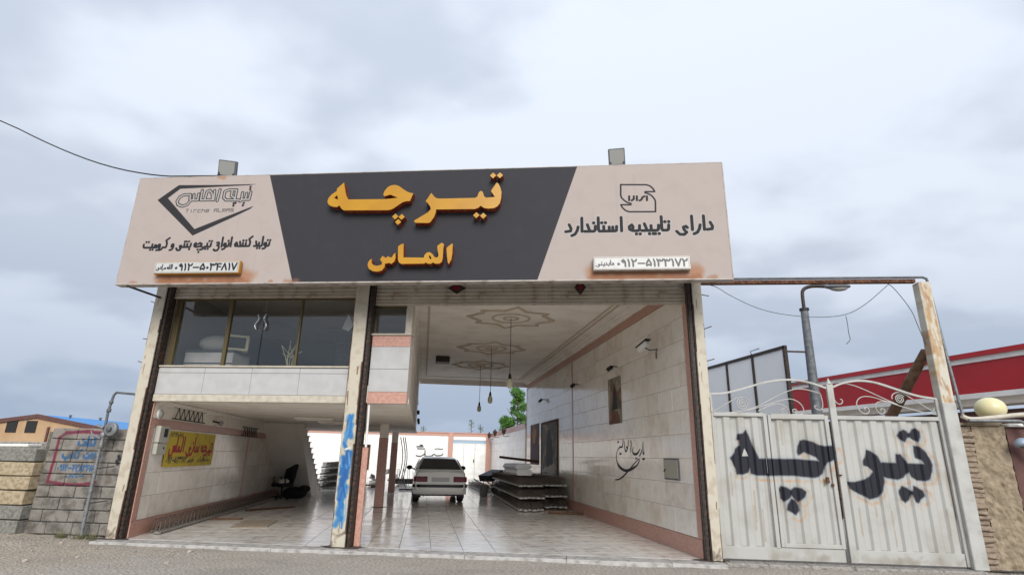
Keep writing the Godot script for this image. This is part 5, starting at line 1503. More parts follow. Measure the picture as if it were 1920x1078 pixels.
# ------------------------------------------------------------------ right of the gate
func build_right_side() -> void:
	var pier := thing("brick_pier", "rough brick pier between the gate post and the mud plaster", "pier", at(6.24, 0, -0.14))
	part(pier, "mortar_core", Shape.new().box(Vector3(0, 1.02, -0.015), Vector3(0.19, 2.04, 0.2)), M.mud)
	var f := noise(521, 0.3, 3)
	for r in 27:
		var w := 0.22 + rng.randf_range(-0.015, 0.02)
		var bs := Shape.new().box(Vector3.ZERO, Vector3(w, 0.068, 0.23), Basis.IDENTITY, 0.018)
		for i in bs.v.size(): bs.v[i] += Vector3(f.get_noise_3dv(bs.v[i] * 40.0 + Vector3(r, 0, 0)), f.get_noise_3dv(bs.v[i] * 40.0 + Vector3(0, r, 5)), f.get_noise_3dv(bs.v[i] * 40.0 + Vector3(3, 0, r))) * 0.034
		part(pier, "brick", bs, M.brick, Transform3D(Basis.from_euler(Vector3(0, rng.randfn(0, 0.06), rng.randfn(0, 0.04))), Vector3(rng.randf_range(-0.012, 0.012), 0.035 + r * 0.0755 + rng.randf_range(-0.008, 0.008), rng.randf_range(-0.02, 0.03))))
	# mud plaster: one lumpy sheet over the wall
	var mud := Shape.new()
	var nf := noise(523, 1.6, 5)
	var nx := 26
	var ny := 90
	for j in ny + 1:
		for i in nx + 1:
			var x := 0.5 * i / nx
			var y := 2.06 * j / ny
			var d := 0.05 * nf.get_noise_2d(x * 3.0, y * 2.0) + 0.03 * maxf(0.0, nf.get_noise_2d(x * 9.0 + 5.0, y * 6.0))
			mud.vert(Vector3(x, y, d), Vector3(0, 0, 1))
	for j in ny:
		for i in nx:
			var a := j * (nx + 1) + i
			mud.idx.append_array([a, a + nx + 1, a + 1, a + 1, a + nx + 1, a + nx + 2])
	for j in range(1, ny):
		for i in range(1, nx):
			var a := j * (nx + 1) + i
			mud.n[a] = (mud.v[a + 1] - mud.v[a - 1]).cross(mud.v[a + nx + 1] - mud.v[a - nx - 1]).normalized()
	var mw := thing("mud_wall", "cracked tan mud-plastered wall beside the brick pier", "wall", at(6.34, 0, -0.06))
	part(mw, "plaster", mud, M.mud)
	part(mw, "core", Shape.new().box(Vector3(0.25, 1.03, -0.14), Vector3(0.5, 2.06, 0.16)), M.mud)
	part(mw, "coping", Shape.new().box(Vector3(0.12, 2.085, -0.1), Vector3(0.62, 0.045, 0.3), Basis.IDENTITY, 0.01), M.mud)
	var mr := thing("maroon_wall", "dull maroon rendered wall at the right edge behind the gas meter", "wall", at(7.9, 0, -0.16))
	part(mr, "render", Shape.new().box(Vector3(0, 1.02, 0), Vector3(2.1, 2.04, 0.22)), M.maroon)
	for i in 3: part(mr, "coping_stone", Shape.new().box(Vector3(-0.75 + i * 0.72, 2.075, 0.02), Vector3(0.6, 0.05, 0.34), Basis.IDENTITY, 0.012), M.white)
	# pipes on top, meter
	var gp := thing("gas_meter_pipes", "pale gas pipes along the wall top with a blue-grey regulator at the right edge", "pipe", at(6.6, 0, 0.06))
	part(gp, "long_pipe", Shape.new().tube(curve([Vector3(-0.42, 2.2, 0), Vector3(-0.3, 2.14, 0), Vector3(0.1, 2.19, 0), Vector3(0.5, 2.24, 0), Vector3(0.62, 2.22, 0), Vector3(0.66, 2.1, 0)]), 0.036, 8), M.cream)
	part(gp, "thin_pipe", Shape.new().tube(curve([Vector3(-0.36, 2.13, 0.05), Vector3(0.2, 2.13, 0.06), Vector3(0.42, 2.13, 0.06), Vector3(0.45, 2.0, 0.06), Vector3(0.45, 1.82, 0.06)]), 0.024, 8), M.galv)
	var reg := part(gp, "regulator", Shape.new().lathe([Vector2(0.0, -0.04), Vector2(0.1, -0.035), Vector2(0.1, 0.03), Vector2(0.05, 0.07), Vector2(0.0, 0.08)], Transform3D(Basis(Vector3(0, 0, 1), 0.3), Vector3(0.3, 1.8, 0.08)), 14), plain(srgb(150, 164, 178), 0.4, 0.3))
	part(reg, "elbow", Shape.new().tube([Vector3(0.3, 1.78, 0.08), Vector3(0.4, 1.74, 0.08), Vector3(0.46, 1.62, 0.08)], 0.05, 10), M.galv)
	var gl := thing("globe_lamp", "cream globe lamp standing on the wall right of the gate", "lamp", at(6.8, 2.14, -0.2))
	part(gl, "globe", Shape.new().ball(Vector3(0, 0.2, 0), Vector3(0.21, 0.178, 0.21), 16, 28), M.globe)
	part(gl, "collar", Shape.new().lathe([Vector2(0.0, -0.06), Vector2(0.1, -0.06), Vector2(0.1, 0.03), Vector2(0.08, 0.05)], Transform3D.IDENTITY, 16), M.cream)
	# street lamp and the board fixed to it
	var sl := thing("street_lamp", "grey steel street lamp with a bent arm behind the gate", "street lamp", at(7.4, -0.05, -8))
	part(sl, "pole", Shape.new().tube([Vector3(0.05, 0, 0), Vector3(0.0, 3.0, 0), Vector3(0.03, 6.05, 0)], 0.14, 12, [0.17, 0.145, 0.11]), M.grey_steel)
	part(sl, "cap", Shape.new().tube([Vector3(0.03, 6.03, 0), Vector3(0.03, 6.1, 0)], 0.14, 12), M.dark)
	part(sl, "arm", Shape.new().tube(curve([Vector3(0.03, 6.05, 0), Vector3(0.03, 6.5, 0), Vector3(0.06, 6.72, 0), Vector3(0.3, 6.82, 0.05), Vector3(0.75, 6.78, 0.1)]), 0.055, 8), M.black_steel)
	var head := Shape.new().ball(Vector3(1.05, 6.76, 0.14), Vector3(0.4, 0.09, 0.16), 8, 16)
	var hd := part(sl, "lamp_head", head, M.grey_steel)
	part(hd, "lens", Shape.new().ball(Vector3(1.08, 6.71, 0.14), Vector3(0.28, 0.1, 0.12), 8, 14), M.lens)
	var bb := thing("blank_board", "tall blank board of pale panels in a dark frame behind the gate", "billboard", at(6.7, -0.05, -8.0))
	var dir := Vector3(5.38 - 6.7, 0, -12.6 + 8.0).normalized()
	var len := 7.5
	var bx := Basis(dir, Vector3.UP, dir.cross(Vector3.UP))
	var pos := [0.0, 1.64, 3.2, 4.78, 6.3, 7.5]
	for i in pos.size() - 1:
		part(bb, "panel", Shape.new().box(dir * ((pos[i] + pos[i + 1]) * 0.5) + Vector3(0, 3.0, 0), Vector3(pos[i + 1] - pos[i] - 0.08, 3.7, 0.03), bx), M.board_white)
	for i in pos.size(): part(bb, "frame_post", Shape.new().box(dir * pos[i] + Vector3(0, 2.45, 0), Vector3(0.1, 4.9, 0.1), bx), M.black_steel)
	part(bb, "top_rail", Shape.new().box(dir * 3.75 + Vector3(0, 4.88, 0), Vector3(7.6, 0.1, 0.1), bx), M.black_steel)
	part(bb, "bottom_rail", Shape.new().box(dir * 3.75 + Vector3(0, 1.12, 0), Vector3(7.6, 0.1, 0.1), bx), M.black_steel)
	for y in [4.75, 3.78]: part(bb, "tie_rod", Shape.new().bar(Vector3(0, y, 0), Vector3(0.68, y - 0.02, 0), 0.05, 0.05), M.black_steel)
	part(bb, "lamp_rail", Shape.new().tube([dir * 1.7 + Vector3(0, 4.95, 0), dir * 1.7 + Vector3(0, 5.06, -0.1), dir * 1.2 + Vector3(0, 5.07, -0.1)], 0.015, 6), M.black_steel)
	# the shop with the red fascia, receding to the left
	var a := Vector3(9.0, 0, -16.5)
	var e := Vector3(14.0, 0, -2.0)
	var d := (e - a).normalized()
	var l := a.distance_to(e)
	var rb := Basis(d, Vector3.UP, d.cross(Vector3.UP))
	var t := thing("red_shop", "low shop with a broad red fascia behind the gate", "building", Transform3D(rb, a))
	part(t, "wall", Shape.new().box(Vector3(l * 0.5, 1.5, -2.2), Vector3(l, 3.0, 4.0)), M.maroon)
	for i in 4:
		var wn := part(t, "shop_window", Shape.new().box(Vector3(1.8 + i * 4.0, 1.4, -0.16), Vector3(3.0, 2.3, 0.1)), M.bronze)
		part(wn, "pane", Shape.new().box(Vector3(1.8 + i * 4.0, 1.4, -0.1), Vector3(2.8, 2.1, 0.02)), M.car_glass)
	part(t, "fascia", Shape.new().box(Vector3(l * 0.5, 3.86, 0.0), Vector3(l, 0.86, 0.9)), M.red)
	part(t, "upper_band", Shape.new().box(Vector3(l * 0.5, 4.36, 0.02), Vector3(l, 0.14, 0.94)), M.white)
	part(t, "cap", Shape.new().box(Vector3(l * 0.5, 4.5, 0.05), Vector3(l, 0.14, 1.0)), M.red)
	part(t, "lower_band", Shape.new().box(Vector3(l * 0.5, 3.36, 0.02), Vector3(l, 0.14, 0.94)), M.white)
	part(t, "soffit", Shape.new().box(Vector3(l * 0.5, 3.2, -0.1), Vector3(l, 0.18, 0.7)), M.plaster)
	for i in 5: part(t, "stripe", Shape.new().box(Vector3(0.25, 3.5 + i * 0.16, 0.46), Vector3(0.5, 0.07, 0.03)), M.white)
	part(t, "roof_spike", Shape.new().tube([Vector3(7.6, 4.5, 0), Vector3(7.6, 5.0, 0), Vector3(7.75, 5.0, 0)], 0.03, 6), M.galv)
	var fl := thing("floodlight", "dark floodlight standing on the red shop's roof edge", "floodlight", t.transform * at(12.6, 4.57, 0.1))
	part(fl, "bracket", Shape.new().bar(Vector3(0, 0, 0), Vector3(0, 0.14, 0), 0.05, 0.05), M.dark)
	part(fl, "housing", Shape.new().box(Vector3(0, 0.24, 0), Vector3(0.42, 0.26, 0.1), Basis(Vector3.RIGHT, 0.5), 0.02), M.dark)

# ------------------------------------------------------------------ yard behind the hall
func build_yard() -> void:
	var inv := HALL.inverse()
	var yw := thing("yard_side_wall", "white tiled yard wall with a pink cap running back from the hall", "wall", HALL)
	part(yw, "core", Shape.new().box(Vector3(2.2, 1.4, -21.8), Vector3(0.26, 2.8, 12.6)), M.wall_grout)
	var fr := Transform3D(Basis(Vector3(0, 0, 1), Vector3.UP, Vector3(-1, 0, 0)), Vector3(2.05, 0, -28.0))
	clad(yw, "tile", fr * at(0.02, 0, 0), 12.5, 0.0, 2.64, 0.8, 0.44, [M.yard_tile], 0.006)
	clad(yw, "cap_tile", fr * at(0.02, 0, 0.01), 12.5, 2.645, 2.84, 0.9, 0.2, [M.pink], 0.004)
	part(yw, "coping", Shape.new().box(Vector3(2.18, 2.86, -21.8), Vector3(0.34, 0.05, 12.6), Basis.IDENTITY, 0.01), M.pink)
	var bw := thing("yard_back_wall", "white tiled wall with pink pilasters closing the far end of the yard", "wall", HALL)
	part(bw, "core", Shape.new().box(Vector3(-5.1, 1.4, -28.15), Vector3(8.8, 2.8, 0.26)).box(Vector3(0.63, 2.6, -28.15), Vector3(2.7, 0.4, 0.26)).box(Vector3(1.9, 1.2, -28.15), Vector3(0.3, 2.4, 0.26)), M.wall_grout)
	var fb := Transform3D(Basis.IDENTITY, Vector3(-9.5, 0, -28.0))
	clad(bw, "tile", fb, 3.4, 0.0, 2.64, 0.8, 0.44, [M.yard_tile], 0.006)
	clad(bw, "tile", fb * at(3.92, 0, 0), 4.83, 0.0, 2.64, 0.8, 0.44, [M.yard_tile], 0.006)
	clad(bw, "tile", fb * at(3.4, 0, 0), 0.52, 2.0, 2.64, 0.6, 0.32, [M.yard_tile], 0.006, false)
	clad(bw, "tile", fb * at(3.4, 0, 0), 0.52, 0.0, 0.54, 0.6, 0.27, [M.yard_tile], 0.006, false)
	clad(bw, "tile", fb * at(9.08, 0, 0), 2.1, 2.42, 2.64, 0.7, 0.22, [M.yard_tile], 0.006, false)
	clad(bw, "cap_tile", fb * at(0, 0, 0.012), 11.55, 2.645, 2.84, 0.9, 0.2, [M.pink], 0.004)
	for u in [-0.6, 1.82]: part(bw, "pilaster", Shape.new().box(Vector3(u, 1.42, -27.98), Vector3(0.28, 2.84, 0.12), Basis.IDENTITY, 0.008), M.pink)
	part(bw, "coping", Shape.new().box(Vector3(-3.7, 2.86, -28.12), Vector3(11.6, 0.05, 0.36), Basis.IDENTITY, 0.01), M.pink)
	var w := part(bw, "window", Shape.new().box(Vector3(-6.08, 1.27, -27.98), Vector3(0.06, 1.5, 0.08)).box(Vector3(-5.62, 1.27, -27.98), Vector3(0.06, 1.5, 0.08)).box(Vector3(-5.85, 1.99, -27.98), Vector3(0.52, 0.06, 0.08)).box(Vector3(-5.85, 0.55, -27.98), Vector3(0.52, 0.06, 0.08)).box(Vector3(-5.85, 1.05, -27.98), Vector3(0.5, 0.05, 0.07)), M.rust)
	part(w, "pane", Shape.new().box(Vector3(-5.85, 1.27, -28.0), Vector3(0.44, 1.42, 0.02)), M.car_glass)
	var st := Shape.new()
	# words brushed on the wall
	var words := [[-2.75, 1.42, .05, -2.55, 1.36, .05, -2.3, 1.42, .05, -2.2, 1.55, .05], [-2.2, 1.2, .05, -2.17, 1.5, .05, -2.2, 1.75, .04], [-2.15, 1.4, .05, -1.9, 1.38, .05, -1.7, 1.42, .06, -1.62, 1.55, .05, -1.5, 1.42, .05, -1.25, 1.44, .05, -1.1, 1.46, .05, -1.05, 1.58, .04], [-2.75, 1.95, .06, -2.3, 1.96, .06], [-2.7, 1.83, .05, -2.2, 1.83, .05], [-2.55, 2.05, .06, -2.35, 2.05, .06], [-1.6, 1.82, .04, -1.4, 1.86, .04, -1.2, 1.82, .04, -1.05, 1.86, .04], [-1.42, 1.24, .05, -1.36, 1.24, .05], [-1.95, 1.24, .05, -1.88, 1.24, .05]]
	var lift := 0.004
	for q in words:
		ribbon(st, q, Transform3D(Basis.IDENTITY, Vector3(0, 0, -28.0)), lift)
		lift += 0.0005
	part(bw, "painted_lettering", st, plain(srgb(52, 58, 56), 0.7), Transform3D.IDENTITY, "dark brushed lettering on the white back wall")
	# gate in the back wall
	var g := thing("yard_gate", "white three-leaf sheet gate in the far yard wall", "gate", hall(0.62, 0, 28.0))
	for i in 3:
		var x := -0.72 + i * 0.72
		var leaf := part(g, "leaf", Shape.new().box(Vector3(x, 1.12, -0.06), Vector3(0.7, 2.2, 0.04), Basis.IDENTITY, 0.006), M.white)
		part(leaf, "rib", Shape.new().box(Vector3(x - 0.33, 1.12, -0.03), Vector3(0.035, 2.2, 0.03)).box(Vector3(x + 0.33, 1.12, -0.03), Vector3(0.035, 2.2, 0.03)).box(Vector3(x, 2.18, -0.03), Vector3(0.62, 0.04, 0.03)), M.white)
	part(g, "handle", Shape.new().box(Vector3(0.3, 1.15, 0.0), Vector3(0.05, 0.2, 0.05), Basis.IDENTITY, 0.01), M.dark)
	part(g, "transom", Shape.new().box(Vector3(-0.02, 2.32, -0.05), Vector3(2.12, 0.18, 0.04)), plain(srgb(150, 172, 190), 0.3))
	# lanterns along the side wall
	var ln := thing("wall_lantern", "", "lantern", hall(1.95, 2.5, 20.5), "lanterns on the yard wall")
	part(ln, "bracket", Shape.new().tube(curve([Vector3(0.1, 0.0, 0), Vector3(-0.1, -0.05, 0), Vector3(-0.2, 0.0, 0), Vector3(-0.18, 0.08, 0)]), 0.018, 6), M.black_steel)
	part(ln, "cage", Shape.new().lathe([Vector2(0.03, 0.06), Vector2(0.07, 0.08), Vector2(0.12, 0.27), Vector2(0.11, 0.28)], at(-0.16, 0, 0), 6), M.black_steel)
	part(ln, "hood", Shape.new().lathe([Vector2(0.15, 0.27), Vector2(0.14, 0.3), Vector2(0.05, 0.38), Vector2(0.02, 0.44), Vector2(0.0, 0.45)], at(-0.16, 0, 0), 6), M.black_steel)
	ln.set_meta("label", "black lantern nearest the hall on the yard side wall")
	copy(ln, "wall_lantern", "middle of three black lanterns on the yard side wall", hall(1.95, 2.55, 24.3))
	copy(ln, "wall_lantern", "black lantern in the far corner of the yard side wall", hall(1.95, 2.5, 27.3))
	# joists stacked in the yard, seen past the stairs
	var k := 0
	for layer in 4:
		for i in 5:
			joist_copy("%s joist from the left in the %s layer of the stack beyond the stairs" % [["first", "second", "third", "fourth", "fifth"][i], ["lowest", "second", "third", "top"][layer]], hall(-6.6 + i * 0.16 + 0.03 * layer, 0.02 + 0.27 * layer, 16.6), "joists stacked beyond the stairs", 5.5, M.concrete_pale)
	# joists, timber and hoses heaped behind the columns
	for i in 7:
		joist_copy("%s joist from the left in the heap behind the inner columns" % ["first", "second", "third", "fourth", "fifth", "sixth", "seventh"][i], hall(-4.7 + 0.22 * i, 0.02 + 0.24 * (i % 3), 18.8 + 0.2 * (i % 2), 0.25 * (i % 2) - 0.1), "joists heaped behind the columns", 3.0)
	var pal := thing("pallet", "pale broken pallet on the yard floor behind the inner columns", "pallet", hall(-4.75, 0, 18.0, 0.4))
	for i in 4: part(pal, "board", Shape.new().box(Vector3(0, 0.11, -0.35 + i * 0.22), Vector3(1.1, 0.025, 0.12)), M.wood)
	for i in 2: part(pal, "bearer", Shape.new().box(Vector3(-0.4 + i * 0.8, 0.05, 0), Vector3(0.08, 0.1, 0.85)), M.wood)
	for q in [[0.0, 0.12], [0.1, 0.2], [0.18, 0.1]]:
		var hp := []
		for i in 9:
			var t := i / 8.0
			hp.append(Vector3(-3.28 + q[0] + 0.14 * sin(t * 3.1), 2.15 - 1.75 * t, -15.0 - 0.3 - q[1] * 3.0 * t))
		solo("hose", ["black hose hanging nearest the far column", "middle black hose hanging behind the columns", "outer black hose hanging behind the columns"][k], "hose", Shape.new().tube(hp, 0.02, 6), M.tyre, HALL, "hoses behind the columns")
		k += 1
	var mix := thing("steel_moulds", "row of upright steel mould frames by the far column", "moulds", hall(-3.0, 0, 20.5))
	for i in 5: part(mix, "frame", Shape.new().tube([Vector3(-0.5 + i * 0.25, 0, 0), Vector3(-0.5 + i * 0.25, 0.75, 0.1), Vector3(-0.42 + i * 0.25, 0.75, 0.1), Vector3(-0.42 + i * 0.25, 0, 0.05)], 0.016, 6), M.grey_steel)
	part(mix, "tray", Shape.new().box(Vector3(0, 0.18, -0.2), Vector3(1.4, 0.24, 0.4), Basis.IDENTITY, 0.02), M.black_steel)
	solo("push_broom", "dark push broom lying on the floor left of the car", "broom", Shape.new().box(Vector3(0, 0.04, 0), Vector3(0.55, 0.06, 0.1), Basis.IDENTITY, 0.01).tube([Vector3(0, 0.06, 0), Vector3(-0.15, 0.5, -1.1)], 0.014, 6), M.dark, hall(-2.95, 0, 16.2))

# a lattice joist: a strip of concrete with a zigzag of bars standing in it, laid along the depth
var joists := {}
func joist_proto(length: float) -> Array:
	if joists.has(length): return joists[length]
	var base := Shape.new().box(Vector3(0, 0.025, -length * 0.5), Vector3(0.125, 0.05, length), Basis.IDENTITY, 0.012)
	var lat := Shape.new()
	lat.bar(Vector3(0, 0.23, 0.04), Vector3(0, 0.23, -length - 0.04), 0.012, 0.012)
	var z := 0.0
	while z < length - 0.2:
		for sgn in [-1.0, 1.0]:
			lat.bar(Vector3(sgn * 0.04, 0.04, -z), Vector3(0, 0.23, -z - 0.1), 0.006, 0.006)
			lat.bar(Vector3(0, 0.23, -z - 0.1), Vector3(sgn * 0.04, 0.04, -z - 0.2), 0.006, 0.006)
		z += 0.2
	for sgn in [-1.0, 1.0]: lat.bar(Vector3(sgn * 0.04, 0.055, 0.12), Vector3(sgn * 0.04, 0.055, -length - 0.1), 0.011, 0.011)
	joists[length] = [base.mesh(), lat.mesh()]
	return joists[length]

func joist_copy(label: String, xf: Transform3D, group: String, length: float, mat: Material = null) -> Node3D:
	var p := joist_proto(length)
	var t := thing("lattice_joist", label, "joist", xf, group)
	part(t, "concrete_strip", p[0], mat if mat else M.concrete_pale)
	part(t, "lattice", p[1], M.lattice)
	return t

# ------------------------------------------------------------------ things in the hall
func build_hall_things() -> void:
	# two stacks of joists by the right wall
	for layer in 3:
		for i in 6:
			joist_copy("%s lattice joist from the left in the %s layer of the front stack" % [["first", "second", "third", "fourth", "fifth", "sixth"][i], ["bottom", "middle", "top"][layer]], hall(0.45 + i * 0.125 + 0.02 * layer, 0.02 + 0.31 * layer, 6.9 + 0.12 * layer + rng.randf() * 0.3, 0.01 * (layer - 1) + rng.randfn(0, 0.003)), "joists in the front stack", 7.0)
	for layer in 3:
		for i in 5:
			joist_copy("%s lattice joist from the left in the %s layer against the stone wall" % [["first", "second", "third", "fourth", "fifth"][i], ["bottom", "middle", "top"][layer]], hall(1.33 + i * 0.135, 0.05 + 0.3 * layer, 7.5 + rng.randf() * 0.25, -0.004 * layer + rng.randfn(0, 0.003)), "joists stacked against the stone wall", 6.0)
	for i in 3: joist_copy("%s of three lattice joists on the yard floor beyond the bucket" % ["leftmost", "middle", "rightmost"][i], hall(0.3 + 0.2 * i, 0.02, 14.9 + 0.4 * i, 0.05), "joists lying beyond the bucket", 5.5, M.concrete)
	var bearer := 0
	for w in [7.5, 10.5, 13.0]:
		solo("bearer_timber", ["timber bearer under the front end of the joist stacks", "timber bearer under the middle of the joist stacks", "timber bearer under the far end of the joist stacks"][bearer], "timber", Shape.new().box(Vector3(0, 0.01, 0), Vector3(1.5, 0.018, 0.1), Basis.IDENTITY, 0.004), M.wood, hall(1.2, 0, w))
		bearer += 1
	# foam blocks and a pipe on top
	var fp := PackedVector2Array([Vector2(-0.2, 0), Vector2(0.2, 0), Vector2(0.27, 0.07), Vector2(0.2, 0.16), Vector2(-0.2, 0.16), Vector2(-0.27, 0.07)])
	solo("foam_block", "lower of two white foam blocks on the front joist stack", "foam block", Shape.new().prism(fp, -2.0, 0.0, Transform3D.IDENTITY, true, true, true), M.white, hall(0.72, 0.925, 8.0, 0.06))
	solo("foam_block", "upper of two white foam blocks on the front joist stack", "foam block", Shape.new().prism(fp, -1.6, 0.0, Transform3D(Basis(Vector3(0, 0, 1), 0.03), Vector3.ZERO), true, true, true), M.board_white, hall(0.74, 1.09, 8.3, 0.1))
	solo("steel_pipe", "brown steel pipe resting across the foam blocks", "pipe", Shape.new().tube([Vector3(-0.55, 0.1, -0.4), Vector3(0.62, -0.02, 0.3)], 0.04, 10), M.rust, hall(0.72, 1.34, 9.2))
	solo("plank", "short dark plank on the floor near the right wall", "plank", Shape.new().box(Vector3(0, 0.03, 0), Vector3(0.98, 0.055, 0.12), Basis.IDENTITY, 0.006), M.wood, hall(1.6, 0.002, 6.42, -0.25))
	var bk := thing("bucket", "dented grey paint bucket on the floor before the joist stack", "bucket", hall(0.03, 0, 12.9))
	part(bk, "body", Shape.new().lathe([Vector2(0.0, 0.01), Vector2(0.14, 0.01), Vector2(0.17, 0.4), Vector2(0.18, 0.41), Vector2(0.175, 0.42), Vector2(0.16, 0.4), Vector2(0.13, 0.04), Vector2(0.0, 0.04)], Transform3D.IDENTITY, 20), M.bucket)
	part(bk, "handle", Shape.new().tube(curve([Vector3(-0.17, 0.4, 0), Vector3(-0.14, 0.56, 0.05), Vector3(0.0, 0.62, 0.06), Vector3(0.14, 0.56, 0.05), Vector3(0.17, 0.4, 0)]), 0.006, 6), M.dark)
	var wb := thing("wheelbarrow", "black wheelbarrow tipped up behind the bucket", "wheelbarrow", hall(0.32, 0, 13.6, 0.9))
	part(wb, "tray", Shape.new().prism(PackedVector2Array([Vector2(-0.3, 0.52), Vector2(0.35, 0.62), Vector2(0.62, 0.92), Vector2(0.55, 0.95), Vector2(-0.42, 0.74)]), -0.26, 0.26, Transform3D.IDENTITY, true, true, true), M.dark)
	part(wb, "leg", Shape.new().tube([Vector3(-0.1, 0.55, 0.2), Vector3(-0.2, 0.0, 0.2)], 0.016, 6).tube([Vector3(-0.1, 0.55, -0.2), Vector3(-0.2, 0.0, -0.2)], 0.016, 6), M.dark)
	part(wb, "wheel", Shape.new().lathe([Vector2(0.06, -0.03), Vector2(0.17, -0.04), Vector2(0.18, 0.0), Vector2(0.17, 0.04), Vector2(0.06, 0.03)], Transform3D(Basis(Vector3.RIGHT, PI / 2), Vector3(0.42, 0.18, 0)), 16), M.tyre)
	part(wb, "shaft", Shape.new().tube([Vector3(0.42, 0.2, 0.12), Vector3(-0.75, 0.62, 0.24)], 0.017, 6).tube([Vector3(0.42, 0.2, -0.12), Vector3(-0.75, 0.62, -0.24)], 0.017, 6), M.rust)
	# posters on the right wall
	poster("poster of a robed figure high on the stone wall", 3.9, 3.0, 2.23, 3.29, 0, "")
	poster("narrow red and gold poster far along the stone wall", 14.2, 12.45, 1.18, 2.72, 1, "")
	poster("tall framed poster of a dark-robed figure above the joist stack", 11.9, 9.3, 0.9, 2.66, 2, "frame")
	# bracket lamps, camera and the small steel cabinet
	var face := func(w: float, y: float) -> Transform3D: return HALL * Transform3D(Basis(Vector3(0, 0, 1), Vector3.UP, Vector3(-1, 0, 0)), Vector3(2.05, y, -w))
	var cam := thing("security_camera", "white security camera on the stone wall near the street", "camera", face.call(0.95, 3.5))
	part(cam, "bracket", Shape.new().tube([Vector3(0.1, 0.0, 0), Vector3(0.08, -0.02, 0.14), Vector3(0.0, 0.03, 0.2)], 0.014, 6), M.grey_steel)
	part(cam, "housing", Shape.new().box(Vector3(-0.06, 0.07, 0.22), Vector3(0.3, 0.11, 0.11), Basis.from_euler(Vector3(0, 0.3, 0.35)), 0.02), M.white)
	part(cam, "sunshield", Shape.new().box(Vector3(-0.06, 0.135, 0.22), Vector3(0.36, 0.014, 0.13), Basis.from_euler(Vector3(0, 0.3, 0.35))), M.dark)
	part(cam, "cable", Shape.new().tube(curve([Vector3(0.1, 0.0, 0.02), Vector3(0.14, -0.16, 0.04), Vector3(0.08, -0.2, 0.03), Vector3(0.06, -0.05, 0.02)]), 0.006, 5), M.dark)
	var i := 0
	for w in [3.3, 6.75, 11.5]:
		var t := thing("bracket_lamp", ["bracket lamp just above the high poster", "bracket lamp beside the pink pilaster strip", "bracket lamp far along the stone wall"][i], "lamp", face.call(w, 3.48), "bracket lamps on the stone wall")
		part(t, "arm", Shape.new().tube([Vector3(0.12, 0.03, 0.0), Vector3(0.05, 0.05, 0.1), Vector3(-0.05, 0.02, 0.14)], 0.014, 6), M.dark)
		part(t, "holder", Shape.new().tube([Vector3(0.04, 0.03, 0.12), Vector3(-0.1, -0.01, 0.16)], 0.05, 10), M.dark)
		part(t, "bulb", Shape.new().ball(Vector3(-0.13, -0.02, 0.165), Vector3(0.055, 0.045, 0.045), 8, 10), M.bulb)
		i += 1
	var cb := thing("steel_cabinet", "small grey steel cabinet set in the stone wall near the street", "cabinet", face.call(0.49, 1.3))
	part(cb, "frame", Shape.new().box(Vector3(0, 0, 0.008), Vector3(0.62, 0.36, 0.03), Basis.IDENTITY, 0.005), M.grey_steel)
	var dr := part(cb, "door", Shape.new().box(Vector3(0, 0, 0.026), Vector3(0.56, 0.31, 0.012), Basis.IDENTITY, 0.004), plain(srgb(158, 154, 140), 0.5))
	part(dr, "latch", Shape.new().tube([Vector3(-0.22, 0.0, 0.035), Vector3(-0.25, -0.05, 0.05)], 0.01, 6), M.dark)
	# pendants
	i = 0
	for w in [3.45, 7.4, 10.8]:
		var t := thing("pendant_lamp", ["nearest of three pendant bulbs hanging from the ceiling medallions", "middle of three pendant bulbs hanging from the ceiling medallions", "farthest of three pendant bulbs hanging from the ceiling medallions"][i], "lamp", hall(-0.45, 3.0, w), "pendant bulbs of the tall bay")
		part(t, "flex", Shape.new().tube([Vector3(0, 0.27, 0), Vector3(0.005, 0.9, 0), Vector3(0, 1.6, 0)], 0.008, 5), M.dark)
		part(t, "holder", Shape.new().lathe([Vector2(0.0, 0.3), Vector2(0.02, 0.29), Vector2(0.035, 0.22), Vector2(0.04, 0.15), Vector2(0.0, 0.14)], Transform3D.IDENTITY, 12), M.dark)
		part(t, "bulb", Shape.new().lathe([Vector2(0.04, 0.16), Vector2(0.065, 0.12), Vector2(0.072, 0.05), Vector2(0.066, -0.02), Vector2(0.03, -0.05), Vector2(0.0, -0.055)], Transform3D.IDENTITY, 14), M.bulb)
		i += 1
	solo("ceiling_speaker", "dark box fixed under the ceiling of the tall bay", "speaker", Shape.new().box(Vector3(0, -0.1, 0), Vector3(0.46, 0.2, 0.5), Basis.IDENTITY, 0.02), M.black_steel, hall(-1.86, 4.6, 9.4))
	# tube lights under the mezzanine
	i = 0
	for q in [[-5.1, 5.75, 0.15], [-4.8, 7.4, 0.1], [-4.1, 9.4, 0.0], [-4.3, 11.2, 0.0]]:
		var t := thing("tube_light", ["unlit tube light nearest the street under the mezzanine", "second tube light under the mezzanine", "third tube light under the mezzanine", "tube light farthest back under the mezzanine"][i], "light", hall(q[0], 2.31, q[1], q[2]), "tube lights under the mezzanine")
		part(t, "tray", Shape.new().box(Vector3(0, -0.03, 0), Vector3(0.95, 0.05, 0.16), Basis.IDENTITY, 0.012), M.plaster)
		part(t, "tube", Shape.new().tube([Vector3(-0.43, -0.07, 0), Vector3(0.43, -0.07, 0)], 0.016, 8), M.white)
		i += 1
	# left wall: meter cabinet, banner, lamp, hanging lattice pieces
	var lf := func(w: float, y: float) -> Transform3D: return HALL * Transform3D(Basis(Vector3(0, 0, -1), Vector3.UP, Vector3(1, 0, 0)), Vector3(-7.2, y, -w))
	var mc := thing("meter_cabinet", "pale grey electric meter cabinet on the left wall beside the yellow banner", "cabinet", lf.call(2.3, 1.43))
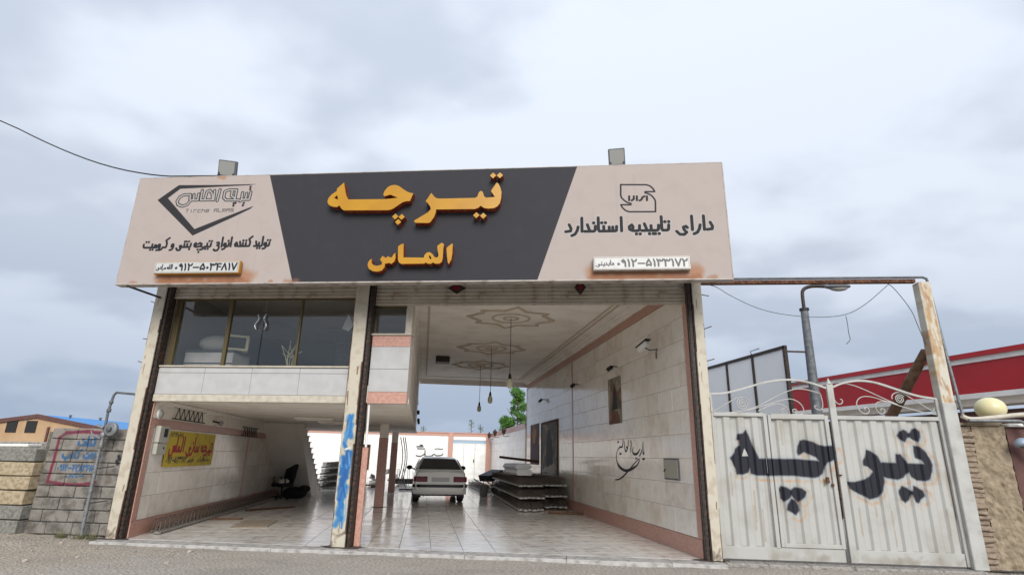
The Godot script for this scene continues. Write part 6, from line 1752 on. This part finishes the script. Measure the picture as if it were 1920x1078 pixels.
	part(mc, "box", Shape.new().box(Vector3(0, 0.29, 0.05), Vector3(0.42, 0.3, 0.09), Basis.IDENTITY, 0.012).box(Vector3(0, 0.03, 0.045), Vector3(0.4, 0.2, 0.08), Basis.IDENTITY, 0.012), plain(srgb(178, 176, 166), 0.5))
	part(mc, "window", Shape.new().box(Vector3(0.04, 0.32, 0.096), Vector3(0.15, 0.15, 0.01)), M.dark)
	part(mc, "lock", Shape.new().ball(Vector3(0.08, 0.05, 0.086), Vector3(0.025, 0.025, 0.012), 6, 10), M.dark)
	banner(lf)
	var bl := thing("bulkhead_lamp", "round white bulkhead lamp at the street end of the left wall", "lamp", lf.call(2.1, 2.08))
	part(bl, "rim", Shape.new().lathe([Vector2(0.0, 0.0), Vector2(0.1, 0.0), Vector2(0.1, 0.03), Vector2(0.08, 0.04)], Transform3D(Basis(Vector3.RIGHT, PI / 2), Vector3.ZERO), 18), M.white)
	part(bl, "dome", Shape.new().ball(Vector3(0, 0, 0.04), Vector3(0.08, 0.08, 0.05), 8, 14), M.lens)
	for q in [[3.45, 2.03, 0.85, "longer lattice sample hung on the plaster above the yellow banner"], [7.8, 1.86, 0.75, "shorter lattice sample hung on the left wall near the stairs"]]:
		var ls := thing("lattice_sample", q[3], "lattice", lf.call(q[0], q[1]), "lattice samples on the left wall")
		for y in [0.0, 0.22]: part(ls, "chord", Shape.new().tube([Vector3(-q[2], y, 0.05), Vector3(q[2], y, 0.05)], 0.012, 6), M.dark)
		var zz := []
		for n in 13: zz.append(Vector3(-q[2] * 0.85 + q[2] * 1.7 * n / 12.0, 0.22 if n % 2 else 0.0, 0.05))
		part(ls, "zigzag", Shape.new().tube(zz, 0.009, 5), M.dark)
	var wl := thing("wall_spotlight", "small twin spotlight on the plaster above the banner's right end", "lamp", lf.call(4.95, 2.1))
	part(wl, "arm", Shape.new().tube([Vector3(-0.1, 0.0, 0.03), Vector3(0.12, -0.02, 0.1)], 0.02, 6), M.dark)
	part(wl, "head", Shape.new().ball(Vector3(0.15, -0.03, 0.12), Vector3(0.06, 0.06, 0.06), 8, 10), M.lens)
	# joists along the foot of the left wall
	joist_copy("long lattice joist lying along the foot of the left wall, next to the skirting", hall(-7.08, 0.005, 2.5), "joists along the left wall", 8.5, M.concrete_dark)
	joist_copy("long lattice joist lying along the foot of the left wall, on the floor side", hall(-6.93, 0.005, 2.3), "joists along the left wall", 8.5, M.concrete)
	solo("floor_hatch", "thin brown board lying flat on the tiles of the narrow bay", "board", Shape.new().box(Vector3(0, 0.008, 0), Vector3(0.7, 0.014, 1.2), Basis.IDENTITY, 0.003), M.board_brown, hall(-5.7, 0.001, 3.95, 0.06))
	solo("plank", "brown plank lying on the tiles beside the left wall joists", "plank", Shape.new().box(Vector3(0, 0.02, 0), Vector3(0.62, 0.035, 0.1), Basis.IDENTITY, 0.005), M.wood, hall(-6.5, 0.001, 4.75, 0.1))
	solo("plank", "reddish plank lying on the tiles before the black chair", "plank", Shape.new().box(Vector3(0, 0.02, 0), Vector3(1.5, 0.035, 0.11), Basis.IDENTITY, 0.005), M.rust, hall(-6.2, 0.001, 7.3, 0.9))
	# wrecked office chair under the stairs
	var ch := thing("office_chair", "worn black office chair with papers on it under the stairs", "chair", hall(-6.75, 0, 10.75, -0.7))
	part(ch, "seat", Shape.new().box(Vector3(0, 0.44, 0), Vector3(0.52, 0.12, 0.5), Basis.IDENTITY, 0.05), M.fabric_black)
	part(ch, "backrest", Shape.new().box(Vector3(0, 0.82, -0.27), Vector3(0.5, 0.66, 0.12), Basis(Vector3.RIGHT, -0.2), 0.05), M.fabric_black)
	for s in [-1, 1]: part(ch, "armrest", Shape.new().tube([Vector3(s * 0.27, 0.45, -0.15), Vector3(s * 0.3, 0.65, -0.15), Vector3(s * 0.3, 0.66, 0.15), Vector3(s * 0.27, 0.45, 0.12)], 0.022, 8), M.dark)
	part(ch, "stem", Shape.new().tube([Vector3(0, 0.1, 0), Vector3(0, 0.4, 0)], 0.03, 8), M.dark)
	for n in 5:
		var an := TAU * n / 5
		var lg := part(ch, "leg", Shape.new().tube([Vector3(0, 0.12, 0), Vector3(cos(an) * 0.28, 0.07, sin(an) * 0.28)], 0.02, 6), M.dark)
		part(lg, "castor", Shape.new().ball(Vector3(cos(an) * 0.29, 0.03, sin(an) * 0.29), Vector3(0.03, 0.03, 0.03), 6, 8), M.tyre)
	solo("paper_bundle", "white crumpled paper bundle on the black chair", "paper", Shape.new().box(Vector3(0, 0.05, 0), Vector3(0.3, 0.1, 0.22), Basis.from_euler(Vector3(0.2, 0.4, 0.15)), 0.03), M.paper, hall(-6.7, 0.5, 10.62, 0.2))
	solo("rag_heap", "dark rags heaped on the floor against the stair foot", "rags", Shape.new().ball(Vector3(0, 0.16, 0), Vector3(0.4, 0.2, 0.25), 7, 12).ball(Vector3(0.3, 0.3, 0.05), Vector3(0.2, 0.12, 0.16), 6, 10), M.fabric_black, hall(-6.45, 0, 11.3))
	# office contents behind the glass
	var ct := thing("office_counter", "white panelled counter behind the office window", "counter", at(-6.95, 2.6, -0.95))
	part(ct, "body", Shape.new().box(Vector3(0, 0.35, 0), Vector3(1.0, 0.7, 0.6), Basis.IDENTITY, 0.01), M.white)
	part(ct, "top", Shape.new().box(Vector3(0, 0.72, 0), Vector3(1.06, 0.04, 0.66), Basis.IDENTITY, 0.01), M.grey_steel)
	part(ct, "groove", Shape.new().box(Vector3(0, 0.48, 0.302), Vector3(1.0, 0.02, 0.01)), M.dark)
	solo("white_cushion", "lumpy white cushion lying on the office counter", "cushion", Shape.new().ball(Vector3(0, 0.17, 0), Vector3(0.36, 0.18, 0.2), 8, 14), M.paper, at(-7.0, 3.34, -0.95, 0.2))
	var bx := thing("cream_cage", "cream open-sided box standing on the end of the office counter", "box", at(-6.5, 3.34, -0.8, 0.5))
	part(bx, "frame", Shape.new().box(Vector3(0, 0.02, 0), Vector3(0.42, 0.04, 0.34)).box(Vector3(0, 0.28, 0), Vector3(0.42, 0.04, 0.34)).box(Vector3(-0.19, 0.15, 0.15), Vector3(0.05, 0.26, 0.05)).box(Vector3(0.19, 0.15, 0.15), Vector3(0.05, 0.26, 0.05)).box(Vector3(-0.19, 0.15, -0.15), Vector3(0.05, 0.26, 0.05)).box(Vector3(0.19, 0.15, -0.15), Vector3(0.05, 0.26, 0.05)), M.cream_plastic)
	part(bx, "inside", Shape.new().box(Vector3(0, 0.15, -0.02), Vector3(0.33, 0.21, 0.24)), M.dark)
	var pl := thing("dry_branches", "pale dry branches in a vase behind the office door glass", "plant", at(-5.35, 2.6, -0.8))
	part(pl, "vase", Shape.new().lathe([Vector2(0.0, 0.0), Vector2(0.1, 0.0), Vector2(0.13, 0.2), Vector2(0.06, 0.36), Vector2(0.08, 0.4)], Transform3D.IDENTITY, 14), M.paper)
	for n in 9: part(pl, "twig", Shape.new().tube([Vector3(0, 0.3, 0), Vector3(rng.randf_range(-0.1, 0.1), 0.6, rng.randf_range(-0.1, 0.1)), Vector3(rng.randf_range(-0.32, 0.32), rng.randf_range(0.65, 0.98), rng.randf_range(-0.15, 0.15))], 0.008, 5), M.cream_plastic)
	solo("paper_pennant", "white pennant hanging behind the right end of the office window", "pennant", Shape.new().prism(PackedVector2Array([Vector2(-0.1, 0.05), Vector2(0.0, 0.34), Vector2(0.11, 0.1), Vector2(0.03, 0.0)]), 0.0, 0.006, Transform3D.IDENTITY, true, true, true), M.paper, at(-4.1, 3.66, -0.4))
	var cl := thing("office_ceiling_light", "louvred ceiling light inside the office", "light", at(-4.5, 4.6, -1.1))
	for n in 6: part(cl, "louvre", Shape.new().box(Vector3(-0.3 + n * 0.12, -0.08, 0), Vector3(0.05, 0.06, 0.5)), M.paper)
	var dk := thing("office_cabinet", "dark tall cabinet at the right end of the office", "cabinet", at(-4.3, 2.6, -1.6))
	part(dk, "body", Shape.new().box(Vector3(0, 0.6, 0), Vector3(0.8, 1.2, 0.5), Basis.IDENTITY, 0.01), M.dark)
	part(dk, "door", Shape.new().box(Vector3(-0.2, 0.6, 0.256), Vector3(0.37, 1.12, 0.012)).box(Vector3(0.2, 0.6, 0.256), Vector3(0.37, 1.12, 0.012)), M.black_steel)

func poster(label: String, w0: float, w1: float, y0: float, y1: float, kind: int, frame: String) -> void:
	var wd := w0 - w1
	var sh := Sheet.new(Vector2(0, 0), Vector2(wd, y1 - y0), 130.0, srgb(118, 108, 98))
	var h := y1 - y0
	var f := noise(601 + kind, 0.03, 5)
	if kind == 0:
		sh.img.fill(srgb(128, 128, 112))
		for i in 26: sh.spray(Vector2(rng.randf() * wd, rng.randf() * h), Vector2(rng.randf() * wd, rng.randf() * h), 0.12, [srgb(88, 96, 84), srgb(160, 156, 140), srgb(108, 74, 62), srgb(150, 116, 96)][i % 4], f, 0.7)
		sh.fill([PackedVector2Array([Vector2(wd * 0.5, h * 0.9), Vector2(wd * 0.62, h * 0.72), Vector2(wd * 0.74, h * 0.3), Vector2(wd * 0.3, h * 0.3), Vector2(wd * 0.4, h * 0.72)])]); sh.ink(Color(srgb(34, 36, 42), 0.9))
		sh.fill([PackedVector2Array([Vector2(wd * 0.1, 0), Vector2(wd * 0.9, 0), Vector2(wd * 0.75, h * 0.26), Vector2(wd * 0.3, h * 0.3)])]); sh.ink(Color(srgb(104, 62, 52), 0.8))
	elif kind == 1:
		sh.img.fill(srgb(84, 44, 48))
		for i in 10: sh.spray(Vector2(wd * 0.5 + rng.randfn(0, 0.2), h * 0.72 + rng.randfn(0, 0.15)), Vector2(wd * 0.5, h * 0.6), 0.2, Color(srgb(170, 120, 50), 0.6), f, 0.5)
		for i in 12: sh.spray(Vector2(rng.randf() * wd, rng.randf() * h * 0.4), Vector2(rng.randf() * wd, rng.randf() * h * 0.4), 0.16, Color(srgb(74, 46, 66), 0.6), f, 0.5)
	else:
		sh.img.fill(srgb(112, 106, 98))
		for i in 16: sh.spray(Vector2(rng.randf() * wd, rng.randf() * h), Vector2(rng.randf() * wd, rng.randf() * h), 0.2, [srgb(96, 100, 98), srgb(150, 140, 126)][i % 2], f, 0.6)
		sh.fill([PackedVector2Array([Vector2(wd * 0.42, h * 0.86), Vector2(wd * 0.56, h * 0.84), Vector2(wd * 0.68, h * 0.62), Vector2(wd * 0.72, h * 0.16), Vector2(wd * 0.3, h * 0.14), Vector2(wd * 0.32, h * 0.6)])]); sh.ink(Color(srgb(26, 30, 38), 0.95))
		for i in 9: sh.spray(Vector2(rng.randf() * wd, rng.randf() * h * 0.2), Vector2(rng.randf() * wd, rng.randf() * h * 0.12), 0.13, srgb(196, 190, 180), f, 0.8)
	var m := plain(Color.WHITE, 0.75)
	m.albedo_texture = sh.texture()
	var t := thing("wall_poster", label, "poster", HALL * Transform3D(Basis(Vector3(0, 0, 1), Vector3.UP, Vector3(-1, 0, 0)), Vector3(2.05, y0, -(w0 + w1) * 0.5)), "posters on the stone wall")
	var s := Shape.new().box(Vector3(0, h * 0.5, 0.008), Vector3(wd, h, 0.008))
	for i in s.v.size(): s.uv[i] = Vector2(s.v[i].x / wd + 0.5, 1.0 - s.v[i].y / h)
	part(t, "print", s, m)
	if frame:
		var fs := Shape.new()
		for x in [-0.5, 0.5]: fs.box(Vector3(wd * x, h * 0.5, 0.018), Vector3(0.09, h + 0.06, 0.03), Basis.IDENTITY, 0.008)
		fs.box(Vector3(0, h, 0.018), Vector3(wd, 0.08, 0.03), Basis.IDENTITY, 0.008)
		part(t, "frame", fs, M.wood)

func banner(lf: Callable) -> void:
	var sh := Sheet.new(Vector2(0, 0), Vector2(2.6, 0.68), 260.0, srgb(206, 184, 62))
	persian(sh, "t^^T!!Rj!!!h zAr^Y almAS", 2.52, 0.16, 0.3, 0.27, 0.06)
	sh.ink(srgb(164, 54, 52))
	figures(sh, "0912-5133172", 0.12, 1.1, 0.075, 0.13, 0.026)
	figures(sh, "8214-78", 0.14, 0.75, 0.575, 0.085, 0.02)
	persian(sh, "xAt!Dt!!T^y", 1.5, 1.18, 0.1, 0.09, 0.02)
	persian(sh, "b!azT^^At^Dard", 2.45, 1.7, 0.1, 0.1, 0.02)
	sh.ink(srgb(44, 44, 66))
	sh.speckle(noise(612, 0.012, 6), Color(srgb(150, 122, 40), 0.6), 1.4, 0.1)
	var m := plain(Color.WHITE, 0.6)
	m.albedo_texture = sh.texture()
	var s := Shape.new()
	var f := noise(613, 0.9, 3)
	var nx := 30
	var ny := 8
	for j in ny + 1:
		for i in nx + 1:
			var u := float(i) / nx
			var v := float(j) / ny
			s.vert(Vector3(2.6 * u, 0.68 * v, 0.016 + 0.012 * f.get_noise_2d(u * 5.0, v * 2.0)), Vector3(0, 0, 1), Vector2(u, 1.0 - v))
	for j in ny:
		for i in nx:
			var a := j * (nx + 1) + i
			s.idx.append_array([a, a + nx + 1, a + 1, a + 1, a + nx + 1, a + nx + 2])
	solo("cloth_banner", "yellow cloth banner with red lettering on the left wall", "banner", s, m, lf.call(2.62, 1.13))

# ------------------------------------------------------------------ the saloon, rear towards the street; x across, z back (+z = rear), y up
func loft(rings: Array) -> Shape:
	var s := Shape.new()
	var n: int = rings[0].size()
	for r in rings:
		for p in r: s.vert(p, Vector3.UP)
	for i in rings.size() - 1:
		for k in n - 1:
			var a := i * n + k
			s.idx.append_array([a, a + 1, a + n, a + 1, a + n + 1, a + n])
	# smooth normals
	var acc := PackedVector3Array(); acc.resize(s.v.size())
	for i in range(0, s.idx.size(), 3):
		var nn := (s.v[s.idx[i + 2]] - s.v[s.idx[i]]).cross(s.v[s.idx[i + 1]] - s.v[s.idx[i]])
		for k in 3: acc[s.idx[i + k]] += nn
	for i in acc.size(): s.n[i] = acc[i].normalized() if acc[i].length() > 1e-9 else Vector3.UP
	return s

func build_car() -> void:
	var car := thing("white_saloon", "white saloon car parked nose-in, its rear towards the street", "car", hall(-1.78, 0, 11.75, 0.03))
	# half sections of the lower body from tail to nose: z, half width, sill y, belt y, top y, bumper bulge
	var rings := []
	for q in [[2.2, 0.77, 0.42, 0.62, 0.93], [2.16, 0.8, 0.36, 0.64, 0.975], [2.05, 0.82, 0.3, 0.66, 1.0], [1.7, 0.845, 0.26, 0.68, 1.0], [1.2, 0.85, 0.25, 0.7, 0.98], [0.4, 0.855, 0.25, 0.7, 0.95], [-0.6, 0.85, 0.25, 0.69, 0.93], [-1.3, 0.84, 0.26, 0.66, 0.9], [-1.9, 0.8, 0.3, 0.6, 0.8], [-2.2, 0.62, 0.36, 0.52, 0.66]]:
		var z: float = q[0]
		var w: float = q[1]
		var r := []
		for p in [[-0.9, q[2]], [-0.985, q[2] + 0.05], [-1.0, q[3]], [-0.97, q[4] - 0.1], [-0.9, q[4] - 0.02], [-0.6, q[4]], [0.0, q[4] + 0.012], [0.6, q[4]], [0.9, q[4] - 0.02], [0.97, q[4] - 0.1], [1.0, q[3]], [0.985, q[2] + 0.05], [0.9, q[2]]]: r.append(Vector3(p[0] * w, p[1], z))
		rings.append(r)
	var body := loft(rings)
	# tail panel
	var tail: Array = rings[0]
	for i in range(1, tail.size() - 1): body.tri(tail[0], tail[i + 1], tail[i])
	var bd := part(car, "body", body, M.car_white)
	# cabin
	var cab := []
	for q in [[1.62, 0.74, 0.99, 0.985], [1.0, 0.62, 1.0, 1.33], [0.6, 0.6, 1.0, 1.385], [0.0, 0.6, 1.0, 1.4], [-0.35, 0.6, 1.0, 1.37], [-1.05, 0.72, 0.93, 0.94]]:
		var r := []
		var top: float = q[3]
		var wt: float = q[1]
		for p in [[-0.8, 0.93], [-(0.8 + wt) * 0.5 - 0.015, (0.93 + top) * 0.5], [-wt, top - 0.05], [-wt + 0.09, top], [0, top + 0.02], [wt - 0.09, top], [wt, top - 0.05], [(0.8 + wt) * 0.5 + 0.015, (0.93 + top) * 0.5], [0.8, 0.93]]: r.append(Vector3(p[0], p[1], q[0]))
		cab.append(r)
	part(car, "cabin", loft(cab), M.car_white)
	# rear screen: a pane lying on the slope of the cabin, with the black seal
	var rs := Shape.new()
	rs.quad(Vector3(-0.7, 1.015, 1.625), Vector3(0.7, 1.015, 1.625), Vector3(0.53, 1.335, 1.055), Vector3(-0.53, 1.335, 1.055))
	part(car, "rear_screen", rs, M.car_glass)
	for sgn in [-1.0, 1.0]:
		var sw := Shape.new()
		for q in [[1.32, 0.82, 0.68, 0.1], [0.62, -0.22, 0.05, -0.45]]: pass
		var a := Vector3(sgn * 0.812, 0.965, 1.25); var b := Vector3(sgn * 0.812, 0.965, -0.75); var c := Vector3(sgn * 0.655, 1.31, -0.2); var d := Vector3(sgn * 0.655, 1.31, 0.8)
		if sgn > 0: sw.quad(a, b, c, d)
		else: sw.quad(b, a, d, c)
		var swn := part(car, "side_window", sw, M.car_glass)
		part(swn, "pillar", Shape.new().bar(Vector3(sgn * 0.818, 0.96, 0.3), Vector3(sgn * 0.66, 1.32, 0.3), 0.06, 0.012), M.car_trim)
		var mi := part(car, "mirror", Shape.new().ball(Vector3(sgn * 0.97, 1.02, -0.62), Vector3(0.11, 0.075, 0.06), 8, 12).bar(Vector3(sgn * 0.8, 0.97, -0.62), Vector3(sgn * 0.93, 1.0, -0.62), 0.04, 0.04), M.car_trim)
		var lm := Shape.new().box(Vector3(sgn * 0.6, 0.725, 2.195), Vector3(0.38, 0.165, 0.05), Basis(Vector3.UP, sgn * 0.05), 0.02).box(Vector3(sgn * 0.805, 0.725, 2.1), Vector3(0.05, 0.16, 0.2), Basis(Vector3.UP, sgn * 0.12), 0.02)
		var tl := part(car, "tail_lamp", lm, M.tail_red)
		part(tl, "divider", Shape.new().box(Vector3(sgn * 0.6, 0.705, 2.222), Vector3(0.34, 0.012, 0.006), Basis(Vector3.UP, sgn * 0.05)), plain(srgb(150, 40, 48), 0.2))
	# boot lid edge, plate, badge, bumper with its dark strip
	part(car, "boot_lip", Shape.new().box(Vector3(0, 1.0, 2.06), Vector3(1.5, 0.03, 0.16), Basis.IDENTITY, 0.012), M.car_white)
	part(car, "boot_panel", Shape.new().box(Vector3(0, 0.74, 2.19), Vector3(0.76, 0.2, 0.035), Basis.IDENTITY, 0.015), M.car_white)
	part(car, "number_plate", Shape.new().box(Vector3(0, 0.715, 2.216), Vector3(0.56, 0.13, 0.012), Basis.IDENTITY, 0.004), M.plate_grey)
	part(car, "badge", Shape.new().prism(PackedVector2Array([Vector2(-0.035, 0.03), Vector2(0.035, 0.035), Vector2(0.03, -0.035), Vector2(0.0, -0.045), Vector2(-0.03, -0.035)]), 2.16, 2.19, at(0, 0.9, 0)), M.car_trim)
	var bump := []
	for q in [[0.6, 0.0], [0.595, 0.06], [0.52, 0.075], [0.44, 0.075], [0.33, 0.05], [0.27, -0.02]]:
		var r := []
		for k in 9:
			var t := (k / 8.0 - 0.5) * 2.0
			r.append(Vector3(t * 0.845, q[0], 2.2 + q[1] - 0.16 * pow(absf(t), 5.0)))
		bump.append(r)
	var bp := part(car, "rear_bumper", loft(bump), M.car_white)
	var strip := Shape.new()
	for k in 8:
		var t0 := (k / 8.0 - 0.5) * 2.0
		var t1 := ((k + 1) / 8.0 - 0.5) * 2.0
		strip.bar(Vector3(t0 * 0.855, 0.525, 2.282 - 0.165 * pow(absf(t0), 5.0)), Vector3(t1 * 0.855, 0.525, 2.282 - 0.165 * pow(absf(t1), 5.0)), 0.03, 0.085)
	part(bp, "rubbing_strip", strip, M.car_trim)
	part(car, "underbody", Shape.new().box(Vector3(0, 0.32, 0), Vector3(1.5, 0.2, 4.1)), M.car_trim)
	part(car, "exhaust", Shape.new().tube([Vector3(-0.5, 0.25, 1.6), Vector3(-0.5, 0.24, 2.2)], 0.028, 8), M.dark)
	for sx in [-1.0, 1.0]:
		for z in [1.32, -1.35]:
			var turn := Transform3D(Basis(Vector3(0, 0, 1), -PI / 2 * sx), Vector3(sx * 0.72, 0.305, z))
			var wh := part(car, "wheel", Shape.new().lathe([Vector2(0.19, -0.1), Vector2(0.27, -0.1), Vector2(0.305, -0.07), Vector2(0.305, 0.07), Vector2(0.27, 0.1), Vector2(0.2, 0.1), Vector2(0.19, 0.06)], turn, 26), M.tyre)
			part(wh, "rim", Shape.new().lathe([Vector2(0.0, 0.05), Vector2(0.06, 0.06), Vector2(0.16, 0.05), Vector2(0.2, 0.08)], turn, 20), M.galv)
	part(car, "mud_flap", Shape.new().box(Vector3(-0.7, 0.24, 1.68), Vector3(0.24, 0.2, 0.012)).box(Vector3(0.7, 0.24, 1.68), Vector3(0.24, 0.2, 0.012)), M.car_trim)

# ------------------------------------------------------------------ trees and weeds
func crown(lobes: Array, count: int, size: float, sd: int) -> Shape:
	var r := RandomNumberGenerator.new()
	r.seed = sd
	var s := Shape.new()
	var total := 0.0
	for l in lobes: total += l[1].x * l[1].y * l[1].z
	for l in lobes:
		var n := int(count * l[1].x * l[1].y * l[1].z / total)
		for i in n:
			var d := Vector3(r.randfn(), r.randfn(), r.randfn()).normalized() * pow(r.randf(), 0.45)
			var p: Vector3 = l[0] + d * l[1]
			var a := Vector3(r.randfn(), r.randfn() * 0.6, r.randfn()).normalized()
			var b := a.cross(Vector3(r.randfn(), r.randfn(), r.randfn())).normalized()
			var z := size * r.randf_range(0.6, 1.3)
			var t := r.randf_range(0.55, 1.35)
			s.tint = Color(t * r.randf_range(0.85, 1.1), t, t * r.randf_range(0.7, 1.0))
			s.tri(p - a * z, p + b * z * 0.42, p + a * z)
			s.tri(p - a * z, p + a * z, p - b * z * 0.42)
	return s

func build_greenery() -> void:
	var i := 0
	for q in [[4.3, 31.5, 6.1, "taller leafy tree behind the yard wall, against the hall's edge"], [3.75, 32.5, 4.0, "lower leafy tree behind the yard wall"]]:
		var t := thing("leafy_tree", q[3], "tree", hall(q[0], 0, q[1]), "trees behind the yard")
		var h: float = q[2]
		part(t, "trunk", Shape.new().tube([Vector3(0, -0.1, 0), Vector3(0.05, h * 0.4, 0), Vector3(-0.05, h * 0.7, 0.05), Vector3(0.05, h * 0.95, 0)], 0.1, 8, [0.14, 0.1, 0.06, 0.02]), M.bark)
		var limbs := Shape.new()
		for k in 8:
			var y := h * (0.4 + 0.06 * k)
			var an := k * 2.4
			limbs.tube([Vector3(0, y, 0), Vector3(cos(an) * 0.4, y + 0.35, sin(an) * 0.4), Vector3(cos(an) * 0.8, y + 0.9, sin(an) * 0.8)], 0.03, 5, [0.045, 0.03, 0.01])
		part(t, "limbs", limbs, M.bark)
		var lobes := []
		for k in 13:
			var an := k * 2.39
			var y := h * (0.45 + 0.045 * k)
			var rr := 0.62 * (1.0 - 0.05 * k)
			lobes.append([Vector3(cos(an) * rr, y, sin(an) * rr), Vector3(0.42, 0.4, 0.42) * rng.randf_range(0.7, 1.15)])
		part(t, "crown", crown(lobes, 5200, 0.085, 700 + i), M.leaf)
		i += 1
	# bare reeds rising beyond the wall corner
	for q in [[0.9, 31.0, 3.9, "taller bare stalk behind the yard wall"], [1.6, 31.5, 3.6, "shorter bare stalk behind the yard wall"], [-2.4, 31.0, 3.35, "bare stalk behind the back wall near the mezzanine"]]:
		var t := thing("bare_stalk", q[3], "plant", hall(q[0], 0, q[1]), "stalks beyond the yard")
		part(t, "stem", Shape.new().tube([Vector3(0, 0, 0), Vector3(0.05, q[2] * 0.6, 0), Vector3(0.02, q[2], 0)], 0.02, 5), M.bark)
		var tw := Shape.new()
		for k in 7: tw.tube([Vector3(0.03, q[2] * (0.75 + 0.035 * k), 0), Vector3(0.03 + (0.22 if k % 2 else -0.2), q[2] * (0.78 + 0.035 * k), 0.05)], 0.012, 4)
		part(t, "twigs", tw, M.bark)
		part(t, "leaves", crown([[Vector3(0.02, q[2] * 0.93, 0), Vector3(0.2, 0.3, 0.2)]], 60, 0.05, 720 + int(q[2] * 10)), M.leaf)
	# weeds at the foot of the block wall
	for q in [[-8.12, 0.16, 0.34, "tuft of grey-green weeds at the foot of the gas riser"], [-8.5, 0.12, 0.22, "smaller tuft of weeds left of the gas riser"], [-7.86, 0.2, 0.2, "small tuft of weeds beside the left post"]]:
		var s := Shape.new()
		for k in 90:
			var an := rng.randf() * TAU
			var r: float = rng.randf() * q[2] * 0.5
			var p := Vector3(cos(an) * r, 0, sin(an) * r * 0.6)
			var l := Vector3(cos(an) * 0.6, 1.0, sin(an) * 0.6).normalized() * rng.randf_range(0.05, 0.14)
			var sd := Vector3(-sin(an), 0, cos(an)) * 0.006
			var t := rng.randf_range(0.7, 1.3)
			s.tint = Color(t, t, t)
			s.tri(p - sd, p + sd, p + l)
		solo("weed_tuft", q[3], "weeds", s, M.weed, at(q[0], 0.0, q[1]), "weeds by the block wall")
